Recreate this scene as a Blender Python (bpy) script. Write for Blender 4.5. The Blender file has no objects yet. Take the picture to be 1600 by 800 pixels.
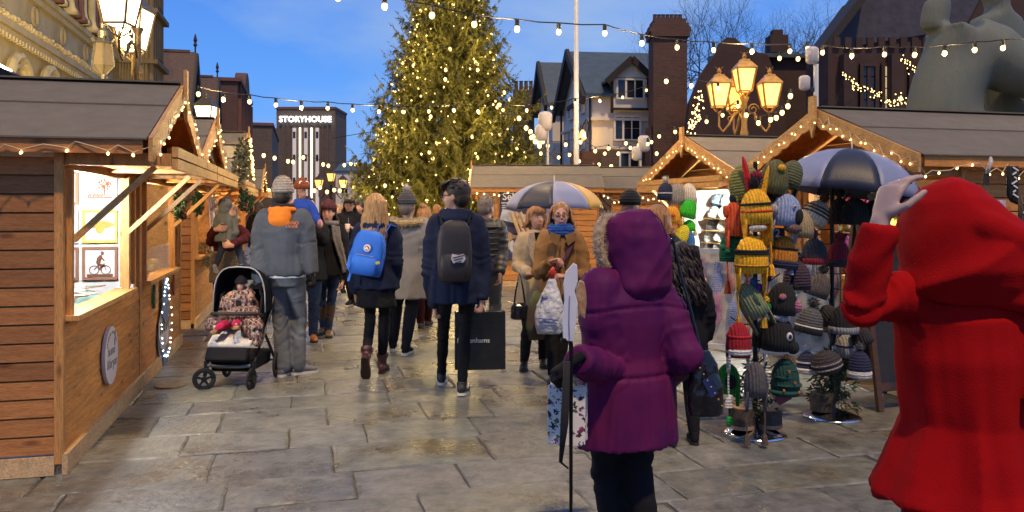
import bpy, bmesh, math, random
from math import sin, cos, pi, radians, atan2, sqrt
from mathutils import Vector, Matrix, Euler
random.seed(7)
scene = bpy.context.scene
C = scene.collection
R = random.uniform
V = Vector
# ------------------------------------------------------------ camera
F = 1280.0; HC = 1.55; HOR = 325.0
cd = bpy.data.cameras.new('camera'); cam = bpy.data.objects.new('camera', cd); C.objects.link(cam)
cam.location = (0, 0, HC); cam.rotation_euler = (radians(90), 0, 0)
cd.sensor_width = 36; cd.lens = 36 * F / 1600.0; cd.shift_y = -(400 - HOR) / 1600.0
cd.clip_start = 0.05; cd.clip_end = 3000
scene.camera = cam
# ------------------------------------------------------------ render settings
scene.view_settings.view_transform = 'Standard'; scene.view_settings.look = 'None'
scene.view_settings.exposure = 0.12; scene.view_settings.gamma = 1.0
cy = scene.cycles
cy.use_denoising = True; cy.max_bounces = 5; cy.diffuse_bounces = 3; cy.glossy_bounces = 3
cy.transmission_bounces = 4; cy.transparent_max_bounces = 8; cy.sample_clamp_indirect = 4.0
cy.sample_clamp_direct = 0; cy.caustics_reflective = False; cy.caustics_refractive = False
# ------------------------------------------------------------ world: dusk sky
SUN_EL, SUN_AZ = 62.0, 17.0
w = bpy.data.worlds.new("World"); scene.world = w; w.use_nodes = True
nt = w.node_tree; N = nt.nodes; L = nt.links
for n in list(N): N.remove(n)
out = N.new('ShaderNodeOutputWorld'); bg = N.new('ShaderNodeBackground'); L.new(bg.outputs[0], out.inputs[0])
sky = N.new('ShaderNodeTexSky'); sky.sky_type = 'NISHITA'; sky.sun_disc = False
sky.sun_elevation = radians(3); sky.sun_rotation = radians(200); sky.dust_density = 0.3; sky.ozone_density = 4
tc = N.new('ShaderNodeTexCoord'); sep = N.new('ShaderNodeSeparateXYZ'); L.new(tc.outputs['Generated'], sep.inputs[0])
gr = N.new('ShaderNodeValToRGB'); L.new(sep.outputs[2], gr.inputs[0])
e = gr.color_ramp.elements; e[0].position = 0.0; e[0].color = (.24, .44, .82, 1); e[1].position = 0.5; e[1].color = (.045, .15, .52, 1)
m = e.new(0.12); m.color = (.13, .36, .90, 1); m = e.new(0.28); m.color = (.068, .23, .76, 1)
ns = N.new('ShaderNodeTexNoise'); ns.inputs['Scale'].default_value = 2.6; ns.inputs['Detail'].default_value = 7; ns.inputs['Roughness'].default_value = .55
mp = N.new('ShaderNodeMapping'); mp.inputs['Scale'].default_value = (1, 1, 2.6); mp.inputs['Location'].default_value = (1.3, .2, .4)
L.new(tc.outputs['Generated'], mp.inputs[0]); L.new(mp.outputs[0], ns.inputs[0])
cr = N.new('ShaderNodeValToRGB'); L.new(ns.outputs[0], cr.inputs[0]); ce = cr.color_ramp.elements
ce[0].position = .40; ce[0].color = (0, 0, 0, 1); ce[1].position = .64; ce[1].color = (1, 1, 1, 1)
mx = N.new('ShaderNodeMix'); mx.data_type = 'RGBA'; L.new(cr.outputs[0], mx.inputs[0])
L.new(gr.outputs[0], mx.inputs[6]); mx.inputs[7].default_value = (.30, .44, .72, 1)
ms = N.new('ShaderNodeMath'); ms.operation = 'MULTIPLY'; ms.inputs[1].default_value = .85; L.new(cr.outputs[0], ms.inputs[0]); L.new(ms.outputs[0], mx.inputs[0])
ad = N.new('ShaderNodeMix'); ad.data_type = 'RGBA'; ad.blend_type = 'ADD'; ad.inputs[0].default_value = .012
L.new(mx.outputs[2], ad.inputs[6]); L.new(sky.outputs[0], ad.inputs[7]); L.new(ad.outputs[2], bg.inputs[0])
bg.inputs[1].default_value = 1.0
# soft high key standing for the market's floodlight glow, the one sun lamp
sd = bpy.data.lights.new('sun', 'SUN'); so = bpy.data.objects.new('sun', sd); C.objects.link(so)
sd.energy = 2.7; sd.angle = radians(2.5); sd.color = (1, .69, .34)
el, az = radians(SUN_EL), radians(SUN_AZ)
dv = V((cos(el) * cos(az - pi / 2), cos(el) * sin(az - pi / 2), sin(el)))   # direction towards the light
so.rotation_euler = dv.to_track_quat('Z', 'Y').to_euler()

# ------------------------------------------------------------ placing helpers
def Wp(px, py, Y): return V(((px - 800) / F * Y, Y, HC - (py - HOR) / F * Y))
def Gp(px, py): Y = F * HC / (py - HOR); return V(((px - 800) / F * Y, Y, 0))
SN = V((.969, .247, 0)); SS = V((-.247, .969, 0)); ROW = atan2(.247, .969)
def UV(u, v, z=0): return SN * u + SS * v + V((0, 0, z))

# ------------------------------------------------------------ materials
MATS = {}
def mat(name, col, rough=.65, metal=0, var=.18, scale=6, bump=.25, bscale=60, col2=None, stretch=(1, 1, 1), rv=0,
        emis=0, ecol=None, sheen=0, alpha=1, trans=0, coat=0, dist=.01, lo=.3, hi=.7, rvar=0, kind=None, spec=.5):
    if name in MATS: return MATS[name]
    m = bpy.data.materials.new(name); m.use_nodes = True; nt = m.node_tree; N = nt.nodes; L = nt.links
    b = N['Principled BSDF']; MATS[name] = m
    b.inputs['Roughness'].default_value = rough; b.inputs['Metallic'].default_value = metal
    b.inputs['Specular IOR Level'].default_value = spec
    if sheen: b.inputs['Sheen Weight'].default_value = sheen
    if coat: b.inputs['Coat Weight'].default_value = coat; b.inputs['Coat Roughness'].default_value = .15
    if alpha < 1: b.inputs['Alpha'].default_value = alpha
    if trans: b.inputs['Transmission Weight'].default_value = trans; b.inputs['IOR'].default_value = 1.3
    c = V(col); c1 = list(c * (1 - var)) + [1]; c2 = (list(c * (1 + var)) if col2 is None else list(col2)) + [1]
    if emis:
        b.inputs['Base Color'].default_value = (*col, 1)
        b.inputs['Emission Color'].default_value = (*(ecol or col), 1); b.inputs['Emission Strength'].default_value = emis
        return m
    tc = N.new('ShaderNodeTexCoord'); mp = N.new('ShaderNodeMapping'); mp.inputs['Scale'].default_value = stretch
    oi = N.new('ShaderNodeObjectInfo'); L.new(tc.outputs['Object'], mp.inputs[0])
    sc = N.new('ShaderNodeVectorMath'); sc.operation = 'ADD'; ml = N.new('ShaderNodeMath'); ml.operation = 'MULTIPLY'; ml.inputs[1].default_value = 37
    L.new(oi.outputs['Random'], ml.inputs[0]); L.new(mp.outputs[0], sc.inputs[0]); L.new(ml.outputs[0], sc.inputs[1])
    n1 = N.new('ShaderNodeTexNoise'); n1.inputs['Scale'].default_value = scale; n1.inputs['Detail'].default_value = 6; n1.inputs['Roughness'].default_value = .6
    L.new(sc.outputs[0], n1.inputs[0])
    src = n1.outputs[0]
    if kind == 'brick':
        br = N.new('ShaderNodeTexBrick'); br.inputs['Scale'].default_value = bscale; br.inputs['Color1'].default_value = c1; br.inputs['Color2'].default_value = c2
        br.inputs['Mortar'].default_value = (*(c * .55 + V((.05, .05, .05))), 1); br.inputs['Mortar Size'].default_value = .02
        br.inputs['Brick Width'].default_value = .5; br.inputs['Row Height'].default_value = .17
        sx = N.new('ShaderNodeSeparateXYZ'); L.new(tc.outputs['Object'], sx.inputs[0]); a = N.new('ShaderNodeMath'); a.operation = 'ADD'
        L.new(sx.outputs[0], a.inputs[0]); L.new(sx.outputs[1], a.inputs[1]); cx = N.new('ShaderNodeCombineXYZ'); L.new(a.outputs[0], cx.inputs[0]); L.new(sx.outputs[2], cx.inputs[1])
        L.new(cx.outputs[0], br.inputs[0])
        mm = N.new('ShaderNodeMix'); mm.data_type = 'RGBA'; mm.blend_type = 'MULTIPLY'; mm.inputs[0].default_value = .7
        rr = N.new('ShaderNodeValToRGB'); rr.color_ramp.elements[0].color = (.5, .5, .5, 1); rr.color_ramp.elements[1].color = (1.3, 1.3, 1.3, 1)
        L.new(n1.outputs[0], rr.inputs[0]); L.new(br.outputs[0], mm.inputs[6]); L.new(rr.outputs[0], mm.inputs[7]); colout = mm.outputs[2]
    else:
        rp = N.new('ShaderNodeValToRGB'); L.new(src, rp.inputs[0]); ee = rp.color_ramp.elements
        ee[0].position = lo; ee[0].color = c1; ee[1].position = hi; ee[1].color = c2; colout = rp.outputs[0]
    if kind == 'wood':   # long grain, knots
        wv = N.new('ShaderNodeTexNoise'); wv.inputs['Scale'].default_value = 34; wv.inputs['Detail'].default_value = 4; wv.inputs['Distortion'].default_value = .6
        L.new(sc.outputs[0], wv.inputs[0]); r2 = N.new('ShaderNodeValToRGB'); r2.color_ramp.elements[0].position = .35; r2.color_ramp.elements[0].color = (.55, .5, .45, 1); r2.color_ramp.elements[1].position = .6; r2.color_ramp.elements[1].color = (1.05, 1.05, 1.05, 1)
        L.new(wv.outputs[0], r2.inputs[0]); mm = N.new('ShaderNodeMix'); mm.data_type = 'RGBA'; mm.blend_type = 'MULTIPLY'; mm.inputs[0].default_value = .7
        L.new(colout, mm.inputs[6]); L.new(r2.outputs[0], mm.inputs[7]); colout = mm.outputs[2]
        vo = N.new('ShaderNodeTexVoronoi'); vo.inputs['Scale'].default_value = 3.2
        m2 = N.new('ShaderNodeMapping'); m2.inputs['Scale'].default_value = tuple(max(.8, x ** .45) for x in stretch); L.new(tc.outputs['Object'], m2.inputs[0])
        s2 = N.new('ShaderNodeVectorMath'); s2.operation = 'ADD'; L.new(m2.outputs[0], s2.inputs[0]); L.new(ml.outputs[0], s2.inputs[1]); L.new(s2.outputs[0], vo.inputs[0])
        r3 = N.new('ShaderNodeValToRGB'); r3.color_ramp.elements[0].position = .07; r3.color_ramp.elements[0].color = (.3, .2, .14, 1); r3.color_ramp.elements[1].position = .18; r3.color_ramp.elements[1].color = (1, 1, 1, 1)
        L.new(vo.outputs[0], r3.inputs[0]); mm = N.new('ShaderNodeMix'); mm.data_type = 'RGBA'; mm.blend_type = 'MULTIPLY'; mm.inputs[0].default_value = .75
        L.new(colout, mm.inputs[6]); L.new(r3.outputs[0], mm.inputs[7]); colout = mm.outputs[2]
    if kind == 'stone':  # brown damp patches and blue-grey patches, plus dark specks
        for (s_, p0, p1, tint, off) in ((1.1, .5, .66, (.86, .68, .50), 3.1), (1.7, .54, .66, (.62, .70, .82), 9.7), (3.5, .55, .75, (.58, .55, .52), 5.2)):
            nn = N.new('ShaderNodeTexNoise'); nn.inputs['Scale'].default_value = s_; nn.inputs['Detail'].default_value = 8; nn.inputs['Roughness'].default_value = .65
            ao = N.new('ShaderNodeVectorMath'); ao.operation = 'ADD'; ao.inputs[1].default_value = (off, off, 0)
            L.new(sc.outputs[0] if off > 5 else tc.outputs['Object'], ao.inputs[0]); L.new(ao.outputs[0], nn.inputs[0])
            rr = N.new('ShaderNodeValToRGB'); rr.color_ramp.elements[0].position = p0; rr.color_ramp.elements[0].color = (1, 1, 1, 1); rr.color_ramp.elements[1].position = p1; rr.color_ramp.elements[1].color = (*tint, 1)
            L.new(nn.outputs[0], rr.inputs[0]); mm = N.new('ShaderNodeMix'); mm.data_type = 'RGBA'; mm.blend_type = 'MULTIPLY'; mm.inputs[0].default_value = 1
            L.new(colout, mm.inputs[6]); L.new(rr.outputs[0], mm.inputs[7]); colout = mm.outputs[2]
            if off == 3.1:
                wr = N.new('ShaderNodeMapRange'); wr.inputs[1].default_value = .38; wr.inputs[2].default_value = .62; wr.inputs[3].default_value = rough + .12; wr.inputs[4].default_value = rough - .22
                L.new(nn.outputs[0], wr.inputs[0]); L.new(wr.outputs[0], b.inputs['Roughness'])
    if rv:
        hs = N.new('ShaderNodeHueSaturation'); mr = N.new('ShaderNodeMapRange'); mr.inputs[3].default_value = 1 - rv; mr.inputs[4].default_value = 1 + rv
        L.new(oi.outputs['Random'], mr.inputs[0]); L.new(mr.outputs[0], hs.inputs['Value']); L.new(colout, hs.inputs['Color']); colout = hs.outputs[0]
        if kind == 'stone':
            m4 = N.new('ShaderNodeMath'); m4.operation = 'MULTIPLY'; m4.inputs[1].default_value = 17.3; fr = N.new('ShaderNodeMath'); fr.operation = 'FRACT'
            L.new(oi.outputs['Random'], m4.inputs[0]); L.new(m4.outputs[0], fr.inputs[0]); m5 = N.new('ShaderNodeMapRange'); m5.inputs[3].default_value = .3; m5.inputs[4].default_value = 1.5
            L.new(fr.outputs[0], m5.inputs[0]); L.new(m5.outputs[0], hs.inputs['Saturation'])
    L.new(colout, b.inputs['Base Color'])
    if rvar:
        wr = N.new('ShaderNodeMapRange'); wr.inputs[1].default_value = .35; wr.inputs[2].default_value = .65; wr.inputs[3].default_value = rough - rvar; wr.inputs[4].default_value = rough + rvar
        L.new(n1.outputs[0], wr.inputs[0]); L.new(wr.outputs[0], b.inputs['Roughness'])
    if bump:
        n2 = N.new('ShaderNodeTexNoise'); n2.inputs['Scale'].default_value = bscale if kind != 'brick' else 30; n2.inputs['Detail'].default_value = 5
        L.new(sc.outputs[0], n2.inputs[0]); bp = N.new('ShaderNodeBump'); bp.inputs['Strength'].default_value = bump; bp.inputs['Distance'].default_value = dist
        L.new(n2.outputs[0], bp.inputs['Height']); L.new(bp.outputs[0], b.inputs['Normal'])
    return m

def knit(name, col, col2=None, freq=120, axis='z'):   # ribbed knit wool, groove shade painted into the colour
    if name in MATS: return MATS[name]
    m = mat(name, col, .95, 0, .35, 60, 0, col2=col2); nt = m.node_tree; N = nt.nodes; L = nt.links; b = N['Principled BSDF']
    tc = N.new('ShaderNodeTexCoord'); wv = N.new('ShaderNodeTexWave'); wv.inputs['Scale'].default_value = freq / 9.5; wv.inputs['Distortion'].default_value = 2.2; wv.inputs['Detail Scale'].default_value = 2.5
    wv.bands_direction = 'Z' if axis == 'z' else 'X'; L.new(tc.outputs['Object'], wv.inputs[0])
    bp = N.new('ShaderNodeBump'); bp.inputs['Strength'].default_value = .7; bp.inputs['Distance'].default_value = .006
    L.new(wv.outputs[0], bp.inputs['Height']); L.new(bp.outputs[0], b.inputs['Normal'])
    c = b.inputs['Base Color'].links[0].from_socket; mr = N.new('ShaderNodeMapRange'); mr.inputs[3].default_value = .74; mr.inputs[4].default_value = 1.1; L.new(wv.outputs[0], mr.inputs[0])
    hs = N.new('ShaderNodeHueSaturation'); L.new(c, hs.inputs['Color']); L.new(mr.outputs[0], hs.inputs['Value']); L.new(hs.outputs[0], b.inputs['Base Color']); return m

# ------------------------------------------------------------ mesh building
class MB:
    def __init__(s): s.v = []; s.f = []
    def add(s, vs, fs):
        o = len(s.v); s.v += [tuple(x) for x in vs]; s.f += [tuple(i + o for i in f) for f in fs]; return s
    def box(s, c, d, rot=None, taper=0):
        x, y, z = d[0] / 2, d[1] / 2, d[2] / 2; t = 1 - taper
        vs = [V(p) for p in ((-x, -y, -z), (x, -y, -z), (x, y, -z), (-x, y, -z), (-x * t, -y * t, z), (x * t, -y * t, z), (x * t, y * t, z), (-x * t, y * t, z))]
        if rot is not None:
            M = Euler(rot).to_matrix() if not isinstance(rot, Matrix) else rot; vs = [M @ p for p in vs]
        return s.add([p + V(c) for p in vs], [(0, 3, 2, 1), (4, 5, 6, 7), (0, 1, 5, 4), (1, 2, 6, 5), (2, 3, 7, 6), (3, 0, 4, 7)])
    def beam(s, a, b, w, h, up=(0, 0, 1)):
        a = V(a); b = V(b); d = (b - a); ln = d.length; d.normalize(); up = V(up); r = d.cross(up)
        if r.length < 1e-4: r = d.cross(V((0, 1, 0)))
        r.normalize(); u = r.cross(d); M = Matrix((r, d, u)).transposed()
        return s.box((a + b) / 2, (w, ln, h), M)
    def rings(s, rs, cap=True):
        n = len(rs[0]); vs = [p for r in rs for p in r]; fs = []
        for i in range(len(rs) - 1):
            for j in range(n):
                k = (j + 1) % n; fs.append((i * n + j, i * n + k, (i + 1) * n + k, (i + 1) * n + j))
        if cap: fs.append(tuple(range(n - 1, -1, -1))); fs.append(tuple((len(rs) - 1) * n + j for j in range(n)))
        return s.add(vs, fs)
    def tube(s, pts, rad, n=8, cap=True):
        pts = [V(p) for p in pts]
        if not hasattr(rad, '__len__'): rad = [rad] * len(pts)
        rs = []; ref = None
        for i, p in enumerate(pts):
            d = (pts[min(i + 1, len(pts) - 1)] - pts[max(i - 1, 0)])
            if d.length < 1e-7: d = V((0, 0, 1))
            d.normalize()
            if ref is None: ref = V((0, 0, 1)) if abs(d.z) < .9 else V((1, 0, 0))
            a = d.cross(ref); a.normalize(); b = a.cross(d); ref = b
            r = rad[i]; rx, ry = (r, r) if not hasattr(r, '__len__') else r
            rs.append([p + a * rx * cos(2 * pi * j / n) + b * ry * sin(2 * pi * j / n) for j in range(n)])
        return s.rings(rs, cap)
    def limb(s, pts, rad, n=12):   # tube with round ends
        s.tube(pts, rad, n); s.ball(pts[0], rad[0], n, 6); s.ball(pts[-1], rad[-1], n, 6); return s
    def ball(s, c, r, n=12, m=8, rot=None):
        if not hasattr(r, '__len__'): r = (r, r, r)
        elif len(r) == 2: r = (r[0], r[1], max(r))
        c = V(c); vs = []; fs = []
        M = Euler(rot).to_matrix() if rot is not None and not isinstance(rot, Matrix) else rot
        def P(a, b):
            q = V((r[0] * sin(a) * cos(b), r[1] * sin(a) * sin(b), r[2] * cos(a))); return (M @ q if M else q) + c
        vs.append(P(0, 0))
        for i in range(1, m):
            for j in range(n): vs.append(P(pi * i / m, 2 * pi * j / n))
        vs.append(P(pi, 0)); last = len(vs) - 1
        for j in range(n): fs.append((0, 1 + j, 1 + (j + 1) % n))
        for i in range(m - 2):
            for j in range(n):
                k = (j + 1) % n; fs.append((1 + i * n + j, 1 + (i + 1) * n + j, 1 + (i + 1) * n + k, 1 + i * n + k))
        o = 1 + (m - 2) * n
        for j in range(n): fs.append((last, o + (j + 1) % n, o + j))
        return s.add(vs, fs)
    def loft(s, rs, n=20):   # rs: (cx, cy, z, rx, ry[, rot])
        out = []
        for q in rs:
            cx, cy_, z, rx, ry = q[:5]; t = q[5] if len(q) > 5 else 0
            out.append([V((cx + rx * cos(2 * pi * j / n) * cos(t) - ry * sin(2 * pi * j / n) * sin(t), cy_ + rx * cos(2 * pi * j / n) * sin(t) + ry * sin(2 * pi * j / n) * cos(t), z)) for j in range(n)])
        return s.rings(out)
    def lathe(s, prof, c=(0, 0, 0), n=16):   # prof: (r, z)
        return s.rings([[V((r * cos(2 * pi * j / n), r * sin(2 * pi * j / n), z)) + V(c) for j in range(n)] for r, z in prof])
    def prism(s, poly, axis, a, b):   # extrude 2D polygon along axis from a to b
        def P(p, t):
            return {'x': (t, p[0], p[1]), 'y': (p[0], t, p[1]), 'z': (p[0], p[1], t)}[axis]
        n = len(poly); vs = [P(p, a) for p in poly] + [P(p, b) for p in poly]
        return s.add(vs, [tuple(range(n)), tuple(range(2 * n - 1, n - 1, -1))] + [(i, i + n, (i + 1) % n + n, (i + 1) % n) for i in range(n)])
    def sheet(s, a, b, c, d): return s.add([a, b, c, d], [(0, 1, 2, 3)])
    def xf(s, M): s.v = [tuple(M @ V(p)) for p in s.v]; return s
    def mesh(s, name, m=None, smooth=False):
        me = bpy.data.meshes.new(name); me.from_pydata(s.v, [], s.f)
        bm = bmesh.new(); bm.from_mesh(me); bmesh.ops.recalc_face_normals(bm, faces=bm.faces); bm.to_mesh(me); bm.free()
        if m: me.materials.append(m)
        if smooth: me.polygons.foreach_set('use_smooth', [True] * len(me.polygons))
        return me
    def build(s, name, m, parent=None, smooth=False, bevel=0, **k):
        o = link(name, s.mesh(name, m, smooth), parent, **k)
        if bevel: b = o.modifiers.new('bevel', 'BEVEL'); b.width = bevel; b.segments = 2; b.limit_method = 'ANGLE'
        return o
def link(name, me, parent=None, loc=None, rot=None, **k):
    o = bpy.data.objects.new(name, me); C.objects.link(o)
    if parent: o.parent = parent
    if loc is not None: o.location = loc
    if rot is not None: o.rotation_euler = rot if hasattr(rot, '__len__') else (0, 0, rot)
    for a, b in k.items(): o[a] = b
    return o
def thing(name, label, cat, loc=(0, 0, 0), rot=0, group=None, **k):
    o = link(name, None, None, loc, rot, label=label, category=cat, **k)
    if group: o['group'] = group
    return o
def tag(o, label, cat, group=None, kind=None):
    o['label'] = label; o['category'] = cat
    if group: o['group'] = group
    if kind: o['kind'] = kind
    return o
def copy_tree(o, parent=None):
    c = o.copy(); C.objects.link(c); c.parent = parent
    for ch in list(o.children): copy_tree(ch, c)
    return c
def text_mesh(body, size, ext=.004, bold=0, space=1, align='CENTER'):
    cu = bpy.data.curves.new('lettering', 'FONT'); cu.body = body; cu.size = size; cu.extrude = ext; cu.offset = bold; cu.space_character = space
    cu.align_x = align; cu.align_y = 'CENTER'; cu.resolution_u = 3
    o = bpy.data.objects.new('lettering', cu); C.objects.link(o); dg = bpy.context.evaluated_depsgraph_get()
    me = bpy.data.meshes.new_from_object(o.evaluated_get(dg)); bpy.data.objects.remove(o); return me
def text(body, size, m, parent, loc, rot, name='lettering', **k):
    me = text_mesh(body, size, **k); me.materials.clear(); me.materials.append(m); return link(name, me, parent, loc, rot)
def light(parent, loc, power, col, r=.05, name='light', kind='POINT', rot=None, size=None, spot=None):
    l = bpy.data.lights.new(name, kind); l.energy = power; l.color = col
    if kind == 'AREA': l.size = size[0]; l.shape = 'RECTANGLE'; l.size_y = size[1]
    else: l.shadow_soft_size = r
    if spot: l.spot_size = spot; l.spot_blend = .6
    return link(name, l, parent, loc, rot)

# ------------------------------------------------------------ shared materials
WOOD = (.56, .235, .05)
wy = mat('wood_along_y', WOOD, .6, 0, .32, 5, .25, 50, stretch=(6, .7, 9), kind='wood', rv=.22)
wx = mat('wood_along_x', WOOD, .6, 0, .22, 5, .25, 50, stretch=(.7, 6, 9), kind='wood', rv=.18)
wz = mat('wood_upright', (.56, .27, .08), .6, 0, .22, 5, .25, 50, stretch=(7, 7, .7), kind='wood', rv=.12)
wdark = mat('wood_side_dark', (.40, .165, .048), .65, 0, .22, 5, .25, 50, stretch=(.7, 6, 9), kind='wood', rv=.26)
wpale = mat('wood_pale', (.62, .42, .22), .6, 0, .2, 5, .25, 50, stretch=(3, .8, 3), kind='wood', rv=.1)
felt = mat('roof_felt', (.155, .135, .105), .9, 0, .12, 7, .6, 260, rv=.06)
black = mat('black_metal', (.012, .012, .014), .4, .6, .2, 9, .1)
blackcloth = mat('black_cloth', (.010, .010, .013), .85, 0, .3, 9, .3, 140)
white = mat('white_paint', (.75, .74, .7), .5, 0, .05, 4, .05)
whitewire = mat('white_wire', (.7, .7, .7), .4, .2, .05)
chrome = mat('chrome', (.75, .76, .8), .12, 1, .05, 3, .08)
glass = mat('clear_glass', (.9, .95, .95), .05, alpha=.14, bump=0)
bulbw = mat('warm_bulb', (1, .85, .5), emis=3.6, ecol=(1, .66, .21))
bulbs = mat('tiny_warm_light', (1, .85, .5), emis=6, ecol=(1, .66, .22))
bulbc = mat('tiny_cool_light', (.8, .9, 1), emis=16, ecol=(.7, .85, 1))
lampw = mat('lit_lamp_glass', (1, .9, .7), emis=5.0, ecol=(1, .80, .50))
lampo = mat('lit_orange_lamp_glass', (1, .8, .4), emis=2.3, ecol=(1, .44, .08))
cable_m = mat('cable_rubber', (.015, .015, .018), .6, bump=0)
cable_w = mat('cable_cream', (.55, .45, .3), .5, bump=0)
# ============================================================ GROUND
gm = mat('joint_grit', (.085, .078, .065), .9, 0, .4, 3, .6, 40)
ground = MB().box((0, 150, -.067), (900, 900, .1)).build('ground', gm, kind='structure')
stone = mat('york_stone', (.145, .148, .130), .42, 0, .38, 11, .9, 24, kind='stone', rv=.16, dist=.012)
pave = MB().box((UV(1.5, 16)), (.2, .2, .01)).build('pavement', gm, kind='structure')
pave.location.z = -.035
def stone_mb(u0, u1, v0, v1, rich=True):
    j = .0055; h = R(-.005, .003); tu, tv = R(-.004, .004), R(-.004, .004)
    u0 += j * R(.5, 1.6); u1 -= j * R(.5, 1.6); v0 += j * R(.4, 1.5); v1 -= j * R(.4, 1.5)
    P = []
    k = 4 if rich else 1
    cs = [(u0, v0), (u1, v0), (u1, v1), (u0, v1)]
    for i in range(4):
        a, b = cs[i], cs[(i + 1) % 4]
        for t in range(k):
            q = t / k; P.append((a[0] + (b[0] - a[0]) * q + R(-.007, .007), a[1] + (b[1] - a[1]) * q + R(-.007, .007)))
    cu, cv = (u0 + u1) / 2, (v0 + v1) / 2; n = len(P)
    def Z(p): return h + (p[0] - cu) * tu / .5 + (p[1] - cv) * tv / .5
    ins = [(p[0] + (cu - p[0]) * .035, p[1] + (cv - p[1]) * .05) for p in P]
    vs = [UV(*p, -.045) for p in P] + [UV(*p, Z(p) - .009) for p in P] + [UV(*p, Z(p)) for p in ins]
    fs = [(i, (i + 1) % n, n + (i + 1) % n, n + i) for i in range(n)] + [(n + i, n + (i + 1) % n, 2 * n + (i + 1) % n, 2 * n + i) for i in range(n)] + [tuple(2 * n + i for i in range(n))]
    return vs, fs
far = MB(); v = 2.4; cnt = 0
while v < 34:
    d = R(.42, .60); u = -2.5 - R(0, .9)
    if v > 13: u -= 2
    while u < (8.2 if v < 14 else 9):
        ln = R(.45, 1.05); px = 800 + F * UV(u + ln / 2, v).x / UV(u, v).y
        if -150 < px < 1750 or v > 8:
            if px < 1800:
                vs, fs = stone_mb(u, u + ln, v, v + d, v < 12)
                if v < 12.4 and cnt < 298 and -80 < px < 1680:
                    c = V(vs[0]); m = MB().add([V(x) for x in vs], fs); m.build('paving_stone', stone, pave, loc=(0, 0, .035)); cnt += 1
                else: far.add(vs, fs)
        u += ln
    v += d
far.build('far_paving', stone, pave, loc=(0, 0, .035), kind='stuff')
# drain cover
dc = MB().lathe([(0.0, .004), (.13, .004), (.14, 0), (.14, -.02)], n=20); g = Gp(267, 602)
tag(dc.build('drain_cover', mat('rusty_iron', (.24, .18, .11), .5, .5, .4, 20, .5, 90), loc=g + V((0, 0, .006))), 'small round rusty drain cover in the paving by the left stalls', 'drain cover')

# ============================================================ BUILDINGS
def bplane(root, name, m, pts, thick, nrm): pass
lime = mat('limestone', (.50, .40, .23), .85, 0, .16, 1.3, .5, 9, rv=.05)
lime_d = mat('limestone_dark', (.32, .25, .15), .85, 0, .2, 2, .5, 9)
lime_k = mat('limestone_darkest', (.15, .11, .065), .9, 0, .25, 2, .5, 9)  # darkest of the three limestone tones, for the corner tower
slate = mat('slate_roof', (.055, .08, .095), .5, 0, .25, 2, .5, 14, stretch=(1, 1, 3))
tile = mat('clay_tile_roof', (.085, .055, .05), .8, 0, .3, 5, .8, 24, stretch=(1, 1, 3))
render_ = mat('cream_render', (.74, .68, .62), .9, 0, .08, 1, .3, 20)
timber = mat('black_timber', (.02, .015, .013), .7, 0, .2)
redbrick = mat('red_brick', (.11, .050, .036), .9, 0, .18, 1.5, .3, 2.2, kind='brick')
sandst = mat('red_sandstone', (.16, .075, .06), .9, 0, .2, 1.2, .5, 8)
darkst = mat('dark_sandstone', (.055, .030, .028), .9, 0, .25, .8, .6, 6)
dkbrick = mat('dark_brick', (.13, .09, .07), .9, 0, .2, 1, .3, 2.2, kind='brick')
darkglass = mat('dark_window_glass', (.02, .025, .035), .08, 0, .1, 2, .05)
litglass = mat('lit_window_glass', (.9, .8, .5), emis=.55, ecol=(1, .72, .32))
# --- town hall: facade on the line X = -9 - .2555 Y ; local frame: x along street (away), y towards the square, z up
thl = thing('town_hall', 'ornate pale limestone hall lit yellow behind the left stalls', 'building', (0, 0, 0), 0)
BX = -9.0
def TH(s, d, z): return V((BX * .969, -BX * .247 * 0, 0)) + SS * s + SN * d + V((0, 0, z))
FM = Matrix((( SS.x, SN.x, 0, BX), (SS.y, SN.y, 0, 0), (0, 0, 1, 0), (0, 0, 0, 1)))
def tb(mb, name, m, par=thl, **k): return mb.xf(FM).build(name, m, par, **k)
S1 = 45.0
tb(MB().box((25.5, -1.2, 7.2), (39, 2.0, 14.4)), 'wall', lime)
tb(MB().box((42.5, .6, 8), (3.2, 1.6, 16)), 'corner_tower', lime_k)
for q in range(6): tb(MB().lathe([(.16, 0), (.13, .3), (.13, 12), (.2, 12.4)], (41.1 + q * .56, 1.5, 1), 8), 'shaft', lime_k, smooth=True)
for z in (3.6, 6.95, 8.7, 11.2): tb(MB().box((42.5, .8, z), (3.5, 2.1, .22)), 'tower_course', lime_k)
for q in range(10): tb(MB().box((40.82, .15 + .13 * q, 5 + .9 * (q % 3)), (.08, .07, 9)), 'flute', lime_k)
for z, d, h in ((7.15, .34, .22), (6.93, .22, .22), (8.8, .30, .2), (8.6, .18, .2)):
    tb(MB().box((25, d / 2 - .2, z), (37.5, d, h)), 'cornice', lime)
m = MB(); s = 8
while s < 43: m.box((s, .06, 6.76), (.13, .14, .14)); s += .3
tb(m, 'dentil_course', lime, kind='stuff')
m = MB(); s = 8      # carved leaf frieze
while s < 43:
    m.ball((s, R(.10, .16), 7.36 + R(-.03, .04)), (R(.09, .13), .09, R(.09, .14)), 6, 4, rot=(R(0, 3), R(0, 3), 0)); s += .19
tb(m, 'carved_frieze', lime, kind='stuff')
def arch_mb(s, z, w, h, d=.16, t=.16, n=10):
    m = MB(); pr = []
    for i in range(n + 1):
        a = pi * i / n; pr.append(V((s - cos(a) * w / 2, 0, z + h + sin(a) * w * .62)))
    pr = [V((s - w / 2, 0, z))] + pr + [V((s + w / 2, 0, z))]
    m.tube([p + V((0, d * .3, 0)) for p in pr], t, 8); return m, pr
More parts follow.
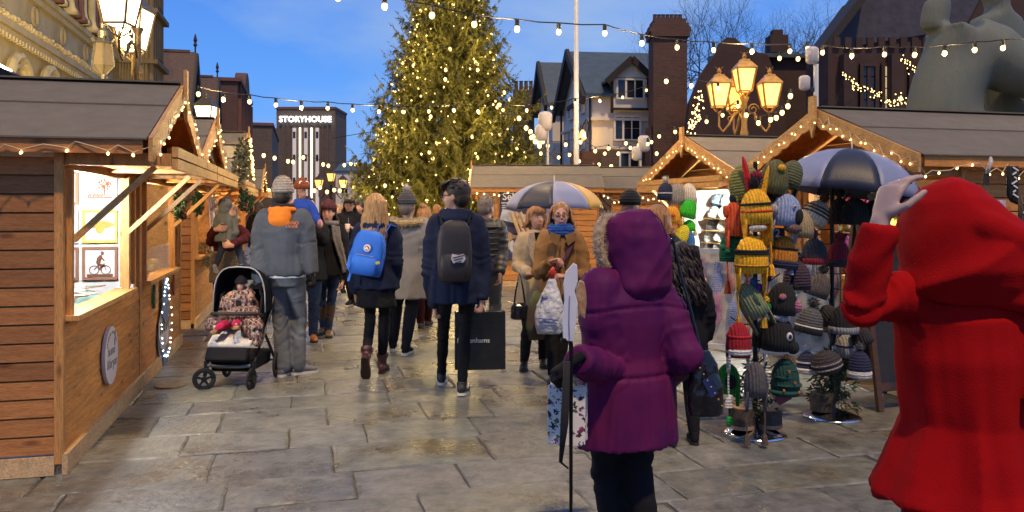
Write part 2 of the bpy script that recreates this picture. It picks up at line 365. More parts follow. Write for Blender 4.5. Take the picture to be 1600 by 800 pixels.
for k in range(9):
    s = 10.2 + k * 3.3
    for q, (ww, tt) in enumerate(((2.3, .16), (1.85, .10))):
        m, pr = arch_mb(s, 2.0, ww, 3.05 if k % 2 == 0 else 2.9, .2 - q * .1, tt); tb(m, 'arch_moulding', lime)
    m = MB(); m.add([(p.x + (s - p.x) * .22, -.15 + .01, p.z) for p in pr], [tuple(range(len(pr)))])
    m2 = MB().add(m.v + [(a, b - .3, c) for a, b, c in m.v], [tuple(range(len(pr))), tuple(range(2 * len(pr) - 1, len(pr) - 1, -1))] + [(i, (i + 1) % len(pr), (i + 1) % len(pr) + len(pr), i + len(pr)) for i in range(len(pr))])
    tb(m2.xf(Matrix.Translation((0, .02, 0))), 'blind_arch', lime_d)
    # round oculus between the two cornices and upper columns
    t = MB(); t.tube([(s + 1.6 + .27 * cos(a * pi / 8), 0.02, 7.95 + .33 * sin(a * pi / 8)) for a in range(17)], .055, 6); tb(t, 'roundel', lime_d)
    for dx in (-.95, -.45, .45, .95):
        c = MB(); c.lathe([(.30, 0), (.30, .15), (.20, .3), (.17, .5), (.16, 4.0), (.3, 4.4), (.3, 4.6)], (s + dx, .06, 8.95), 10); tb(c, 'column', lime if abs(dx) > .5 else sandst, smooth=True)
    tb(MB().box((s + 1.65, -.14, 10.9), (.9, .12, 3.2)), 'window', darkglass)
# projecting carved brackets at the near end
for s, z in ((12.5, 8.1), (14.6, 7.9)):
    tb(MB().box((s, .55, z), (.8, 1.4, .7), (0, 0, 0), .2), 'bracket', lime_d)
fl = thing('floodlight', 'small lit floodlight beside the pale hall at the far left above the stall roof', 'floodlight', V((-5.6, 9.0, 3.0)), 0)
MB().box((0, 0, 0), (.25, .16, .18), (0, .5, 0)).build('housing', black, fl)
MB().box((-.02, 0, .11), (.2, .13, .02), (0, .5, 0)).build('lens', mat('floodlight_lens', (1, 1, .9), emis=12, ecol=(1, .9, .6)), fl)
MB().tube([(0, 0, -.08), (0, 0, -3.3)], .03).build('post', black, fl)
li = light(fl, (0, .0, .35), 19000, (1, .74, .30), .15, 'flood', 'SPOT', None, spot=radians(80))
li.rotation_euler = (V((-9, 10.5, 4))).to_track_quat('-Z', 'Y').to_euler()

def house_box(root, name, m, a, b, z0, z1, d, nrm):   # wall slab from a to b (xy), thickness d behind
    a = V(a); b = V(b); n = V(nrm).normalized() * d
    MB().rings([[a.to_3d() + V((0, 0, z)), b.to_3d() + V((0, 0, z)), b.to_3d() - n + V((0, 0, z)), a.to_3d() - n + V((0, 0, z))] for z in (z0, z1)]).build(name, m, root)

# --- generic pitched block: origin at front-left, x across, y back
def block(root, w, d, h, rise, m, rm, ridge='x', over=.25, x0=0, y0=0, z0=0, name=''):
    MB().box((x0 + w / 2, y0 + d / 2, z0 + h / 2), (w, d, h)).build(name + 'wall', m, root)
    if rise:
        if ridge == 'x':
            g = MB().prism([(y0, h + z0), (y0 + d, h + z0), (y0 + d / 2, h + rise + z0)], 'x', x0 + .02, x0 + w - .02); g.build('gable', m, root)
            for sg in (0, 1):
                ya, yb = (y0 - over, y0 + d / 2) if sg == 0 else (y0 + d + over, y0 + d / 2); za = h - rise * over / (d / 2) + z0
                r = MB(); r.add([(x0 - over, ya, za), (x0 + w + over, ya, za), (x0 + w + over, yb, h + rise + z0), (x0 - over, yb, h + rise + z0)] + [(x0 - over, ya, za + .16), (x0 + w + over, ya, za + .16), (x0 + w + over, yb, h + rise + .16 + z0), (x0 - over, yb, h + rise + .16 + z0)],
                                [(0, 1, 2, 3), (4, 5, 6, 7), (0, 1, 5, 4), (1, 2, 6, 5), (2, 3, 7, 6), (3, 0, 4, 7)]); r.build('roof', rm, root)
        else:
            g = MB().prism([(x0, h + z0), (x0 + w, h + z0), (x0 + w / 2, h + rise + z0)], 'y', y0 + .02, y0 + d - .02); g.build('gable', m, root)
            for sg in (0, 1):
                xa, xb = (x0 - over, x0 + w / 2) if sg == 0 else (x0 + w + over, x0 + w / 2); za = h - rise * over / (w / 2) + z0
                r = MB(); r.add([(xa, y0 - over, za), (xa, y0 + d + over, za), (xb, y0 + d + over, h + rise + z0), (xb, y0 - over, h + rise + z0)] + [(xa, y0 - over, za + .16), (xa, y0 + d + over, za + .16), (xb, y0 + d + over, h + rise + .16 + z0), (xb, y0 - over, h + rise + .16 + z0)],
                                [(0, 1, 2, 3), (4, 5, 6, 7), (0, 1, 5, 4), (1, 2, 6, 5), (2, 3, 7, 6), (3, 0, 4, 7)]); r.build('roof', rm, root)
def window(root, x, z, w, h, y=0, nx=2, nz=2, fm=None, gm_=None, axis='y', t=.07):
    fm = fm or white; gm_ = gm_ or darkglass
    def P(a, b, c): return (a, b, c) if axis == 'y' else (b, a, c)
    def B(m, c, d): m.box(P(*c), P(*d))
    f = MB()
    for sx in (-1, 1): B(f, (x + sx * w / 2, y - .03, z), (t * 1.4, .14, h + t))
    for sz in (-1, 1): B(f, (x, y - .035, z + sz * h / 2), (w - t * 1.4, .14, t * 1.3))
    for i in range(1, nx): B(f, (x - w / 2 + w * i / nx, y - .02, z), (t * (1.5 if i % 2 else .8), .1, h - t * 1.3))
    fo = f.build('window', fm, root)
    for i in range(nx):
        for j in range(nz):
            g = MB(); B(g, (x - w / 2 + w * (i + .5) / nx, y - .003, z - h / 2 + h * (j + .5) / nz), (w / nx - t * .9, .03, h / nz - t * .5)); g.build('pane', gm_, fo)
    return fo

# --- timber-framed building with two gables (left, beyond town hall)
def gablehouse(label, px_ridge, Y, ztop, wid, depth_back, rise, m=None):
    # gable faces the street (+n); ridge runs back along -n
    X = (px_ridge - 800) / F * Y
    t = thing('timber_framed_house', label, 'building', (X, Y, 0), ROW, 'black and white gabled houses on the left')
    h = ztop - rise
    MB().box((-depth_back / 2, 0, h / 2), (depth_back, wid, h)).build('wall', sandst, t)
    MB().prism([(-wid / 2, h), (wid / 2, h), (0, ztop)], 'x', -.3, -.05).build('gable', white, t)
    for sg in (-1, 1):
        ov = .3; r = MB(); ya = sg * (wid / 2 + ov); za = h - rise * ov / (wid / 2)
        q = [(-depth_back, ya, za), (.35, ya, za), (.35, 0, ztop), (-depth_back, 0, ztop)]
        r.add(q + [(a, b, c + .18) for a, b, c in q], [(0, 1, 2, 3), (4, 5, 6, 7), (0, 1, 5, 4), (1, 2, 6, 5), (2, 3, 7, 6), (3, 0, 4, 7)]); r.build('roof', tile, t)
        MB().beam((.42, ya, za - .05), (.42, 0, ztop - .02), .12, .42).build('bargeboard', timber, t)
    for k in range(-3, 4):
        y = k * wid / 7; z1 = h + rise * (1 - abs(y) / (wid / 2)) - .3
        MB().box((-.01, y, (h - 2.2 + z1) / 2), (.1, .16, z1 - h + 2.2)).build('timber_post', timber, t)
    for z in (h - .1, h + rise * .35): MB().box((-.015, 0, z), (.1, wid * (1 - (z - h) / rise), .17)).build('timber_rail', timber, t)
    MB().box((-.16, 0, h - 1.1), (.24, wid, 2.2)).build('plaster_wall', white, t)
    MB().lathe([(.05, 0), (.05, .5), (.13, .6), (.06, .75), (.12, .9), (.02, 1.3)], (.3, 0, ztop), 8).build('finial', timber, t)
    MB().box((-depth_back / 2, 0, ztop + .2), (depth_back, .2, .16)).build('ridge_tiles', tile, t)
    return t
gablehouse('brown tiled house with black and white gable just past the pale hall', 297, 50, 10.9, 6.4, 9, 4.6)
gablehouse('smaller gabled house behind the first, black finial on its peak', 333, 62, 11.3, 5.6, 9, 4.6)
# --- red brick building with round-topped gable
rb = thing('red_brick_building', 'red brick town building with curved gable top down the left side of the street', 'building', (0, 0, 0), ROW)
p = Wp(372, 300, 72); rb.location = (p.x, p.y, 0)
MB().box((-5, 8, 6.3), (10, 17, 12.6)).build('wall', redbrick, rb)
MB().box((-4.9, 8, 12.75), (10.4, 17.4, .3)).build('cornice', sandst, rb)
MB().prism([(9 + 3 * cos(a * pi / 12), 12.8 + 2.0 * sin(a * pi / 12)) for a in range(13)], 'x', -.8, .25).build('curved_gable', redbrick, rb)
for k in range(8):
    for z in (3.5, 7, 10.5):
        window(rb, 1.2 + k * 2.1, z, 1.0, 1.9, .02, 1, 2, sandst, darkglass, 'x', .15)
for k in range(9): MB().box((.14, .2 + k * 2.05, 6.2), (.3, .3, 12.4)).build('pilaster', sandst, rb)
MB().box((-5, 21, 4.6), (9, 9, 9.2)).build('end_wing', redbrick, rb)
# --- lower row beyond
rw = thing('terrace_building', 'low dark building at the far end of the left side of the street', 'building', (-33, 112, 0), ROW)
MB().box((-4, 4, 6), (9, 26, 12)).build('wall', dkbrick, rw)
MB().box((-4, 4, 12.1), (9.4, 26.4, .35)).build('parapet', sandst, rw)
# --- STORYHOUSE tower at Y=150
TY = 150.0
st = thing('brick_tower', 'square brick tower with illuminated STORYHOUSE sign at the end of the street', 'building', (Wp(478, 325, TY).x, TY, 0), 0)
sw = 92 / F * TY; stz = HC + 155 / F * TY
MB().box((0, 5, stz / 2), (sw, 10, stz)).build('wall', dkbrick, st)
MB().box((0, 5, stz + .15), (sw + .3, 10.3, .4)).build('parapet', sandst, st)
MB().box((-sw * .72, 6, (stz - 3.4) / 2), (sw * .62, 9, stz - 3.4)).build('side_wing', dkbrick, st)
paleb = mat('pale_bay_glow', (.55, .5, .5), .7, emis=.25, ecol=(1, .85, .75))  # bays are no lamps; a faint glow is painted on by emission
strip = mat('light_strip', (1, .9, .7), emis=4.5, ecol=(1, .82, .5))
for k, xx in enumerate((-2.1, 0, 2.1)):
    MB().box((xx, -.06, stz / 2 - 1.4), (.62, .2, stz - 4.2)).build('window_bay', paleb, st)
    for z in (stz - 4.8, stz - 9, stz - 13.2): MB().box((xx, -.18, z), (.46, .08, 1.2)).build('window', darkglass, st)
for xx in (-1.05, 1.05): MB().box((xx, -.14, stz / 2 - 1.4), (.26, .16, stz - 4.2)).build('light_strip', strip, st)
for xx in (-4, -3.1, 3.1, 4): MB().box((xx, -.1, stz / 2 - 1), (.34, .2, stz - 3.6)).build('pilaster', dkbrick, st)
sg = mat('sign_letters_lit', (1, 1, 1), emis=3.2, ecol=(.9, .96, 1))
text('STORYHOUSE', 1.5, sg, st, (0, -.5, stz - 2.0), (pi / 2, 0, 0), ext=.08, bold=.02, space=1.02)
m = MB()
for a, b in (((-3, 0, 0), (-3, 0, 3)), ((-3.8, 0, 2.6), (-1.5, 0, 2.6)), ((-3.8, 0, 1.7), (-1.5, 0, 1.7)), ((-3.6, 0, 2.2), (-3.6, 0, 3)), ((-1.6, 0, 1.4), (-1.6, 0, 3))): m.tube([V(a) + V((-2.8, 4, stz - 3)), V(b) + V((-2.8, 4, stz - 3))], .05, 5)
m.build('aerial', black, st)
# low buildings + dark gap right of tower
lb = thing('low_white_building', 'low pale building right of the brick tower behind the big tree', 'building', (Wp(564, 325, 120).x, 120, 0), 0)
block(lb, 7.4, 8, 6.9, 1.2, render_, slate, 'x', .2, -3.7)
for xx in (-2.4, 0, 2.4): window(lb, xx, 4.4, 1, 1.4)

# --- white Tudor-style house with slate roofs (right centre); origin at its near corner (px 925), left wall recedes
HY = 45.0
def hx(px): return (px - 800) / F * HY
def hz(py): return HC + (HOR - py) / F * HY
HB = hx(925)
hs = thing('white_house', 'pale rendered house with slate roof and black gables behind the centre stalls', 'building', (HB, HY, 0), .115)
x1 = hx(1018) - HB + .9; ze = hz(145); zr = 10.8; DP = 8.8; RY = 4.4
MB().box((x1 / 2, DP / 2, ze / 2), (x1, DP, ze)).build('wall', render_, hs)
MB().box((x1 / 2, -.02, hz(233) / 2), (x1 + .1, .2, hz(233))).build('brick_plinth', dkbrick, hs)
def slab(q, name, m, th=.18, par=None):
    MB().add(q + [(a, b, c + th) for a, b, c in q], [(0, 1, 2, 3), (4, 5, 6, 7), (0, 1, 5, 4), (1, 2, 6, 5), (2, 3, 7, 6), (3, 0, 4, 7)]).build(name, m, par or hs)
slab([(-.45, -.45, ze - .25), (x1 + .3, -.45, ze - .25), (x1 + .3, RY, zr), (-.45, RY, zr)], 'roof', slate); slab([(-.45, DP + .45, ze - .25), (x1 + .3, DP + .45, ze - .25), (x1 + .3, RY, zr), (-.45, RY, zr)], 'roof', slate)
MB().prism([(0, ze), (DP, ze), (RY, zr - .05)], 'x', -.01, .25).build('gable', render_, hs)
for y in (-.6, DP + .6): MB().beam((-.6, y, ze - .5), (-.6, RY, zr + .1), .2, .5).build('bargeboard', timber, hs)
MB().box((-.1, DP / 2, ze - .1), (.2, DP * .5, .25)).build('timber_rail', timber, hs)
MB().box((x1 / 2, -.09, hz(186)), (x1 + .2, .2, .14)).build('string_course', render_, hs); MB().box((-.09, DP / 2, hz(186)), (.2, DP, .14)).build('string_course', render_, hs)
window(hs, hx(981) - HB, hz(200), 1.45, 1.3, -.06, 3, 2); window(hs, hx(984) - HB, hz(251), 1.1, .9, -.13, 2, 1)
for yy in (2.3, 6.0): window(hs, yy, hz(150), 1.1, 1.3, -.06, 2, 1, axis='x'); window(hs, yy, hz(208), 1.1, 1.4, -.06, 2, 1, axis='x')
dx0 = hx(983) - HB
MB().box((dx0, .35, hz(148)), (1.9, 1.5, 1.7)).build('dormer_wall', render_, hs)
window(hs, dx0, hz(140), 1.5, 1.05, -.44, 3, 1)
MB().prism([(dx0 - 1.1, hz(122)), (dx0 + 1.1, hz(122)), (dx0, hz(98))], 'y', -.42, 1.9).build('dormer_gable', white, hs)
for sg_ in (-1, 1):
    slab([(dx0 + sg_ * 1.4, -.75, hz(131)), (dx0, -.75, hz(94)), (dx0, 3.0, hz(94)), (dx0 + sg_ * 1.4, 3.0, hz(131))], 'dormer_roof', slate, .14)
    MB().beam((dx0 + sg_ * 1.4, -.82, hz(131)), (dx0, -.82, hz(94)), .12, .34).build('dormer_bargeboard', timber, hs)
MB().box((dx0 - 1.0, -.35, hz(150)), (.12, .2, 1.9)).build('timber_post', timber, hs); MB().box((dx0, -.43, hz(171)), (2.1, .14, .12)).build('timber_rail', timber, hs)
WY, wz_, wr_ = 13.2, 8.6, 11.7
MB().box((1.2, WY, wz_ / 2), (3.4, 6, wz_)).build('wing_wall', render_, hs)
for y in (WY - 3.5, WY + 3.5):
    slab([(-.9, y, wz_ - .3), (3, y, wz_ - .3), (3, WY, wr_), (-.9, WY, wr_)], 'wing_roof', slate); MB().beam((-1.05, y, wz_ - .4), (-1.05, WY, wr_ + .05), .2, .5).build('bargeboard', timber, hs)
MB().prism([(WY - 3, wz_), (WY + 3, wz_), (WY, wr_ - .1)], 'x', -.52, -.3).build('wing_gable', render_, hs)
for zz in (4.4, 7.6): window(hs, WY, zz, 1.7, 1.7, -.56, 2, 1, axis='x')
MB().tube([(-.14, -.1, ze), (-.14, -.1, 0)], .06).build('drainpipe', timber, hs); MB().tube([(-.14, DP + .1, ze), (-.14, DP + .1, 0)], .07).build('drainpipe', timber, hs)
ml_ = MB().tube([(hx(917) - HB, -.1, hz(215)), (hx(917) - HB, -.5, hz(196)), (hx(912) - HB, -.65, hz(188)), (hx(906) - HB, -.7, hz(200)), (hx(906) - HB, -.7, hz(205))], .03, 6).build('lamp_bracket', black, hs)
MB().lathe([(.05, .25), (.16, .1), (.2, -.2), (.08, -.35)], (hx(906) - HB, -.7, hz(212)), 10).build('wall_lamp', lampo, hs)
light(hs, (hx(906) - HB + .1, -1.0, hz(214)), 60, (1, .55, .08), .1, 'wall_lamp_light')
MB().box((hx(913) - HB, -.14, hz(258)), (1.6, .18, 1.5)).build('brick_pier', redbrick, hs)
# chimneys left of it, brick
for px, py in ((828, 150), (845, 152)): pass
c1 = thing('chimney_stack', 'far brick chimney with pots between the big tree and the cream house', 'chimney', (Wp(818, 300, 62).x, 62, 0))
MB().box((0, 0, 5.2), (1.6, 1.2, 10.4 * 1)).build('stack', dkbrick, c1)
for k in range(4): MB().lathe([(.16, 0), (.13, .7), (.17, .75)], (-.55 + k * .37, 0, 10.4), 8).build('pot', redbrick, c1)
# tall brick chimney right
ch = thing('brick_chimney', 'tall red brick chimney stack with row of pots right of the cream house', 'chimney', (Wp(1043, 300, 43).x, 43, 0))
cz = HC + (HOR - 62) / F * 43
MB().box((0, 0, cz / 2), (52 / F * 43 * 1.0, 1.5, cz)).build('stack', redbrick, ch)
for k, (wd, z0, z1) in enumerate(((1.98, cz, cz + .25), (2.12, cz + .25, cz + .5), (1.9, cz + .5, cz + .72), (1.66, cz + .72, cz + .95))): MB().box((0, 0, (z0 + z1) / 2), (wd, 1.8 - k * .1, z1 - z0)).build('corbel', redbrick, ch)
for k in range(7): MB().lathe([(.12, 0), (.10, .32), (.13, .36)], (-.66 + k * .22, 0, cz + .95), 8).build('pot', redbrick, ch)
MB().box((.3, .3, 2.9), (2.6, 1.6, 5.8)).build('base', redbrick, ch)
# --- dark building with shaped gable (1100..1330)
DY = 40.0
dg = thing('shaped_gable_building', 'dark sandstone building with curved shaped gable behind the lit four-lantern lamp', 'building', (0, DY, 0), 0)
def dx(px): return (px - 800) / F * DY
def dz(py): return HC + (HOR - py) / F * DY
prof = [(1068, 330), (1068, 235), (1078, 160), (1095, 118), (1108, 98), (1120, 82), (1126, 66), (1136, 58), (1150, 60), (1160, 70), (1185, 82), (1200, 86), (1225, 150), (1240, 330)]
MB().prism([(dx(a), dz(b) if b < 330 else 0) for a, b in prof], 'y', 0, .6).build('shaped_gable', darkst, dg)
MB().box((dx(1290), 2.6, dz(84) / 2), (dx(1400) - dx(1180), 4, dz(84))).build('wall', darkst, dg)
q = [(dx(1140), .3, dz(80)), (dx(1420), .3, dz(84)), (dx(1420), 4.5, dz(64)), (dx(1140), 4.5, dz(62))]
MB().add(q + [(a, b, c - .2) for a, b, c in q], [(0, 1, 2, 3), (4, 5, 6, 7), (0, 1, 5, 4), (1, 2, 6, 5), (2, 3, 7, 6), (3, 0, 4, 7)]).build('roof', slate, dg)
MB().box((dx(1234), 2, dz(58)), (.9, .9, .9)).build('chimney', darkst, dg)
MB().box((dx(1234), 2, dz(50)), (.5, .5, 1.0)).build('pot', darkst, dg)
# --- cathedral-like dark building at far right with steep roof
KY = 34.0
kg = thing('gabled_stone_church', 'large dark stone church with steep roof and battlements behind the sculpture', 'building', (0, KY, 0), 0)
def kx(px): return (px - 800) / F * KY
def kz(py): return HC + (HOR - py) / F * KY
MB().prism([(kx(1292), 0), (kx(1292), kz(70)), (kx(1352), kz(-12)), (kx(1430), kz(-60)), (kx(1700), kz(-60)), (kx(1700), 0)], 'y', 1.2, 2.4).build('gable_wall', darkst, kg)
purpl = mat('dark_slate', (.05, .045, .06), .6, 0, .3, 3, .5, 12)
MB().beam((kx(1285), .7, kz(80)), (kx(1362), .7, kz(-22)), 1.6, .3).build('roof_edge', timber, kg)
q = [(kx(1300), 1.1, kz(72)), (kx(1530), 1.1, kz(35)), (kx(1580), 1.1, kz(-60)), (kx(1366), 1.1, kz(-24))]
MB().add(q + [(a, b + .12, c) for a, b, c in q], [(0, 1, 2, 3), (4, 5, 6, 7), (0, 1, 5, 4), (1, 2, 6, 5), (2, 3, 7, 6), (3, 0, 4, 7)]).build('roof', purpl, kg)
MB().box((kx(1480), .2, kz(78) / 2), (kx(1680) - kx(1288), 1.8, kz(78))).build('aisle_wall', darkst, kg)
for k in range(20): MB().box((kx(1296 + k * 17), -.75, kz(72)), (.26, .14, .4)).build('merlon', darkst, kg)
for k in range(5):
    xx = kx(1310 + k * 72)
    MB().box((xx, -.9, kz(130) / 2 + .5), (.5, .6, kz(130) + 1)).build('buttress', darkst, kg)
for k, xx in enumerate((1345, 1378, 1420)):
    window(kg, kx(xx), kz(142), .62, 1.9, -.74, 2, 4, darkst, litglass if k == 1 else darkglass, t=.1)
# neighbouring small dark infill behind stalls right, so the row is closed
for lbl, px, Yb, wd, hh in (('plain dark wall building behind the stalls, left of the flagpole', 770, 75, 16, 5.2),):
    t = thing('back_building', lbl, 'building', (Wp(px, 300, Yb).x, Yb, 0)); block(t, wd, 8, hh, 2.2, dkbrick, slate, 'x', .3, -wd / 2)
# ============================================================ STALLS
ico = {}
def bulb_mesh(r, m, n=8):
    k = (r, m.name)
    if k not in ico: ico[k] = MB().ball((0, 0, 0), (r, r, r * 1.25), n, 6).mesh('bulb', m, True)
    return ico[k]
SW, SD, EV, RG, OS, OF = 1.15, 2.0, 1.95, 2.44, .15, .50
barge_m = mat('wood_bargeboard', (.62, .33, .10), .5, 0, .2, 5, .2, 50, stretch=(5, .8, 3), kind='wood', rv=.08)
def fairy(label, pts, n, group, m=None, r=.0085, jit=.03, cm=None, cr=.004):
    """string of small lights along a polyline"""
    t = thing('fairy_lights', label, 'string lights', pts[0], 0, group); o = V(pts[0]); pts = [V(p) - o for p in pts]
    ls = [0]
    for a, b in zip(pts, pts[1:]): ls.append(ls[-1] + (b - a).length)
    def at(d):
        for i in range(len(pts) - 1):
            if d <= ls[i + 1] or i == len(pts) - 2:
                q = (d - ls[i]) / max(1e-6, ls[i + 1] - ls[i]); return pts[i].lerp(pts[i + 1], q)
    c = []; N_ = n * 2; q0 = [min(1, max(0, (i + (R(-.42, .42) if 0 < i < N_ else 0)) / N_)) for i in range(N_ + 1)]
    for i in range(N_ + 1): c.append(at(ls[-1] * q0[i]) + V((R(-jit, jit) * .5, R(-jit, jit) * .5, -jit * (i % 2) + R(-jit, jit) * 1.1)))
    MB().tube(c, cr, 4).build('cable', cm or cable_w, t)
    for i in range(n): link('bulb', bulb_mesh(r, m or bulbs), t, c[2 * i + 1] + V((0, 0, -.016)), (R(-1, 1), R(-1, 1), 0))
    return t
def stall(label, loc, rot, o={}, ev=EV, rg=RG):
    t = thing('market_stall', label, 'market stall', loc, rot, 'wooden market stalls')
    side_m, front_m, open_y0, open_y1 = o.get('side', wx), o.get('front', wy), o.get('o0', -SW + .07), o.get('o1', .55)
    if rot > 2.5 and o.get('mirror', 1): open_y0, open_y1 = -open_y1, -open_y0
    sill, top, ph = .9, 1.78, .108
    # plank walls: both sides and the back, ship-lap planks one by one
    n = int((ev - .12) / ph)
    def plank(length, axis, m):
        prof = [(0, 0), (.024, .004), (.019, ph - .010), (.012, ph - .003), (0, ph - .001)]
        mb = MB().prism([(p[0], p[1]) for p in prof], 'y', -length / 2, length / 2)
        if axis == 'x': mb.xf(Matrix.Rotation(-pi / 2, 4, 'Z'))
        return mb.mesh('plank', m)
    pm = plank(SD - .02, 'x', side_m)
    for sg in (-1, 1):
        if o.get('noside') == sg: continue
        for k in range(n):
            link('plank', pm, t, (-SD / 2, sg * SW, .12 + k * ph), (0, 0, 0 if sg < 0 else pi))
    MB().box((-SD - .02, 0, ev / 2), (.04, 2 * SW, ev)).build('back_wall', wy, t)
    for sg in (-1, 1): MB().box((-SD / 2, sg * (SW - .022), ev / 2), (SD - .05, .03, ev - .02)).build('inner_wall', o.get('inner', wpale), t)
    # corner posts and kick boards
    for sg in (-1, 1):
        MB().box((.002, sg * (SW + .004), ev / 2 + .03), (.05, .05, ev - .06)).build('corner_post', wz, t, bevel=.004)
        MB().box((-SD / 2, sg * (SW + .02), .055), (SD - .04, .03, .11)).build('kick_board', wpale, t)
    MB().box((.035, 0, .06), (.03, 2 * SW + .06, .12)).build('kick_board', wpale, t)
    # front: lower planks, sill, posts, header, flap, struts
    fp = plank(2 * SW - .06, 'y', front_m); k = 0
    while .12 + k * ph < sill - .05: link('plank', fp, t, (.0, 0, .12 + k * ph)); k += 1
    MB().box((.02, (open_y0 + open_y1) / 2, sill), (.16, open_y1 - open_y0 + .1, .035)).build('counter_ledge', barge_m, t, bevel=.004)
    pside = (open_y1, SW - .03) if open_y1 < SW - .2 else (-SW + .03, open_y0)
    if abs(pside[1] - pside[0]) > .15:
        a, b = pside
        MB().box((.0, (a + b) / 2, (sill + ev) / 2), (.03, abs(b - a), ev - sill - .06)).build('front_panel', barge_m, t)
        for q in (.12, .5, .88): MB().box((.03, a + (b - a) * q, (sill + top) / 2 + .03), (.03, .06, top - sill)).build('panel_batten', wz, t)
    MB().box((.0, 0, (top + ev) / 2), (.045, 2 * SW - .06, ev - top)).build('header', front_m, t)
    for sg in (-1, 1): MB().box((.03, open_y1 if sg > 0 else open_y0, (sill + top) / 2), (.05, .05, top - sill)).build('opening_post', wz, t)
    # open shutter raised as a canopy, with frame rails
    y0, y1 = -SW + .02, SW - .02; fd = .58
    MB().box((fd / 2 + .03, 0, top + .06), (fd - .05, y1 - y0, .02)).build('shutter_board', front_m, t)
    for y in (y0, (y0 + y1) / 2, y1): MB().box((fd / 2 + .03, y, top + .06), (fd, .05, .075)).build('shutter_rail', wz, t)
    for dz_ in (0, .072): MB().box((fd + .05, 0, top + .035 + dz_), (.035, y1 - y0 + .05, .062)).build('shutter_edge', barge_m, t)
    for y in (open_y0 + .03, open_y1 - .02): MB().beam((.05, y, top - .42), (fd - .08, y, top + .02), .034, .040, (0, 1, 0)).build('strut', barge_m, t)
    # gable planks
    gz = ev - .0; gh = rg - ev - .06; k = 0
    while k * ph < gh - .02:
        z0 = k * ph; w0 = SW * (1 - z0 / gh); w1 = SW * (1 - min(gh, z0 + ph - .006) / gh)
        for xx in (0, -SD): MB().prism([(-w0, gz + z0), (w0, gz + z0), (w1, gz + min(gh, z0 + ph - .006)), (-w1, gz + min(gh, z0 + ph - .006))], 'x', xx - .012, xx + .012).build('gable_plank', o.get('gable', front_m), t)
        k += 1
    # roof: boards, felt in two overlapping courses, bargeboards
    x0, x1 = -SD - OS, OF; ye = SW + OS; ze = ev - (rg - ev) * OS / SW * 0
    L_ = sqrt(ye ** 2 + (rg - ze) ** 2); an = atan2(rg - ze, ye)
    for sg in (-1, 1):
        def RP(u, h): return (sg * (ye - u * cos(an)) , ze + u * sin(an) + h)   # u up the slope
        def sl(u0, u1, h0, h1, xa, xb):
            a, b = RP(u0, h0), RP(u1, h0); c, d = RP(u1, h1), RP(u0, h1); return MB().prism([a, b, c, d], 'x', xa, xb)
        sl(0, L_, -.02, 0, x0 + .02, x1 - .03).build('roof_boards', wy, t)
        sl(-.02, L_ * .56, .003, .013, x0, x1).build('roof_felt', felt, t)
        sl(L_ * .53, L_ + .01, .015, .024, x0 - .005, x1 + .004).build('roof_felt', felt, t)
        MB().box(((x0 + x1) / 2, sg * (ye - .01), ze - .045), (x1 - x0 - .05, .022, .08)).build('eave_board', side_m, t)
        # scalloped bargeboard
        poly = []; nn = 36
        for i in range(nn + 1):
            u = L_ * i / nn; a = RP(u, .01); poly.append(a)
        for i in range(nn, -1, -1):
            u = L_ * i / nn; sc = .13 + .022 * abs(sin(u * 2 * pi / .34)) ; a = RP(u, -sc); poly.append(a)
        MB().prism(poly, 'x', x1 + .006, x1 + .03).build('bargeboard', barge_m, t)
        for u in (.25, .75): MB().box((x1 - .12, *RP(L_ * u, -.05)), (.22, .06, .05), (sg * -an, 0, 0)).build('purlin', wpale, t)
    MB().prism([(-.05, rg + .12), (.05, rg + .12), (.05, rg - .12), (0, rg - .26), (-.05, rg - .12)], 'x', x1 + .032, x1 + .055).build('finial', barge_m, t)
    MB().box(((x0 + x1) / 2, 0, rg + .022), (x1 - x0 + .01, .16, .012)).build('ridge_felt', felt, t)
    # inside counter and lamp
    MB().box((-.34, (open_y0 + open_y1) / 2, sill - .04), (.6, open_y1 - open_y0, .03)).build('counter', o.get('counter', wpale), t)
    if o.get('light'):
        pw, cl = o['light']
        bm_ = mat('strip_lamp_%d' % int(cl[2] * 100), cl, emis=9, ecol=cl)
        f = MB().box((-.45, (open_y0 + open_y1) / 2, ev - .1), (.07, .9, .04)).build('ceiling_lamp', bm_, t)
        light(t, (-.10, (open_y0 + open_y1) / 2, top - .06), pw, cl, .06, 'stall_lamp')
    return t
def barge_lights(loc, rot, label, n=22, m=None, ev=EV, rg=RG, r=.0072, dx=OF + .05):
    M = Matrix.Translation(loc) @ Matrix.Rotation(rot, 4, 'Z'); ye = SW + OS
    return fairy(label, [M @ V((dx, -ye, ev - .06)), M @ V((dx, 0, rg - .04)), M @ V((dx, ye, ev - .06))], n, 'fairy lights on the stall gables', m, r)

P1 = Gp(93, 740); WARM = (1, .55, .20)
def rowL(k0): return P1.to_2d().to_3d() + SS * (k0 + SW)
PL = [P1 + SS * SW, P1 + SS * (2.36 + SW), P1 + SS * (5.95 + SW)]
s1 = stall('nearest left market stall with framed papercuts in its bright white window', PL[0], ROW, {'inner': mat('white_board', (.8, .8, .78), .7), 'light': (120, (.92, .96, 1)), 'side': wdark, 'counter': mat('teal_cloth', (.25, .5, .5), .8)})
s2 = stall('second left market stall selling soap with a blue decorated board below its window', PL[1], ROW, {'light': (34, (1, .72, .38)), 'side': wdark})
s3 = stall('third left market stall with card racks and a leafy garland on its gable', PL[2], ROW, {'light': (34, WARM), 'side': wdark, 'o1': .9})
barge_lights(PL[0], ROW, 'fairy lights along the gable of the nearest left stall', 20)
barge_lights(PL[1], ROW, 'fairy lights along the gable of the second left stall', 20)
barge_lights(PL[2], ROW, 'fairy lights along the gable of the garlanded third left stall', 16)
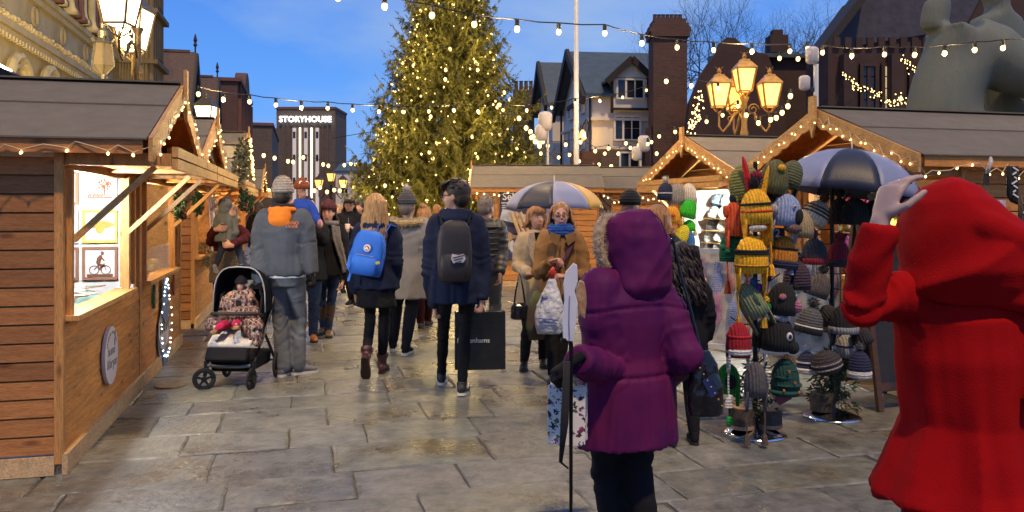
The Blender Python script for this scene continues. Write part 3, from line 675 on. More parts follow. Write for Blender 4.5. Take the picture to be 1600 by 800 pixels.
# lights under the side eave of stall 1
Ms = Matrix.Translation(PL[0]) @ Matrix.Rotation(ROW, 4, 'Z')
fairy('fairy lights draped under the long side eave of the nearest left stall', [Ms @ V((x, -1.31 - .01, 1.90 + .02 * sin(x * 7))) for x in [-2.0 + .2 * i for i in range(13)]] + [Ms @ V((.54, -1.28, 1.93))], 13, 'fairy lights under stall eaves')
# stall 4: taller, bright lights, slate-like roof
P4 = P1 + SS * 9.6 + SN * -.15
s4 = stall('taller fourth left stall whose gable is edged with dazzling bulbs', P4 + SS * 1.2, ROW, {'light': (50, WARM)}, 2.25, 2.95)
barge_lights(P4 + SS * 1.2, ROW, 'dazzling white bulbs edging the tall fourth left gable', 34, bulbw, 2.25, 2.95, .028, OF + .06)
s5 = stall('fifth left stall, mostly hidden behind the tall bright one', P1 + SS * 14.2, ROW, {'light': (30, WARM)})
barge_lights(P1 + SS * 14.2, ROW, 'fairy lights on the gable of the fifth left stall', 18)
# ---- right row
RR = ROW + pi
PR1 = V((2.76, 7.42, 0)) + SN * .5; PR2 = V((2.16, 10.24, 0)) + SN * .5
r1 = stall('large right market stall whose window is crowded with knitted hats, socks on its front', PR1, RR, {'o0': -SW + .35, 'o1': SW - .07, 'mirror': 0, 'light': (55, (1, .92, .8)), 'gable': wy})
r2 = stall('middle right market stall with bright white wool display inside its window', PR2, RR, {'o0': -SW + .12, 'o1': SW - .07, 'mirror': 0, 'light': (150, (.88, 1, .92)), 'inner': MATS['white_board']})
barge_lights(PR1, RR, 'fairy lights along the gable of the large right stall', 26)
barge_lights(PR2, RR, 'fairy lights along the gable of the middle right stall', 26)
Mr = Matrix.Translation(PR1) @ Matrix.Rotation(RR, 4, 'Z')
fairy('fairy lights draped under the near eave of the large right stall', [Mr @ V((x, 1.33, 1.9 - .05 * abs(sin(x * 3.3)))) for x in [.55 - .17 * i for i in range(14)]], 16, 'fairy lights under stall eaves')
# ---- "Self" stall: long side towards the camera, gable facing left
PS = V((-.32, 17.35, 0))
s6 = stall('centre market stall turned sideways with a dark poster on its plank wall', PS, pi, {'light': (60, (1, .6, .15)), 'mirror': 0})
barge_lights(PS, pi, 'fairy lights along the left-facing gable of the centre stall', 26, None, EV, RG, .02)
fairy('fairy lights under the eave of the centre stall above the poster', [V((x, 15.98, 1.88 - .04 * abs(sin(x * 4)))) for x in [-.9 + .2 * i for i in range(13)]], 16, 'fairy lights under stall eaves', None, .016)
s7 = stall('plain market stall turned sideways between the centre stall and the middle right stall', V((2.35, 18.2, 0)), pi - .22, {'mirror': 0})
fairy('fairy lights looping on the plain wall right of the centre stall', [V((1.75 + .16 * i, 16.4 - .04 * i, 1.86 - .14 * sin(i * .75) ** 2)) for i in range(12)], 16, 'fairy lights under stall eaves', None, .016)

# ---- round white sign on stall 1, framed papercuts inside
def on(root, base, rot): return Matrix.Translation(base) @ Matrix.Rotation(rot, 4, 'Z')
sgt = thing('round_sign', 'round white sign with faint lettering on the front of the nearest left stall', 'sign', Ms @ V((.03, .02 - .08, .50)), ROW)
sgn_w = mat('sign_white', (.62, .56, .54), .6, 0, .04); grey_l = mat('lettering_grey', (.32, .29, .28), .7)
MB().rings([[V((x, .205 * cos(2 * pi * j / 40), .205 * sin(2 * pi * j / 40))) for j in range(40)] for x in (0, .02, .024)]).build('disc', sgn_w, sgt)
rotf = (pi / 2, 0, pi / 2)
text('home', .10, grey_l, sgt, (.026, -.015, .035), rotf, ext=.001, space=1)
text('& for you', .10, grey_l, sgt, (.026, .0, -.055), rotf, ext=.001, space=.8)
for i, chx in enumerate('Handmade in Chester'):
    a = radians(150 - i * 6.6); text(chx, .034, grey_l, sgt, (.026, cos(a) * .165, sin(a) * .165), (pi / 2 , 0, pi / 2) if False else (Matrix.Rotation(pi / 2, 4, 'Z') @ Matrix.Rotation(pi / 2, 4, 'X') @ Matrix.Rotation(a - pi / 2, 4, 'Z')).to_euler(), ext=.001)
MB().prism([(.075, .06), (.095, .06), (.125, .17), (.105, .165)], 'x', .024, .027).build('motif', grey_l, sgt)
frames = [('pale papercut of a cottage in a cream frame, lower front', 0), ]
paper = mat('white_paper', (.8, .8, .8), .8); ink = mat('paper_cut_grey', (.35, .33, .3), .8)
def cut_blob(kind, m):
    b = MB()
    if kind == 'bee':
        b.ball((0, 0, -.01), (.035, .004, .05), 10, 6)
        for sg in (-1, 1):
            b.ball((sg * .055, 0, .025), (.06, .003, .018), 10, 6, (0, sg * .25, 0)); b.ball((sg * .045, 0, .0), (.045, .003, .012), 10, 6, (0, -sg * .1, 0))
    elif kind == 'bike':
        for xx in (-.045, .045):
            b.tube([(xx + .036 * cos(a), 0, -.055 + .036 * sin(a)) for a in [i * pi / 8 for i in range(17)]], .003, 4)
        for a, c in (((-.045, 0, -.055), (-.01, 0, -.01)), ((-.01, 0, -.01), (.035, 0, -.01)), ((.045, 0, -.055), (.03, 0, .005)), ((-.01, 0, -.055), (-.01, 0, -.01)), ((-.01, 0, -.055), (.035, 0, -.01))): b.tube([a, c], .003, 4)
        b.ball((.018, 0, .085), (.014, .003, .016), 8, 5); b.tube([(-.015, 0, .0), (-.005, 0, .04), (.01, 0, .066)], [.016, .02, .012], 6); b.tube([(.01, 0, .055), (.035, 0, .02)], .005, 5); b.tube([(-.015, 0, 0), (.012, 0, -.02), (-.005, 0, -.055)], [.012, .009, .006], 6)
        b.box((0, 0, -.1), (.2, .004, .02))
    elif kind == 'tree':
        for i in range(46):
            a = R(0, 6.28); q = sqrt(R(0, 1)) * .05; b.ball((.035 + q * cos(a), 0, .03 + q * sin(a)), (.007, .002, .006), 5, 4)
        b.tube([(.035, 0, -.06), (.035, 0, .03)], .004, 5); b.box((0, 0, -.075), (.19, .003, .008))
        for i in range(12): b.box((-.09 + i * .01, 0, -.06 + R(-.005, .01)), (.006, .003, .02))
    else:
        for i in range(34): b.tube([(R(-.08, .08), 0, R(-.08, .08))] + [(R(-.08, .08), 0, R(-.08, .08))], .002, 4)
    return b
pics = [('leafy', (.55, .36, .2), 0, 0, 'small papercut in tan frame, top left', (.35, .33, .3)), ('tree', (.72, .72, .68), 1, 0, 'papercut with an orange tree in pale frame, top right', (.55, .18, .04)),
        ('scroll', (.7, .7, .62), 0, 1, 'papercut of fine scrolls in cream frame, middle left', (.3, .28, .26)), ('bee', (.62, .62, .12), 1, 1, 'papercut of a bee in yellow-green frame, middle right', (.5, .45, .1)),
        ('bike', (.30, .15, .09), 0, 2, 'papercut of a cyclist in brown frame, bottom left', (.28, .14, .09)), ('bike', (.30, .15, .09), 1, 2, 'papercut of a rider on a bicycle in brown frame, bottom right', (.2, .09, .05))]
for kd, fc, cx, ry, lb, ic in pics:
    t0 = -.275 if cx else -.575; z = (1.715, 1.395, 1.085)[ry]
    f = thing('framed_papercut', lb + ' of the stall display', 'picture', Ms @ V((t0, 1.085, z)), ROW, 'framed papercuts in the nearest stall')
    fm_ = mat('frame_%d%d' % (cx, ry), fc, .5, 0, .1)
    fr = MB()
    for sg in (-1, 1): fr.box((sg * .125, 0, 0), (.022, .02, .275)); fr.box((0, 0, sg * .127), (.228, .02, .022))
    fr.build('frame', fm_, f); MB().box((0, .006, 0), (.235, .004, .24)).build('mount', paper, f)
    cut_blob(kd, None).build('papercut', mat('cut_%s%d' % (kd, cx), ic, .8), f).location.y = -.004
# wooden trays, cards on the stall 1 counter
for i in range(9):
    c = Ms @ V((-.10 - R(0, .1), -.85 + i * .14, .935 + .012 * (i % 3)))
    t = thing('craft_card', 'laser-cut card %s on the teal counter' % ('nearest the corner post', 'second from the corner post', 'third from the corner post', 'fourth from the corner post', 'in the middle', 'just past the middle', 'third from the far end', 'second from the far end', 'at the far end')[i], 'craft card', c, ROW + R(-.5, .5), 'cards laid out on the nearest counter')
    MB().box((0, 0, 0), (.14, .10, .008), (R(-.1, .1), R(-.15, .15), 0)).build('board', mat('craft_%d' % (i % 4), ((.3, .12, .06), (.5, .42, .3), (.45, .2, .1), (.2, .12, .08))[i % 4], .7), t)
    MB().box((0, 0, .008), (.10, .06, .004)).build('print', mat('craft_p%d' % (i % 3), ((.6, .15, .1), (.65, .6, .55), (.1, .25, .2))[i % 3], .7), t)
# stall 2 window goods
M2 = Matrix.Translation(PL[1]) @ Matrix.Rotation(ROW, 4, 'Z')
soapm = mat('soap_block', (.55, .42, .16), .5, 0, .2, 20)
for i in range(26):
    c = M2 @ V((-.14 - .1 * (i % 4) + R(-.01, .01), -.55 + (i // 4) * .17 + R(-.02, .02), .925 + .05 * ((i * 7) % 3 == 0)))
    o = MB().box((0, 0, .02), (.07, .09, .045)).build('soap_block', soapm, None, loc=c, rot=R(-.4, .4), bevel=.004)
    tag(o, 'pale soap block in the second left stall, %s row back, %s along' % (('first', 'second', 'third', 'fourth')[i % 4], ('first', 'second', 'third', 'fourth', 'fifth', 'sixth', 'seventh')[i // 4]), 'soap', 'soap blocks in the second left stall')
gw = tag(MB().box((0, 0, 0), (.008, 1.3, .26)).build('counter_glass', glass, None, loc=M2 @ V((.03, -.3, 1.06)), rot=ROW), 'low clear glass screen on the counter of the second left stall', 'glass screen')
# decorated blue board with LED outline on stall 2
db = thing('decorated_board', 'blue and grey pear-shaped board outlined with tiny white lights below the second left window', 'decoration', M2 @ V((.03, -.12, .48)), ROW)
def ell(w_, a0, a1, z0, z1, n=24, pw=1):
    return [(w_ * cos(radians(a0 + (a1 - a0) * i / n)), z0 + (z1 - z0) * .5 * (1 + sin(radians(a0 + (a1 - a0) * i / n)))) for i in range(n)]
blue_p = mat('board_blue', (.10, .17, .30), .6); grey_p = mat('board_grey', (.42, .40, .38), .6); dk_p = mat('board_dark', (.09, .095, .08), .6)
W15 = Matrix.Diagonal((1, 1.6, 1.1, 1))
MB().prism([(-.07, .02), (-.12, -.02), (-.2, -.15), (-.17, -.3), (0, -.4), (.17, -.3), (.2, -.15), (.12, -.02), (.07, .02)], 'x', 0, .012).xf(W15).build('base_shape', dk_p, db)
MB().prism([(-.2, -.12), (-.18, -.02), (-.1, .06), (.1, .06), (.18, -.02), (.2, -.12), (.13, -.25), (0, -.3), (-.13, -.25)], 'x', .014, .022).xf(W15).build('grey_band', grey_p, db)
for i, y in enumerate((-.14, -.07, 0, .07, .14)): MB().rings([[V((x, y + .022 * cos(2 * pi * j / 16), -.08 + .06 * sin(2 * pi * j / 16))) for j in range(16)] for x in (.022, .026)]).xf(W15).build('oval_hole', dk_p, db)
MB().prism([(-.05, .36), (.05, .36), (.07, .26), (.09, .1), (.13, .03), (0, -.06), (-.13, .03), (-.09, .1), (-.07, .26)], 'x', .026, .036).xf(W15).build('blue_top', blue_p, db)
MB().box((.01, 0, -.36), (.05, .16, .12)).xf(W15).build('blue_foot', blue_p, db)
for i in range(30):
    a = 2 * pi * i / 30; y = (.21 - .09 * (sin(a) > .3)) * cos(a); z = -.02 + .38 * sin(a); link('bulb', bulb_mesh(.005, bulbc), db, (.045, y * 1.5 * R(.9, 1.1), z + R(-.02, .02)))
for nm, yy, col_, px_ in (('green', -.62, (.01, .12, .03), 0), ('red', .55, (.22, .03, .02), 0)):
    tb_ = MB().prism([(-.03, -.1), (.03, -.1), (.03, -.05), (.06, -.05), (.03, .02), (.045, .02), (.0, .12), (-.045, .02), (-.03, .02), (-.06, -.05), (-.03, -.05)], 'x', 0, .02).build('%s_cutout' % nm, mat('cutout_' + nm, col_, .6), None, loc=M2 @ V((.03, yy, .72)), rot=ROW)
    tag(tb_, 'small %s tree-shaped cutout on the front of the second left stall' % nm, 'decoration')
fairy('cool white lights hanging inside the second left window', [M2 @ V((-.35, -.6 + .12 * i, 1.45 + .2 * sin(i * 1.3))) for i in range(10)], 14, 'fairy lights under stall eaves', bulbc, .010)
# wreaths
leafm = mat('wreath_green', (.035, .085, .03), .7, 0, .4, 20); leafd = mat('wreath_olive', (.12, .12, .06), .8, 0, .4, 20); redm = mat('berry_red', (.35, .02, .02), .35, 0, .2)
def leaves(mb, c, r, n, l=.05, w_=.014, flat=None):
    for i in range(n):
        d = V((R(-1, 1), R(-1, 1), R(-1, 1)))
        while d.length > 1 or d.length < .05: d = V((R(-1, 1), R(-1, 1), R(-1, 1)))
        p = V(c) + V((d.x * r[0], d.y * r[1], d.z * r[2])); t = (d.normalized() + V((R(-.7, .7), R(-.7, .7), R(-.7, .7)))).normalized(); q = t.cross(V((R(-1, 1), R(-1, 1), R(-1, 1)))).normalized()
        ll = l * R(.6, 1.3); ww = w_ * R(.7, 1.3); nn = t.cross(q) * ww * .4
        mb.add([p, p + t * ll * .5 + q * ww + nn, p + t * ll, p + t * ll * .5 - q * ww + nn], [(0, 1, 2, 3)])
    return mb
def wreath(label, pos, r=.11):
    t = thing('wreath', label, 'wreath', pos, ROW, 'wreaths hanging from the left stalls')
    ring = MB()
    for i in range(14):
        a = 2 * pi * i / 14; leaves(ring, (0, r * .62 * cos(a), r * .62 * sin(a)), (.035, .04, .04), 22, .05)
    ring.build('greenery', leafm, t)
    fl_ = MB()
    for i in range(9):
        a = R(3.2, 6.0); q = R(.3, .75) * r; fl_.ball((.04, q * cos(a), q * sin(a)), R(.012, .022), 8, 5)
    fl_.build('berries', redm, t, True)
    MB().tube([(0, 0, r * .8), (0, 0, r + .12)], .003, 5).build('hanger', cable_m, t)
wreath('green wreath with red flowers in front of the second left window', M2 @ V((.2, -.15, 1.56)), .13)
wreath('smaller wreath with red bow on the far post of the second left stall', M2 @ V((.25, .85, 1.6)), .11)
M3 = Matrix.Translation(PL[2]) @ Matrix.Rotation(ROW, 4, 'Z')
wreath('wreath of dark green leaves at the near corner of the third left stall', M3 @ V((.62, -1.1, 1.66)), .15)
wreath('reddish wreath hanging under the third left canopy', M3 @ V((.62, .25, 1.6)), .14)
# garland on stall 3 gable + flower arrangement
g = MB()
for i in range(30):
    u = i / 29; leaves(g, (0, -1.2 + 1.25 * u, 1.95 + .5 * u + R(-.06, .06)), (.06, .09, .13), 26, .07, .018)
    leaves(g, (0, 1.2 - 1.25 * u, 1.95 + .5 * u + R(-.06, .06)), (.05, .07, .07), 9, .06, .016)
tag(g.build('garland', leafd, None, loc=M3 @ V((.55, 0, 0)), rot=ROW), 'dusty olive leaf garland on the gable of the third left stall', 'garland')
g = MB(); leaves(g, (0, 0, 0), (.14, .3, .16), 520, .08, .014); o = g.build('dried_flowers', mat('dried_flowers', (.3, .27, .15), .9, 0, .4, 20), None, loc=M3 @ V((.12, -.25, .92)), rot=ROW)
tag(o, 'bunch of dried pale flowers on the counter of the third left stall', 'flowers')
# wire card racks on stall 3
for i in range(2):
    t = thing('card_rack', ('tall white wire card rack at the near corner of the third left stall', 'second white wire card rack behind the first one')[i], 'card rack', M3 @ V((.12, -1.0 + i * .34, .15)), ROW, 'wire card racks')
    m = MB()
    for k in range(9):
        z = .15 + k * .17; x = .16 - k * .012
        m.tube([(x, -.11, z), (x + .07, -.11, z + .05), (x + .07, .11, z + .05), (x, .11, z), (x, -.11, z)], .005, 5)
        m.tube([(x, -.11, z), (x - .0, -.11, z + .14)], .005, 5); m.tube([(x, .11, z), (x, .11, z + .14)], .005, 5)
    m.tube([(.17, -.11, 0), (.05, -.11, 1.75)], .007, 5); m.tube([(.17, .11, 0), (.05, .11, 1.75)], .007, 5); m.build('wire_frame', whitewire, t)
    for k in range(8): MB().box((.20 - k * .012, 0, .26 + k * .17), (.008, .19, .13), (0, -.2, 0)).build('greeting_card', mat('card_%d' % (k % 4), ((.6, .55, .6), (.5, .5, .62), (.7, .66, .6), (.45, .4, .42))[k % 4], .6), t)
# hanging price board on stall 2/3 gable
t = thing('hanging_sign', 'slanted white handwritten sign hanging from the gable between the second and third left stalls', 'sign', V(Wp(333, 236, 8.9)), ROW)
MB().box((0, 0, 0), (.02, .44, .24), (-.12, 0, 0)).build('board', mat('sign_cream', (.6, .55, .42), .7), t)
for k in range(3): MB().box((.012, 0, .06 - k * .06), (.002, .3 - .06 * k, .014), (-.12, 0, 0)).build('faint_writing', mat('faint_grey', (.4, .37, .32), .7), t)

# ---- poster "Self" on stall 6
t = thing('poster', 'dark poster headed Self with cartoon pictures on the side wall of the centre stall', 'poster', V((.31, 16.10, 1.25)), 0)
navy = mat('poster_navy', (.035, .03, .07), .6, 0, .05)
MB().box((-.14, .02, -.05), (.82, .02, 1.36)).build('sheet', navy, t); MB().box((.62, .02, -.05), (.5, .02, 1.36)).build('sheet', mat('poster_lilac', (.22, .2, .36), .6), t)
text('Self', .2, white, t, (-.50, .004, .52), (pi / 2, 0, 0), ext=.002, bold=.002, align='LEFT')
for k, (x, z, w_, h, c) in enumerate(((-.28, .12, .5, .22, (.45, .46, .5)), (-.3, -.14, .5, .12, (.09, .07, .16)), (-.36, -.36, .34, .3, (.6, .4, .15)), (-.05, -.36, .24, .3, (.5, .45, .42)), (-.2, -.45, .3, .3, (.10, .07, .16)), (.5, .1, .14, .5, (.5, .5, .6)), (-.46, .40, .12, .02, (.6, .6, .6)), (-.47, .35, .06, .02, (.6, .6, .6)), (-.47, .31, .08, .02, (.6, .6, .6)))):
    MB().box((x, .007 - k * .0012, z), (w_, .004, h), (0, .25 * (k in (0, 2)) - .1 * (k == 3), 0)).build('printed_panel', mat('print_%d' % k, c, .6, 0, .3, 12), t)
for k, (x, z, rx, rz, c) in enumerate(((-.36, -.26, .07, .08, (.5, .28, .12)), (-.2, -.42, .09, .16, (.07, .05, .12)), (-.3, -.45, .06, .12, (.45, .5, .6)))): MB().ball((x, -.006, z), (rx, .004, rz), 14, 6).build('printed_figure', mat('printf_%d' % k, c, .6), t)
# rolled poster tubes in front (wood-coloured) at the poster
for k in range(3):
    o = MB().tube([(0, 0, 0), (-.22, .03, .55)], .035, 10).build('wooden_slat', wpale, None, loc=V((.2 + k * .09, 15.95, .92)))
    tag(o, ('left', 'middle', 'right')[k] + ' of three pale wooden slats leaning on the poster behind the umbrella', 'slat', 'slats leaning on the poster')

# ============================================================ STREET LAMPS
iron_lit = mat('lamp_iron_gold_lit', (.42, .24, .06), .4, .3, .3, 12); brass_d = mat('lamp_iron_bronze', (.13, .09, .045), .4, .6, .3, 12); iron = mat('lamp_iron', (.05, .045, .04), .4, .6, .3, 12)  # gold tone stands for the lanterns' own light on the iron
def lantern(par, p, w_, h, glassm, ironm, lp=0, col=(1, .7, .35), fw=.028):
    b = w_ * .30; top = w_ * .5; p = V(p)
    g = MB().rings([[p + V((sx * q, sy * q, z)) for sx, sy in ((-1, -1), (1, -1), (1, 1), (-1, 1))] for q, z in ((b, 0), (top, h))]); go = g.build('lantern', glassm, par)
    f = MB()
    for sx, sy in ((-1, -1), (1, -1), (1, 1), (-1, 1)):
        f.beam(p + V((sx * b, sy * b, 0)), p + V((sx * top, sy * top, h)), fw, fw)
        f.tube([p + V((sx * b * .9, sy * b * .9, 0)), p + V((sx * b * .5, sy * b * .5, -h * .18)), p + V((0, 0, -h * .3))], .012, 5)
    for q, z in ((b, 0), (top, h)):
        cs = [p + V((sx * q, sy * q, z)) for sx, sy in ((-1, -1), (1, -1), (1, 1), (-1, 1))]
        for i in range(4): f.beam(cs[i], cs[(i + 1) % 4], .026, .026)
    f.rings([[p + V((sx * q, sy * q, z)) for sx, sy in ((-1, -1), (1, -1), (1, 1), (-1, 1))] for q, z in ((top * 1.12, h + .01), (top * .62, h * 1.3), (top * .5, h * 1.34), (top * .45, h * 1.42))])
    f.lathe([(.05, h * 1.42), (.03, h * 1.5), (.045, h * 1.56), (.004, h * 1.75)], p, 8); f.tube([p + V((0, 0, h * 1.6)), p + V((.07, 0, h * 1.78))], .004, 4); f.tube([p + V((0, 0, h * 1.6)), p + V((-.07, 0, h * 1.78))], .004, 4)
    f.build('lantern_frame', ironm, go)
    if lp: light(par, p + V((0, 0, h * .5)), lp, col, w_ * .35, 'lamp_light')
    return go
def lamp_post(label, loc, rot, zc, arms, w_, h, glassm, ironm, lp, col, centre=True):
    t = thing('street_lamp', label, 'street lamp', loc, rot)
    MB().lathe([(.2, 0), (.2, .15), (.13, .3), (.11, .9), (.075, 1.0), (.055, zc - .7), (.08, zc - .65), (.05, zc - .55), (.05, zc - .1), (.09, zc)], n=12).build('post', ironm, t, True)
    for (ax, ay) in arms:
        d = V((ax, ay, 0)); r = d.length; d = d / r
        c = [d * (r * q) + V((0, 0, zc + zz)) for q, zz in ((.05, -.45), (.15, -.3), (.38, -.28), (.62, -.5), (.85, -.62), (1, -.52), (1.0, -.25))]
        m = MB().tube(c, [.02, .022, .024, .024, .022, .02, .016], 6)
        m.tube([d * (r * .35 + .11 * (1 - k / 20) * cos(k * .62)) + V((0, 0, zc - .22 + .11 * (1 - k / 20) * sin(k * .62))) for k in range(16)], .012, 5)
        m.tube([d * (r * .55 + .07 * (1 - k / 20) * cos(k * .62 + 2)) + V((0, 0, zc - .38 + .07 * (1 - k / 20) * sin(k * .62 + 2))) for k in range(14)], .009, 5)
        m.build('arm', ironm, t, True); lantern(t, d * r + V((0, 0, zc - .17)), w_, h, glassm, ironm, lp, col)
    if centre: lantern(t, (0, 0, zc + .1), w_, h, glassm, ironm, lp, col)
    return t
LZ = HC + (HOR - 150) / F * 14.6
lamp_post('four-lantern lit orange street lamp behind the middle right stall', (Wp(1163, 300, 14.6).x, 14.6, 0), 0, LZ - .02, ((-.45, 0), (.45, 0), (-.05, .5)), .34, .40, lampo, iron_lit, 2000, (1, .55, .18), True)
pa = V((-5.62, 12.3, 0))
lamp_post('ornate lamp post with large white-lit lanterns behind the nearest left stall roof', pa, 0, 4.25, ((.2, -1.0), (-.45, .8)), .50, .62, lampw, brass_d, 800, (1, .82, .52), False)
t = lamp_post('single lit lantern behind the roofs of the second and third left stalls', Wp(322, 300, 21) * V((1, 1, 0)) if False else V((Wp(322, 300, 21).x, 21, 0)), 0, 3.55, (), .46, .5, lampw, iron, 300, (1, .82, .5), True)
# unlit hexagonal lantern
t = thing('hexagonal_lantern', 'unlit black hexagonal lantern on a slim post against the pale hall', 'street lamp', (Wp(161, 300, 14.2).x, 14.2, 0))
z0 = HC + (HOR - 105) / F * 14.2
MB().lathe([(.07, 0), (.05, .4), (.04, z0 - .45), (.09, z0 - .3), (.03, z0 - .22), (.05, z0 - .12)], n=10).build('post', iron, t)
MB().lathe([(.06, z0 - .12), (.19, z0 + .02), (.14 + .0, z0 + .40)], n=6).build('glass_panels', mat('frosted_glass', (.035, .027, .02), .3), t)
m = MB()
for k in range(6):
    a = pi / 3 * k; m.tube([(.06 * cos(a), .06 * sin(a), z0 - .12), (.195 * cos(a), .195 * sin(a), z0 + .02), (.146 * cos(a), .146 * sin(a), z0 + .42), (.2 * cos(a), .2 * sin(a), z0 + .50)], .017, 5)
m.lathe([(.2, z0 + .40), (.15, z0 + .44), (.08, z0 + .5), (.09, z0 + .62), (.04, z0 + .68), (.05, z0 + .75), (.01, z0 + .85)], n=12); m.lathe([(.2, z0 + .015), (.2, z0 + .03)], n=6)
m.build('frame', iron, t)

# ============================================================ FESTOON LIGHTS
sock = MB().lathe([(.012, .09), (.024, .07), (.024, .02), (.014, 0)], n=8).mesh('socket', cable_m)
def festoon(label, pts, r=.030, sag=.0, lp=0, slack=True):
    """pts: (px,py,Y) of each bulb; cable hangs just above them"""
    P = [Wp(*p) for p in pts]; o = P[0]; t = thing('festoon_lights', label, 'string lights', o, 0, 'festoon light strings over the market')
    c = []
    for i, p in enumerate(P):
        q = p - o + V((0, 0, .105)); 
        if i: 
            a = c[-1]; c.append((a + q) / 2 + V((0, 0, -.012)))
        c.append(q)
    MB().tube(c, .008, 5).build('cable', cable_m, t)
    for i, p in enumerate(P):
        if lp and i % 3 == 1: light(t, p - o + V((0, 0, -.06)), lp, (1, .66, .28), .05, 'bulb_glow')
        b = link('bulb', bulb_mesh(r, bulbw, 10), t, p - o); link('socket', sock, t, p - o + V((0, 0, .02)))
    return t
def interp(pts, xs=None, n=None):
    return pts
A_ = [(528, -4, 7.4), (601, 10, 7.8), (675, 24, 8.2), (741, 38, 8.6), (808, 45, 9), (873, 50, 9.4), (945, 52, 9.8), (1003, 67, 10.2), (1058, 74, 10.6), (1115, 78, 11), (1175, 80, 11.3), (1234, 80, 11.6)]
festoon('black festoon string crossing in front of the big tree to the pole speakers', A_, lp=75)
B_ = [(1285, 82, 11.4), (1331, 87, 11.2), (1382, 85, 11), (1429, 86, 10.8), (1476, 83, 10.6), (1523, 78, 10.4), (1567, 75, 10.2), (1618, 70, 10)]
festoon('festoon string running right across the sculpture from the pole speakers', B_, lp=50)
Cc = [(310, 147, 11), (349, 155, 11.5), (390, 159, 12), (431, 164, 12.5), (471, 168, 13), (512, 169, 13.5), (551, 172, 14), (592, 174, 14.5), (631, 175, 15), (670, 174, 15.5), (709, 172, 16), (747, 174, 16.5), (786, 172, 17), (823, 172, 17.5), (862, 168, 18), (899, 161, 18.5), (937, 157, 19), (973, 152, 19.5), (1010, 141, 19)]
festoon('long festoon string from the left roofs across the big tree to the right lamp', Cc, lp=60)
D_ = [(1041, 127, 14.4), (1079, 134, 14.4), (1103, 190, 14.4)]
festoon('short bright festoon string left of the four-lantern lamp', [(1041, 127, 13), (1080, 134, 13.4), (1122, 138, 14.4)], .034)
festoon('festoon loop drooping from the four-lantern lamp up to the pole speakers', [(1166, 180, 13.8), (1185, 192, 13.4), (1204, 187, 13), (1213, 184, 12.8), (1222, 176, 12.6), (1231, 166, 12.4), (1235, 150, 12.2)], .036)
festoon('festoon string rising from the middle stall gable to the four-lantern lamp', [(1012, 225, 15), (1030, 213, 14.8), (1055, 206, 14.6), (1079, 197, 14.4), (1104, 190, 14.3), (1129, 180, 14.2), (1153, 166, 14.1)], .03)
festoon('festoon string rising right of the four-lantern lamp to the speakers', [(1218, 91, 13.6), (1247, 92, 13.2), (1262, 76, 12.6)], .034)
festoon('festoon string above the centre stall roof in front of the cream house', [(830, 215, 20), (856, 228, 20.5), (884, 226, 21), (907, 222, 21), (930, 236, 21.5), (951, 232, 22), (955, 260, 21), (966, 240, 22), (978, 224, 22), (998, 227, 22), (1026, 240, 22)], .045)
festoon('low festoon string over the cream house brick plinth', [(845, 240, 24), (873, 246, 24), (890, 242, 24), (905, 252, 24), (936, 257, 24), (945, 240, 24), (985, 231, 24), (1018, 222, 24)], .045)
festoon('festoon cluster left of the cream house by the tree', [(811, 185, 24), (822, 200, 24), (829, 206, 24), (833, 213, 24), (840, 221, 24), (848, 221, 24), (843, 228, 24), (836, 221, 24)], .06)
festoon('festoon string across the street below the brick tower', [(412, 243, 22), (429, 247, 22.5), (450, 252, 23), (458, 253, 23.5), (474, 246, 24), (505, 257, 24.5), (513, 259, 25), (538, 258, 25.5), (548, 256, 26), (556, 257, 26)], .05)
festoon('second lower festoon string across the street near the low white building', [(404, 290, 26), (420, 298, 26), (452, 287, 27), (470, 300, 27), (491, 298, 28), (500, 293, 28), (511, 300, 28), (522, 297, 29), (531, 298, 29), (537, 290, 30), (553, 292, 30)], .06)
# orange lamp cluster far down the street
t = lamp_post('distant orange street lamp at the end of the street below the brick tower', (Wp(517, 300, 34).x, 34, 0), 0, 2.55, ((-.5, 0), (.5, 0)), .32, .34, lampo, iron, 250, (1, .6, .25), True)
for (px, py, Yf) in ((1245, 92, 13),): pass
# thin overhead wires
tag(MB().tube([Wp(520, 216, 30), Wp(590, 204, 32), Wp(640, 190, 34)], .012, 4).build('overhead_wire', cable_m), 'thin bare wire rising from the brick tower behind the big tree', 'wire')

# ============================================================ FLAGPOLE, SPEAKERS
t = thing('flagpole', 'tall white flagpole in front of the cream house', 'flagpole', (Wp(900.5, 300, 20).x, 20, 0))
MB().lathe([(.075, 0), (.065, 3), (.05, 9)], n=14).build('pole', white, t, True)
MB().lathe([(.16, 0), (.16, .08), (.09, .2), (.08, .5)], n=14).build('base', iron, t)
spk = mat('speaker_white', (.6, .56, .54), .5, 0, .05)
def speakers(label, px, Y, pys, pxs, ptop, r=.135):
    x = Wp(px, 300, Y).x; t = thing('pole_speakers', label, 'speakers', (x, Y, 0), 0, 'pairs of white speakers on poles')
    MB().lathe([(.03, 0), (.028, Wp(px, ptop, Y).z)], n=8).build('pole', white if Y < 12 else spk, t)
    for q, (a, b) in enumerate(zip(pxs, pys)):
        p = Wp(a, b, Y) - V((x, Y, 0))
        k = r * (1 if q == 0 else .86)
        MB().lathe([(k * .35, -k * 1.35), (k * .75, -k * 1.25), (k, -k * .95), (k * 1.02, k * .9), (k * .95, k * 1.15), (k * .6, k * 1.4), (k * .1, k * 1.45)], p, 18).build('speaker', spk, t, True)
        MB().beam(p, (0, 0, p.z - .1), .03, .03).build('bracket', iron, t)
speakers('pair of white speakers on a pole above the large right stall', 1275, 9.0, (87, 130), (1269, 1257), 100, .068)
speakers('pair of white speakers on a pole left of the flagpole', 856, 20, (190, 208), (852, 846), 190, .17)
speakers('pair of small white speakers on a pole right of the flagpole', 1001, 22, (225, 240), (1006, 995), 232, .16)

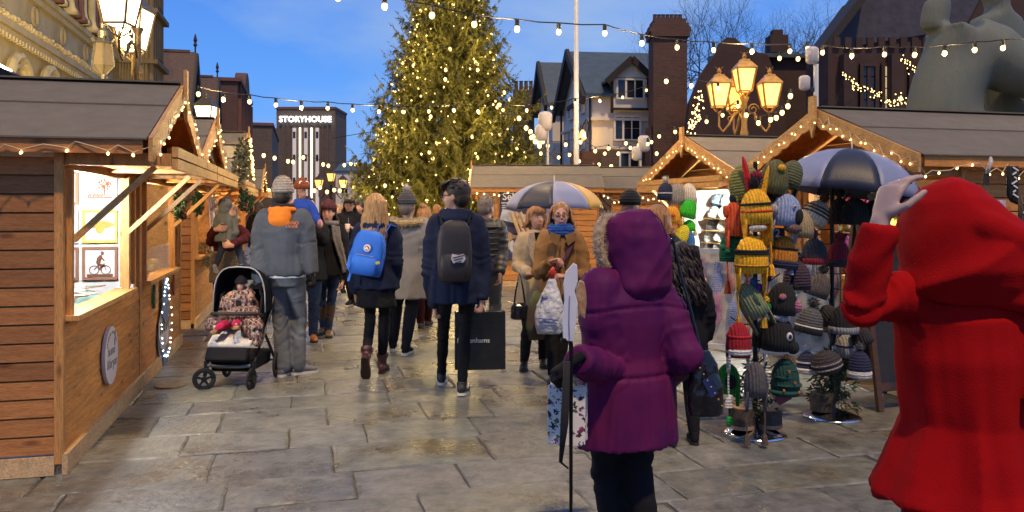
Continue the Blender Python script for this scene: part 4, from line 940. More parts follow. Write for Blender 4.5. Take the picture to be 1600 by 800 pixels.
# ============================================================ BIG CHRISTMAS TREE
TYr = 26.0; TX = (703 - 800) / F * TYr; TH_ = 12.1; BR = 3.65
ct = thing('christmas_tree', 'huge fir Christmas tree covered in warm lights in the centre of the square', 'christmas tree', (TX, TYr, 0))
MB().tube([(0, 0, 0), (.05, 0, 4), (0, 0, 8), (0, 0, TH_)], [.26, .2, .12, .02], 10).build('trunk', mat('fir_bark', (.06, .045, .03), .9), ct)
fir = mat('fir_needles', (.12, .125, .02), .8, 0, .3, 1.3, 0, col2=(.22, .20, .04))
rnd = random.Random(3); cv = []; cf = []; tips = []
def needle_spray(p, d, ln, droop):
    # hanging spray: a twig with paired narrow blades
    p = V(p); d = d.normalized(); nseg = max(3, int(ln / .11)); q = p
    for i in range(nseg):
        dd = (d + V((0, 0, -droop * (i + 1) / nseg))).normalized(); s_ = ln / nseg
        side = dd.cross(V((0, 0, 1))); side = side.normalized() if side.length > .05 else V((1, 0, 0)); up = side.cross(dd)
        for k in range(4):
            a = rnd.uniform(0, 6.28); sd_ = side * cos(a) + up * sin(a); b = (dd * .8 + sd_ * .75).normalized() * rnd.uniform(.08, .17) ; w_ = dd.cross(sd_).normalized() * .015
            o_ = len(cv); r0 = q + dd * s_ * rnd.random(); cv.extend([r0 - w_, r0 + w_, r0 + b]); cf.append((o_, o_ + 1, o_ + 2))
        o_ = len(cv); w_ = side * .014; q2 = q + dd * s_; cv.extend([q - w_, q + w_, q2]); cf.append((o_, o_ + 1, o_ + 2)); q = q2
    return q
z = .5; lev = 0
while z < TH_ - .2:
    t_ = z / TH_; rr = BR * (1 - t_) ** 1.08 * (1 if z > 1.5 else .85)
    nb = int(20 - 10 * t_)
    for k in range(nb):
        a = 2 * pi * (k + rnd.random() * .8) / nb + lev * 1.3; r = rr * rnd.uniform(.72, 1.12) * (1.2 if rnd.random() < .06 else 1)
        dirv = V((cos(a), sin(a), 0)); segs = max(5, int(r / .16)); pr = V((0, 0, z + .35 * r * .2))
        for i in range(segs):
            u = (i + 1) / segs; zz = z + r * (.16 * u - .42 * u * u + .38 * u ** 4)
            p = dirv * (r * u) + V((0, 0, zz))
            o_ = len(cv); w_ = V((-dirv.y, dirv.x, 0)) * .03 * (1 - u * .7); cv.extend([pr - w_, pr + w_, p]); cf.append((o_, o_ + 1, o_ + 2))
            if u > .22:
                for sg in (-1, 1):
                    for q in range(2 if u > .5 else 1):
                        dd = (dirv * rnd.uniform(.3, .9) + V((-dirv.y, dirv.x, 0)) * sg * rnd.uniform(.5, 1.1) + V((0, 0, rnd.uniform(-.5, .25))))
                        needle_spray(p, dd, rnd.uniform(.3, .62) * (1.1 - .45 * u) * (.6 + .5 * (1 - t_)), rnd.uniform(.4, 1.3))
            pr = p
        tips.append((a, r, z, p)); e_ = needle_spray(p, dirv + V((0, 0, .5)), .4, -.6)
    z += .22 * (1 - .35 * t_); lev += 1
me = bpy.data.meshes.new('crown'); me.from_pydata([tuple(v_) for v_ in cv], [], cf); me.materials.append(fir); link('crown', me, ct)
nbulb = 0
for i in range(760):
    if nbulb >= 420: break
    z = rnd.uniform(.8, TH_ - .3) ** 1.0; z = .8 + (TH_ - 1.1) * (1 - (rnd.random()) ** .62)
    t_ = z / TH_; r = BR * (1 - t_) ** 1.08 * rnd.uniform(.72, 1.0); a = rnd.uniform(-pi, pi)
    if sin(a) > .25: continue
    u = .85; zz = z - .1 * r; p = (r * cos(a), r * sin(a) - .06, zz)
    nbulb += 1
    if nbulb <= 300: link('bulb', bulb_mesh((.016, .028, .048)[i % 3], bulbw, 7), ct, p)
    else:
        if nbulb == 301: rest = MB()
        rest.ball(p, .026, 6, 4)
rest.build('bulb', bulbw, ct, kind='stuff')
for z, ax, ay in ((1.6, -2.2, -3.4), (1.8, .6, -4.0), (2.0, 3.0, -3.2), (3.8, -1.6, -3.0), (4.2, 1.2, -3.1), (6, -.8, -2.5), (6.4, 1.3, -2.3), (8.2, -.4, -1.9), (10, .3, -1.4)):
    light(ct, (ax, ay, z), 110, (1, .72, .26), .3, 'bulb_glow')
# ============================================================ BARE TREES
bark = mat('bare_bark', (.022, .016, .018), .9, 0, .3)
def bare_tree(label, px, Y, h, seed, lean=0, lit=False, spread=1.0, rad=.24, depth=8, lo=.28):
    t = thing('bare_tree', label, 'tree', (Wp(px, 300, Y).x, Y, 0), 0, 'leafless winter trees'); rn = random.Random(seed)
    trunk = MB(); crown = MB(); ends = []
    def grow(p, d, ln, r, dep):
        n = 4; pts = [p]; rs = [r]
        for i in range(n):
            d = (d + V((rn.uniform(-.18, .18), rn.uniform(-.18, .18), rn.uniform(-.02, .12)))).normalized(); p = p + d * ln / n; pts.append(p); rs.append(r * (1 - .30 * (i + 1) / n))
        (trunk if dep == 0 else crown).tube(pts, rs, 6 if dep < 2 else 4 if dep < 4 else 3, False)
        if dep > 1: ends.append(pts[2])
        if dep >= depth or r < .0045: return
        for k in range(3 if dep < 3 else 2 + (rn.random() < .45)):
            j = rn.choice((2, 3, 4)) if k else 4; a = rn.uniform(0, 6.28); s_ = d.cross(V((cos(a), sin(a), .3))).normalized()
            nd = (d * rn.uniform(.6, 1) + s_ * rn.uniform(.5, 1.0) * spread + V((0, 0, .14))).normalized(); grow(pts[j], nd, ln * rn.uniform(.62, .85), rs[j] * rn.uniform(.66, .88), dep + 1)
    grow(V((0, 0, 0)), V((lean, 0, 1)), h * lo, rad, 0)
    trunk.build('trunk', bark, t); crown.build('crown', bark, t)
    return t, ends
bare_tree('bare tree rising behind the brick chimney and shaped gable', 1098, 52, 17.5, 11, .05)
bare_tree('tall bare tree behind the roof between the four-lantern lamp and the speakers', 1152, 58, 19, 5, 0)
bare_tree('broad bare tree behind the dark roof right of the pole speakers', 1255, 56, 17.5, 8, .05)
bare_tree('bare tree against the slope of the dark church roof', 1335, 48, 15, 21, .1)
bare_tree('low bare tree spreading in front of the cream house wall', 1048, 36, 6.6, 33, -.25, spread=1.3, rad=.12)
t, en = bare_tree('bare tree with tiny lights wound on its branches left of the sculpture', 1372, 24, 7.4, 14, .0, spread=1.2, rad=.13)
bare_tree('slim bare tree between the brick chimney and the cream house roof', 1012, 50, 12.5, 17, 0, rad=.12)
def branch_lights(label, pts, n, sd_=5):
    rn = random.Random(sd_); P = [Wp(*p) for p in pts]; o = P[0]; t = thing('branch_lights', label, 'string lights', o, 0, 'tiny lights wound round bare branches')
    MB().tube([p - o for p in P], .03, 5).build('branch', bark, t)
    for i in range(n):
        k = rn.uniform(0, len(P) - 1.001); a, b = P[int(k)], P[int(k) + 1]; q = a.lerp(b, k % 1) - o
        link('bulb', bulb_mesh(.013, bulbs, 6), t, q + V((rn.uniform(-.1, .1), -.05 + rn.uniform(-.04, .04), rn.uniform(-.1, .1))))
branch_lights('tiny lights on a low branch left of the dark church windows', [(1318, 118, 23), (1335, 135, 23), (1362, 145, 23), (1385, 158, 23)], 60)
branch_lights('tiny lights on the short bough beside the sculpture back', [(1408, 90, 22), (1420, 105, 22), (1432, 118, 22)], 22, 6)
branch_lights('tiny lights wound round the trunk left of the four-lantern lamp', [(1078, 205, 17), (1086, 185, 17), (1092, 165, 17), (1092, 148, 17)], 60, 7)
branch_lights('tiny lights low beside the sculpture at the lit window', [(1392, 165, 22), (1405, 150, 22), (1415, 160, 22)], 34, 8)

# ============================================================ SCULPTURE
bronze = mat('weathered_bronze', (.20, .215, .18), .7, .1, .3, 2.2, .35, 9, col2=(.11, .14, .13), stretch=(5, 5, .6), dist=.05)
QY = 17.0
def q_(px, py): p = Wp(px, py, QY); return (p.x, p.z)
sc_ = thing('sculpture', 'large weathered bronze sculpture of two embracing figures above the right stall roof', 'sculpture', (Wp(1520, 300, QY).x, QY, 0))
ox = Wp(1520, 300, QY).x
def rg(pts, dep, zsplit=None):   # horizontal slices: (xl, xr, py) -> elliptical ring
    out = []
    for xl, xr, py in pts:
        a = q_(xl, py); b = q_(xr, py); out.append(((a[0] + b[0]) / 2 - ox, 0, a[1], (b[0] - a[0]) / 2, dep(py) if callable(dep) else dep))
    return out
m = MB().loft(rg([(1443, 1470, 47), (1440, 1481, 33), (1441, 1484, 18), (1445, 1484, 4), (1452, 1478, -2), (1460, 1470, -4)], .28), 24)
m.loft(rg([(1457, 1478, 60), (1459, 1481, 50), (1455, 1482, 38), (1452, 1482, 25)], .2), 20)
m.ball((q_(1442, 36)[0] - ox, 0, q_(1442, 36)[1]), (.06, .1, .12))
m.loft(rg([(1400, 1600, 330), (1415, 1560, 240), (1420, 1528, 172), (1424, 1530, 150), (1430, 1545, 125), (1438, 1570, 100), (1446, 1560, 82), (1452, 1530, 66), (1460, 1508, 52), (1462, 1482, 44)], lambda py: .75), 32)
m.tube([V((q_(a, b)[0] - ox, -.2, q_(a, b)[1])) for a, b in ((1500, 62), (1535, 85), (1570, 108), (1620, 125), (1660, 160))], [(.5, .5), (.62, .62), (.6, .55), (.5, .5), (.45, .45)], 20)
o = m.build('seated_figure', bronze, sc_, True); rm = o.modifiers.new('remesh', 'REMESH'); rm.mode = 'VOXEL'; rm.voxel_size = .07; rm.use_smooth_shade = True; s_ = o.modifiers.new('s', 'SMOOTH'); s_.iterations = 4
m = MB().loft(rg([(1545, 1640, 330), (1548, 1620, 170), (1540, 1615, 90), (1524, 1612, 45), (1530, 1605, 30), (1550, 1590, 22), (1558, 1580, 12), (1556, 1582, 6), (1548, 1590, -8), (1552, 1590, -22), (1562, 1580, -30)], .4), 28)
m.v = [(x_ * 17.9 / 17 + .35, y_ + .9, (z_ - HC) * 17.9 / 17 + HC) for x_, y_, z_ in m.v]
o = m.build('standing_figure', bronze, sc_, True); rm = o.modifiers.new('remesh', 'REMESH'); rm.mode = 'VOXEL'; rm.voxel_size = .07; rm.use_smooth_shade = True; s_ = o.modifiers.new('s', 'SMOOTH'); s_.iterations = 4
MB().box((.6, .3, .35), (3.6, 2.4, .7)).build('plinth', darkst, sc_)
# ============================================================ PEOPLE
skin_m = mat('skin', (.50, .27, .18), .5, 0, .08, 12, .1, 200, spec=.4)
skin_c = mat('skin_cold', (.42, .30, .27), .5, 0, .08, 12, .1, 200, spec=.4)
eye_w = mat('eye_white', (.6, .58, .55), .3, bump=0); eye_d = mat('eye_dark', (.03, .02, .015), .2, bump=0)
lip_m = mat('lips', (.38, .11, .09), .45, bump=0); sole_w = mat('sole_white', (.6, .6, .58), .6, 0, .1); sole_b = mat('sole_black', (.015, .015, .015), .7)
TEX = {}
def tex(size):
    if size not in TEX:
        t = bpy.data.textures.new('fold_%d' % int(size * 1000), 'CLOUDS'); t.noise_scale = size; t.noise_depth = 2; TEX[size] = t
    return TEX[size]
def cloth(name, base, rough=.85, **k):
    if name in MATS: return MATS[name]
    fd = k.pop('fold', .35)
    k.setdefault('spec', .12 if rough > .5 else .5); m = mat(name, base, rough, 0, k.pop('var', .14), k.pop('scale', 9), k.pop('bump', .3), k.pop('bscale', 260), sheen=k.pop('sheen', .0), dist=.004, **k)
    N = m.node_tree.nodes; L = m.node_tree.links; b = N['Principled BSDF']; tc = N.new('ShaderNodeTexCoord'); mp = N.new('ShaderNodeMapping'); mp.inputs['Rotation'].default_value = (.3, .4, .6); mp.inputs['Scale'].default_value = (1, 1.2, .62)
    n = N.new('ShaderNodeTexNoise'); n.noise_type = 'RIDGED_MULTIFRACTAL'; n.inputs['Scale'].default_value = 4.2; n.inputs['Detail'].default_value = 2.5; n.inputs['Distortion'].default_value = .9
    L.new(tc.outputs['Object'], mp.inputs[0]); L.new(mp.outputs[0], n.inputs[0]); bp = N.new('ShaderNodeBump'); bp.inputs['Strength'].default_value = fd; bp.inputs['Distance'].default_value = .022
    old = b.inputs['Normal'].links[0].from_socket if b.inputs['Normal'].links else None
    if old: L.new(old, bp.inputs['Normal'])
    L.new(n.outputs[0], bp.inputs['Height']); L.new(bp.outputs[0], b.inputs['Normal']); return m
def remesh(o, vox, sm=5, disp=0, size=.1, fac=.5):
    r = o.modifiers.new('surface', 'REMESH'); r.mode = 'VOXEL'; r.voxel_size = vox; r.use_smooth_shade = True
    if sm: s = o.modifiers.new('smooth', 'SMOOTH'); s.iterations = sm; s.factor = fac
    if disp: d = o.modifiers.new('folds', 'DISPLACE'); d.texture = tex(size); d.strength = disp; d.mid_level = .5; d.texture_coords = 'LOCAL'

    return o
from mathutils import noise as NZ_
def nz(x, y, z): return NZ_.noise(V((x, y, z)))
def bake(o, fn):
    dg = bpy.context.evaluated_depsgraph_get(); me = bpy.data.meshes.new_from_object(o.evaluated_get(dg)); o.modifiers.clear(); o.data = me
    n = len(me.vertices); nn = [v.normal.copy() for v in me.vertices]
    for i, v in enumerate(me.vertices): v.co = v.co + nn[i] * fn(v.co, nn[i])
    me.polygons.foreach_set('use_smooth', [True] * len(me.polygons)); return o
def seg(p, a, b):
    ab = b - a; t = max(0, min(1, (p - a).dot(ab) / ab.length_squared)); return t, (p - a - ab * t).length
def folds(q, amp=1.0, legs=False, extra=None, seed=0.0, vert=1.0):
    s = q.s; js = list(q.J.values())
    def fn(p, n):
        best = None
        for k, j in enumerate(js):
            A, B, Cc = (j['hp'], j['kn'], j['an']) if legs else (j['sh'], j['el'], j['wr'])
            for h, (a, b) in enumerate(((A, B), (B, Cc))):
                t, d = seg(p, a, b)
                if d < .115 * s and (best is None or d < best[0]): best = (d, k, h, t, (b - a).length)
        x, y, z = p / s; sd_ = seed + 7.3 * js[0]['el'].x
        out = 0
        if best and (legs or not (best[2] == 0 and best[3] < .18)):
            d, k, h, t, ln = best; T = (t + h) * ln / s; el_ = math.exp(-((t + h - 1) / .28) ** 2); en = math.exp(-((t + h - 2) / .3) ** 2)
            r = 1 - 2 * abs(nz(T * 17 + 2.2 * nz(x * 7, y * 7, z * 4), x * 4 + k * 5, y * 4 + sd_)); out += (.004 + .009 * el_ + .006 * en) * (r - .55)
        if not legs:
            w_ = max(0, min(1, (1.15 - z) / .35)); th = atan2(y, x) * 2.6
            out += vert * (.004 + .010 * w_) * (nz(th * 1.1, z * 1.3 + sd_, 3.1) + .5 * (1 - 2 * abs(nz(th * 1.9, z * 1.7, 8 + sd_))) - .2)
            u = (x * .8 + z) * 5.5 + nz(x * 3, z * 3, sd_); out += .0075 * (1 - w_ * .6) * ((1 - 2.2 * abs(nz(u, (x - z) * 1.6, 5 + sd_))) - .5)
        else: out += .004 * nz(x * 9, y * 9, z * 3 + sd_)
        if extra: out += extra(x, y, z)
        return out * amp * s
    return fn
def ringf(p, a, b, ra, rb, n=12): return [p + a * ra * cos(2 * pi * j / n) + b * rb * sin(2 * pi * j / n) for j in range(n)]
def hand_mb(mb, w_, d, nrm, curl=.45, s=1.0, side=1, spread=.05, mitten=False, fr=.0088):
    """wrist, finger direction, palm normal; thumb on +side"""
    d = V(d).normalized(); nrm = V(nrm); nrm = (nrm - d * nrm.dot(d)).normalized(); sd_ = d.cross(nrm) * side; w_ = V(w_)
    mb.rings([ringf(w_ + d * t * s, sd_, nrm, a * s, b * s) for t, a, b in ((-.03, .026, .02), (0, .027, .019), (.03, .036, .018), (.065, .042, .016), (.085, .041, .014), (.092, .036, .010))])
    for i, (off, ln) in enumerate(((.031, .072), (.011, .080), (-.010, .074), (-.029, .058))):
        p = w_ + d * .082 * s + sd_ * off * s; dd = (d + sd_ * (1.5 - i) * spread * .6).normalized(); pts = [p - d * .02]; a = .15 + .04 * i
        for seg in (.42, .32, .26):
            a += curl * (1 + .08 * i); v_ = (dd * cos(a) + nrm * sin(a)); p = p + v_ * ln * seg * s; pts.append(p)
        mb.limb(pts, [fr * s * 1.05, fr * s, fr * .95 * s, fr * .82 * s], 8)
    p = w_ + d * .022 * s + sd_ * .028 * s; t1 = (d * .6 + sd_ * .75 + nrm * .35).normalized(); t2 = (d * .85 + sd_ * .25 + nrm * (.3 + curl * .5)).normalized()
    mb.limb([p, p + t1 * .038 * s, p + t1 * .038 * s + t2 * .032 * s, p + t1 * .036 * s + t2 * .055 * s], [fr * 1.5 * s, fr * 1.15 * s, fr * 1.05 * s, fr * .85 * s], 8)
class Person:
    def __init__(q, label, px, Y, H, rot, group=None, yaw=0, nod=0, arms=None, feet=None, skin=None, vox=.010, face=True, build=1.0, curl=.5, cat='person', female=False, hands=(1, 1), zoff=0, gl=None, bare=0, loc=None, hoff=(0, 0, 0)):
        q.s = s = H / 1.7; q.H = H; X = (px - 800) / F * Y; q.loc = V((X, Y, zoff)) if loc is None else V(loc)
        q.t = thing('person', label, cat, q.loc, rot, group)
        q.M = Matrix.Translation(q.loc) @ Matrix.Rotation(rot, 4, 'Z'); q.I = q.M.inverted(); q.b = build; q.rot = rot
        nk = V((0, .01, 1.44)) * s; q.HM = Matrix.Translation(V(hoff)) @ Matrix.Translation(nk) @ Matrix.Rotation(yaw, 4, 'Z') @ Matrix.Rotation(nod, 4, 'X') @ Matrix.Translation(-nk) @ Matrix.Diagonal((s, s, s, 1))
        skin = skin or skin_m; q.skin = skin
        q.J = {}
        for sd, k in ((1, 'L'), (-1, 'R')):
            sh = V((sd * .165 * build, 0, 1.375)) * s; el_, wr, hd, pn = V((sd * .225 * build, .02, 1.10)) * s, V((sd * .225 * build, -.05, .86)) * s, None, None
            if arms and k in arms:
                a = arms[k]; el_ = q.I @ V(a[0]); wr = q.I @ V(a[1])
                if len(a) > 2 and a[2] is not None: hd = (q.I.to_3x3() @ V(a[2])).normalized()
                if len(a) > 3: pn = (q.I.to_3x3() @ V(a[3])).normalized()
            if hd is None: hd = (wr - el_).normalized()
            if pn is None: pn = V((-sd, 0, 0)) if abs(hd.x) < .8 else V((0, 0, -1))
            an = V((sd * .10, .02, .085)) * s; td = V((sd * .12, -1, 0)).normalized(); pitch = 0
            if feet and k in feet:
                f = feet[k]; p = q.I @ V(f[0]); an = V((p.x, p.y, p.z + .085 * s)); pitch = f[1] if len(f) > 1 else 0
                if len(f) > 2: td = (q.I.to_3x3() @ V(f[2])).normalized()
            hp = V((sd * .088, 0, .90)) * s; kn = (hp + an) / 2; kn = V((kn.x * 1.0, kn.y, kn.z + .015))
            ln = (hp - an).length; full = .83 * s; bend = sqrt(max(0, (full * .5) ** 2 - (ln * .5) ** 2)) if ln < full else .0
            kn = kn + V((0, -1, 0)) * (min(.22, bend) + .012)
            q.J[k] = dict(sh=sh, el=el_, wr=wr, hd=hd, pn=pn, hp=hp, kn=kn, an=an, td=td, pitch=pitch, sd=sd)
        mb = MB(); b = build
        mb.loft([(0, .0, .80 * s, .12 * s * b, .09 * s), (0, 0, .92 * s, .145 * s * b, .10 * s), (0, 0, 1.06 * s, .12 * s * b, .08 * s), (0, 0, 1.25 * s, .145 * s * b, .095 * s), (0, 0, 1.35 * s, .15 * s * b, .09 * s), (0, 0, 1.41 * s, .10 * s, .06 * s)])
        h = MB(); h.tube([(0, .015, 1.36), (0, .012, 1.45), (0, 0, 1.53)], [.058, .052, .052], 12)
        h.ball((0, .012, 1.605), (.074, .092, .098), 18, 12); h.loft([(0, -.028, 1.478, .024, .024), (0, -.030, 1.488, .044, .042), (0, -.024, 1.52, .058, .060), (0, -.014, 1.56, .066, .076), (0, -.006, 1.60, .066, .082)], 18)
        h.tube([(0, -.084, 1.605), (0, -.098, 1.578), (0, -.106, 1.562), (0, -.094, 1.553)], [.007, .010, .012, .008], 8)
        for sg in (-1, 1):
            h.ball((sg * .076, .012, 1.575), (.010, .018, .030), 8, 8); h.ball((sg * .034, -.062, 1.553), (.022, .02, .02), 8, 6); h.ball((sg * .03, -.073, 1.607), (.026, .012, .008), 8, 6)
        h.ball((0, -.086, 1.526), (.018, .012, .009), 8, 6); h.ball((0, -.066, 1.495), (.017, .014, .012), 8, 6)
        h.xf(q.HM); mb.add(h.v, h.f)
        for k, j in q.J.items():
            sh, el_, wr = j['sh'], j['el'], j['wr']; r = s * (1.25 if bare else 1)
            mb.limb([sh, (sh + el_) / 2, el_, (el_ * .5 + wr * .5), wr], [.034 * r, .030 * r, .027 * r, .026 * r, .023 * r])
            if hands[0 if k == 'L' else 1]: hand_mb(mb, wr, j['hd'], j['pn'], curl, s * .98, -j['sd'] if True else 1)
            mb.limb([j['hp'], (j['hp'] + j['kn']) / 2, j['kn'], j['kn'] * .6 + j['an'] * .4, j['an']], [.055 * s, .045 * s, .031 * s, .03 * s, .024 * s])
        mb.limb([V((0, 0, 1.33)) * s, q.J['L']['sh']], [.05, .045]); mb.limb([V((0, 0, 1.33)) * s, q.J['R']['sh']], [.05, .045])
        q.body = remesh(mb.build('body', skin, q.t, True), vox, 2)
        if face:
            for sg in (-1, 1):
                e = MB().ball((sg * .029, -.0755, 1.590), (.0135, .010, .0085), 10, 8).xf(q.HM).build('eye', eye_w, q.t, True)
                MB().ball((sg * .029, -.0835, 1.590), (.0068, .004, .0072), 8, 6).xf(q.HM).build('iris', eye_d, e, True)
                m = MB().tube([(sg * .014, -.087, 1.612), (sg * .03, -.087, 1.618), (sg * .045, -.075, 1.611)], [.003, .004, .002], 6).xf(q.HM).build('eyebrow', mat('brow', (.09, .05, .03), .9, bump=0), q.t)
            MB().tube([(-.025, -.082, 1.529), (-.012, -.0955, 1.524), (0, -.098, 1.5235), (.012, -.0955, 1.524), (.025, -.082, 1.529)], [.003, .0062, .0066, .0062, .003], 8).xf(q.HM).build('mouth', lip_m, q.t, True)
    def G(q, name, m, mb, vox=.013, sm=5, disp=.018, size=.12, par=None, **k):
        return remesh(mb.build(name, m, par or q.t, True, **k), vox, sm, disp, size)
    def jacket(q, m, hem=.78, bulk=.03, flare=.03, sleeve=1.0, collar=.0, name='jacket', hood=False, vox=.013, disp=.022, size=.13, cuffs=None, ribs=0, shoulder=1.0, waist=.0, extra=None):
        s, b = q.s, q.b; u = bulk; mb = MB()
        rs = [(0, 0, hem, .165 + u + flare, .120 + u + flare * .8), (0, 0, max(hem + .05, .92), .168 + u + flare * .5, .118 + u + flare * .4), (0, 0, 1.06, .148 + u - waist, .105 + u), (0, 0, 1.22, .160 + u, .112 + u), (0, .0, 1.32, .172 + u * .9, .108 + u * .8), (0, .005, 1.385, .150 + u * .5, .088 + u * .5), (0, .01, 1.43, .085 + u * .5, .070 + u * .4), (0, .01, 1.465 + collar, .066 + u * .45, .066 + u * .45)]
        mb.loft([(cx * s, cy_ * s, z * s, rx * s * b, ry * s * (b * .5 + .5)) for cx, cy_, z, rx, ry in rs], 26)
        for k, j in q.J.items():
            sh, el_, wr = j['sh'], j['el'], j['wr']; v_ = (wr - el_).normalized(); w2 = wr - v_ * .012; ss = s * sleeve
            pts = [sh + V((-j['sd'] * .03, 0, -.005)), sh * .6 + el_ * .4, el_, el_ * .5 + w2 * .5, w2]; rr = [(.062 + u * .7) * ss * shoulder, (.058 + u * .6) * ss, (.052 + u * .55) * ss, (.047 + u * .5) * ss, (.040 + u * .35) * ss]
            if ribs:
                P2 = []; R2 = []
                for i in range(33):
                    f = i / 32 * 4; i0 = min(3, int(f)); fr = f - i0; P2.append(pts[i0].lerp(pts[i0 + 1], fr)); R2.append((rr[i0] * (1 - fr) + rr[i0 + 1] * fr) * (1 + .10 * (i % 4 == 2) - .08 * (i % 4 == 0)))
                pts, rr = P2, R2
            mb.tube(pts, rr, 14); mb.ball(pts[0], rr[0], 14, 8)
            if not ribs: mb.ball(el_, (.0535 + u * .55) * ss, 12, 8)
        if hood:   # hood lying down on the back
            mb.ball(V((0, .10, 1.41)) * s, V((.115, .075, .065)) * s, 16, 10); mb.tube([V((sg * .10, .05 - .06 * (i % 2), 1.435)) * s for i, sg in enumerate((-1, 1))], .03 * s, 10)
            mb.tube([V((.10 * cos(a), .02 - .10 * sin(a) * -1, 1.455)) * s for a in [pi * i / 8 for i in range(9)]], .036 * s, 10)
        q.jk = q.G(name, m, mb, vox, 4, 0, size)
        if vox < .0155: bake(q.jk, folds(q, 1.0 if not ribs else .3, extra=extra))
        return q.jk
    def ribbed(q, m, hem=.95, bulk=.035, name='padded_jacket', **k):   # quilted puffer
        o = q.jacket(m, hem, bulk, .0, name=name, disp=.008, ribs=1, **k); s = q.s
        mb = MB(); z = hem + .03
        while z < 1.40:
            w_ = .168 + bulk if z < 1.3 else .15 + bulk; mb.ball(V((0, 0, z)) * s, V((w_ * q.b * 1.04, (.115 + bulk) * 1.04, .034)) * s, 22, 8); z += .062
        remesh(mb.build('quilting', m, o, True), .012, 1); return o
    def trousers(q, m, fit=1.0, low=.0, name='trousers', vox=.013, disp=.016, flare=0):
        s = q.s; mb = MB(); b = q.b
        mb.loft([(0, 0, .78 * s, .155 * s * b, .11 * s), (0, .01 * s, .90 * s, .165 * s * b, .122 * s), (0, 0, 1.02 * s, .145 * s * b, .10 * s)], 20)
        for k, j in q.J.items():
            an = j['an'] + V((0, 0, low)) ; kk = j['kn'] * .5 + an * .5
            mb.limb([j['hp'], (j['hp'] + j['kn']) / 2, j['kn'], kk, an], [.100 * s * (fit * .5 + .5), .082 * s * fit, .064 * s * fit, .060 * s * fit, (.048 + flare) * s * fit], 14)
        o = q.G(name, m, mb, vox, 3, 0, .10)
        if vox < .0155: bake(o, folds(q, 1.0, True))
        return o
    def shoes(q, m, sole=None, shaft=0, name='shoe', soleh=.022, wide=1.0, sock=None):
        s = q.s
        for k, j in q.J.items():
            an = j['an']; td = j['td']; pit = j['pitch']; f = td * cos(pit) + V((0, 0, -sin(pit))); up = td * sin(pit) + V((0, 0, cos(pit))); sd_ = f.cross(up)
            def P(a, b_, c): return an + f * a * s + sd_ * b_ * s + up * (c - .085) * s
            mb = MB(); mb.rings([ringf(P(a, 0, c), sd_, up, ra * s * wide, rc * s, 12) for a, c, ra, rc in ((-.062, .045, .018, .02), (-.052, .05, .032, .036), (-.02, .058, .037, .045), (.04, .055, .038, .040), (.09, .046, .046, .030), (.14, .038, .045, .022), (.172, .034, .034, .016), (.182, .034, .012, .008))])
            mb.tube([P(-.01, 0, .05), P(-.012, 0, .11)], [.04 * s, .042 * s], 12)
            if shaft:
                ax = (j['kn'] - an).normalized(); mb.tube([an, an + ax * .08 * s, an + ax * shaft * .6 * s, an + ax * shaft * s], [.045 * s, .046 * s, .056 * s, .062 * s], 14)
            o = remesh(mb.build(name, m, q.t, True), .008 if s * q.H > 0 else .01, 3)
            so = MB(); ol = [(-.066, .0), (-.055, .028), (-.01, .034), (.04, .034), (.09, .046), (.14, .044), (.178, .024), (.187, 0), (.178, -.024), (.14, -.044), (.09, -.046), (.04, -.034), (-.01, -.034), (-.055, -.028)]
            so.rings([[P(a, b_ * wide, c) for a, b_ in ol] for c in (0, soleh)]); so.build('sole', sole or sole_b, o)
            if sock: MB().tube([P(-.008, 0, .09), P(-.01, 0, .125)], .043 * s, 12).build('sock', sock, q.t, True)
    def hair(q, m, length=0, style='short', n=110, front=.0, wid=1.0):
        mb = MB(); mb.ball((0, .028, 1.622), (.086, .100, .098), 20, 14); mb.ball((0, .05, 1.58), (.078, .075, .09), 16, 10)
        rn = random.Random(int(q.H * 1000 + length * 100))
        if style == 'short':
            for i in range(90):
                a = rn.uniform(0, 6.28); e_ = rn.uniform(.1, 1.5); p = V((.082 * cos(a) * cos(e_), .03 + .095 * sin(a) * cos(e_), 1.625 + .092 * sin(e_)))
                if p.y < -.045 and p.z < 1.65: continue
                d = V((rn.uniform(-.5, .5), -.6 + rn.uniform(-.5, .5), .25)); mb.tube([p, p + d * .022, p + d * .04], [.010, .009, .003], 5)
        if length:
            for i in range(n):
                a = rn.uniform(-.28, pi + .28); c, sn = cos(a), sin(a); L2 = length * rn.uniform(.75, 1.05)
                p0 = V((.070 * c, .03 + .075 * sn, 1.68)); p1 = V((.088 * c * wid, .03 + .10 * sn, 1.62)); p2 = V((.096 * c * wid, .035 + .105 * sn, 1.54)); pts = [p0, p1, p2]
                z = 1.54; w_ = rn.uniform(0, 6)
                for k in range(4):
                    z -= L2 / 4; o_ = (k + 1) / 4; pts.append(V(((.098 + .03 * o_ * wid) * c * wid + .014 * sin(w_ + k * 1.8), .04 + (.105 + .015 * o_) * sn + .012 * cos(w_ + k * 2), z)))
                mb.tube(pts, [.010, .012, .012, .011, .010, .008, .003], 5)
        if front:
            for i in range(16):
                x = -.07 + .14 * i / 15; mb.tube([(x * .5, -.03, 1.70), (x * .9, -.082, 1.672), (x, -.094, 1.635 + front * -1 + rn.uniform(0, .01))], [.012, .012, .005], 5)
        return mb.xf(q.HM).build('hair', m, q.t, True)
    def glasses(q):
        mb = MB()
        for sg in (-1, 1):
            mb.tube([(sg * .032 + .023 * cos(a), -.099, 1.588 + .019 * sin(a)) for a in [2 * pi * i / 14 for i in range(15)]], .0034, 5)
            mb.tube([(sg * .055, -.099, 1.592), (sg * .078, -.05, 1.592), (sg * .079, .01, 1.585)], .003, 5)
        mb.tube([(-.010, -.10, 1.592), (.010, -.10, 1.592)], .002, 5); mb.xf(q.HM).build('glasses', mat('glasses_frame', (.03, .015, .012), .3, bump=0), q.t)
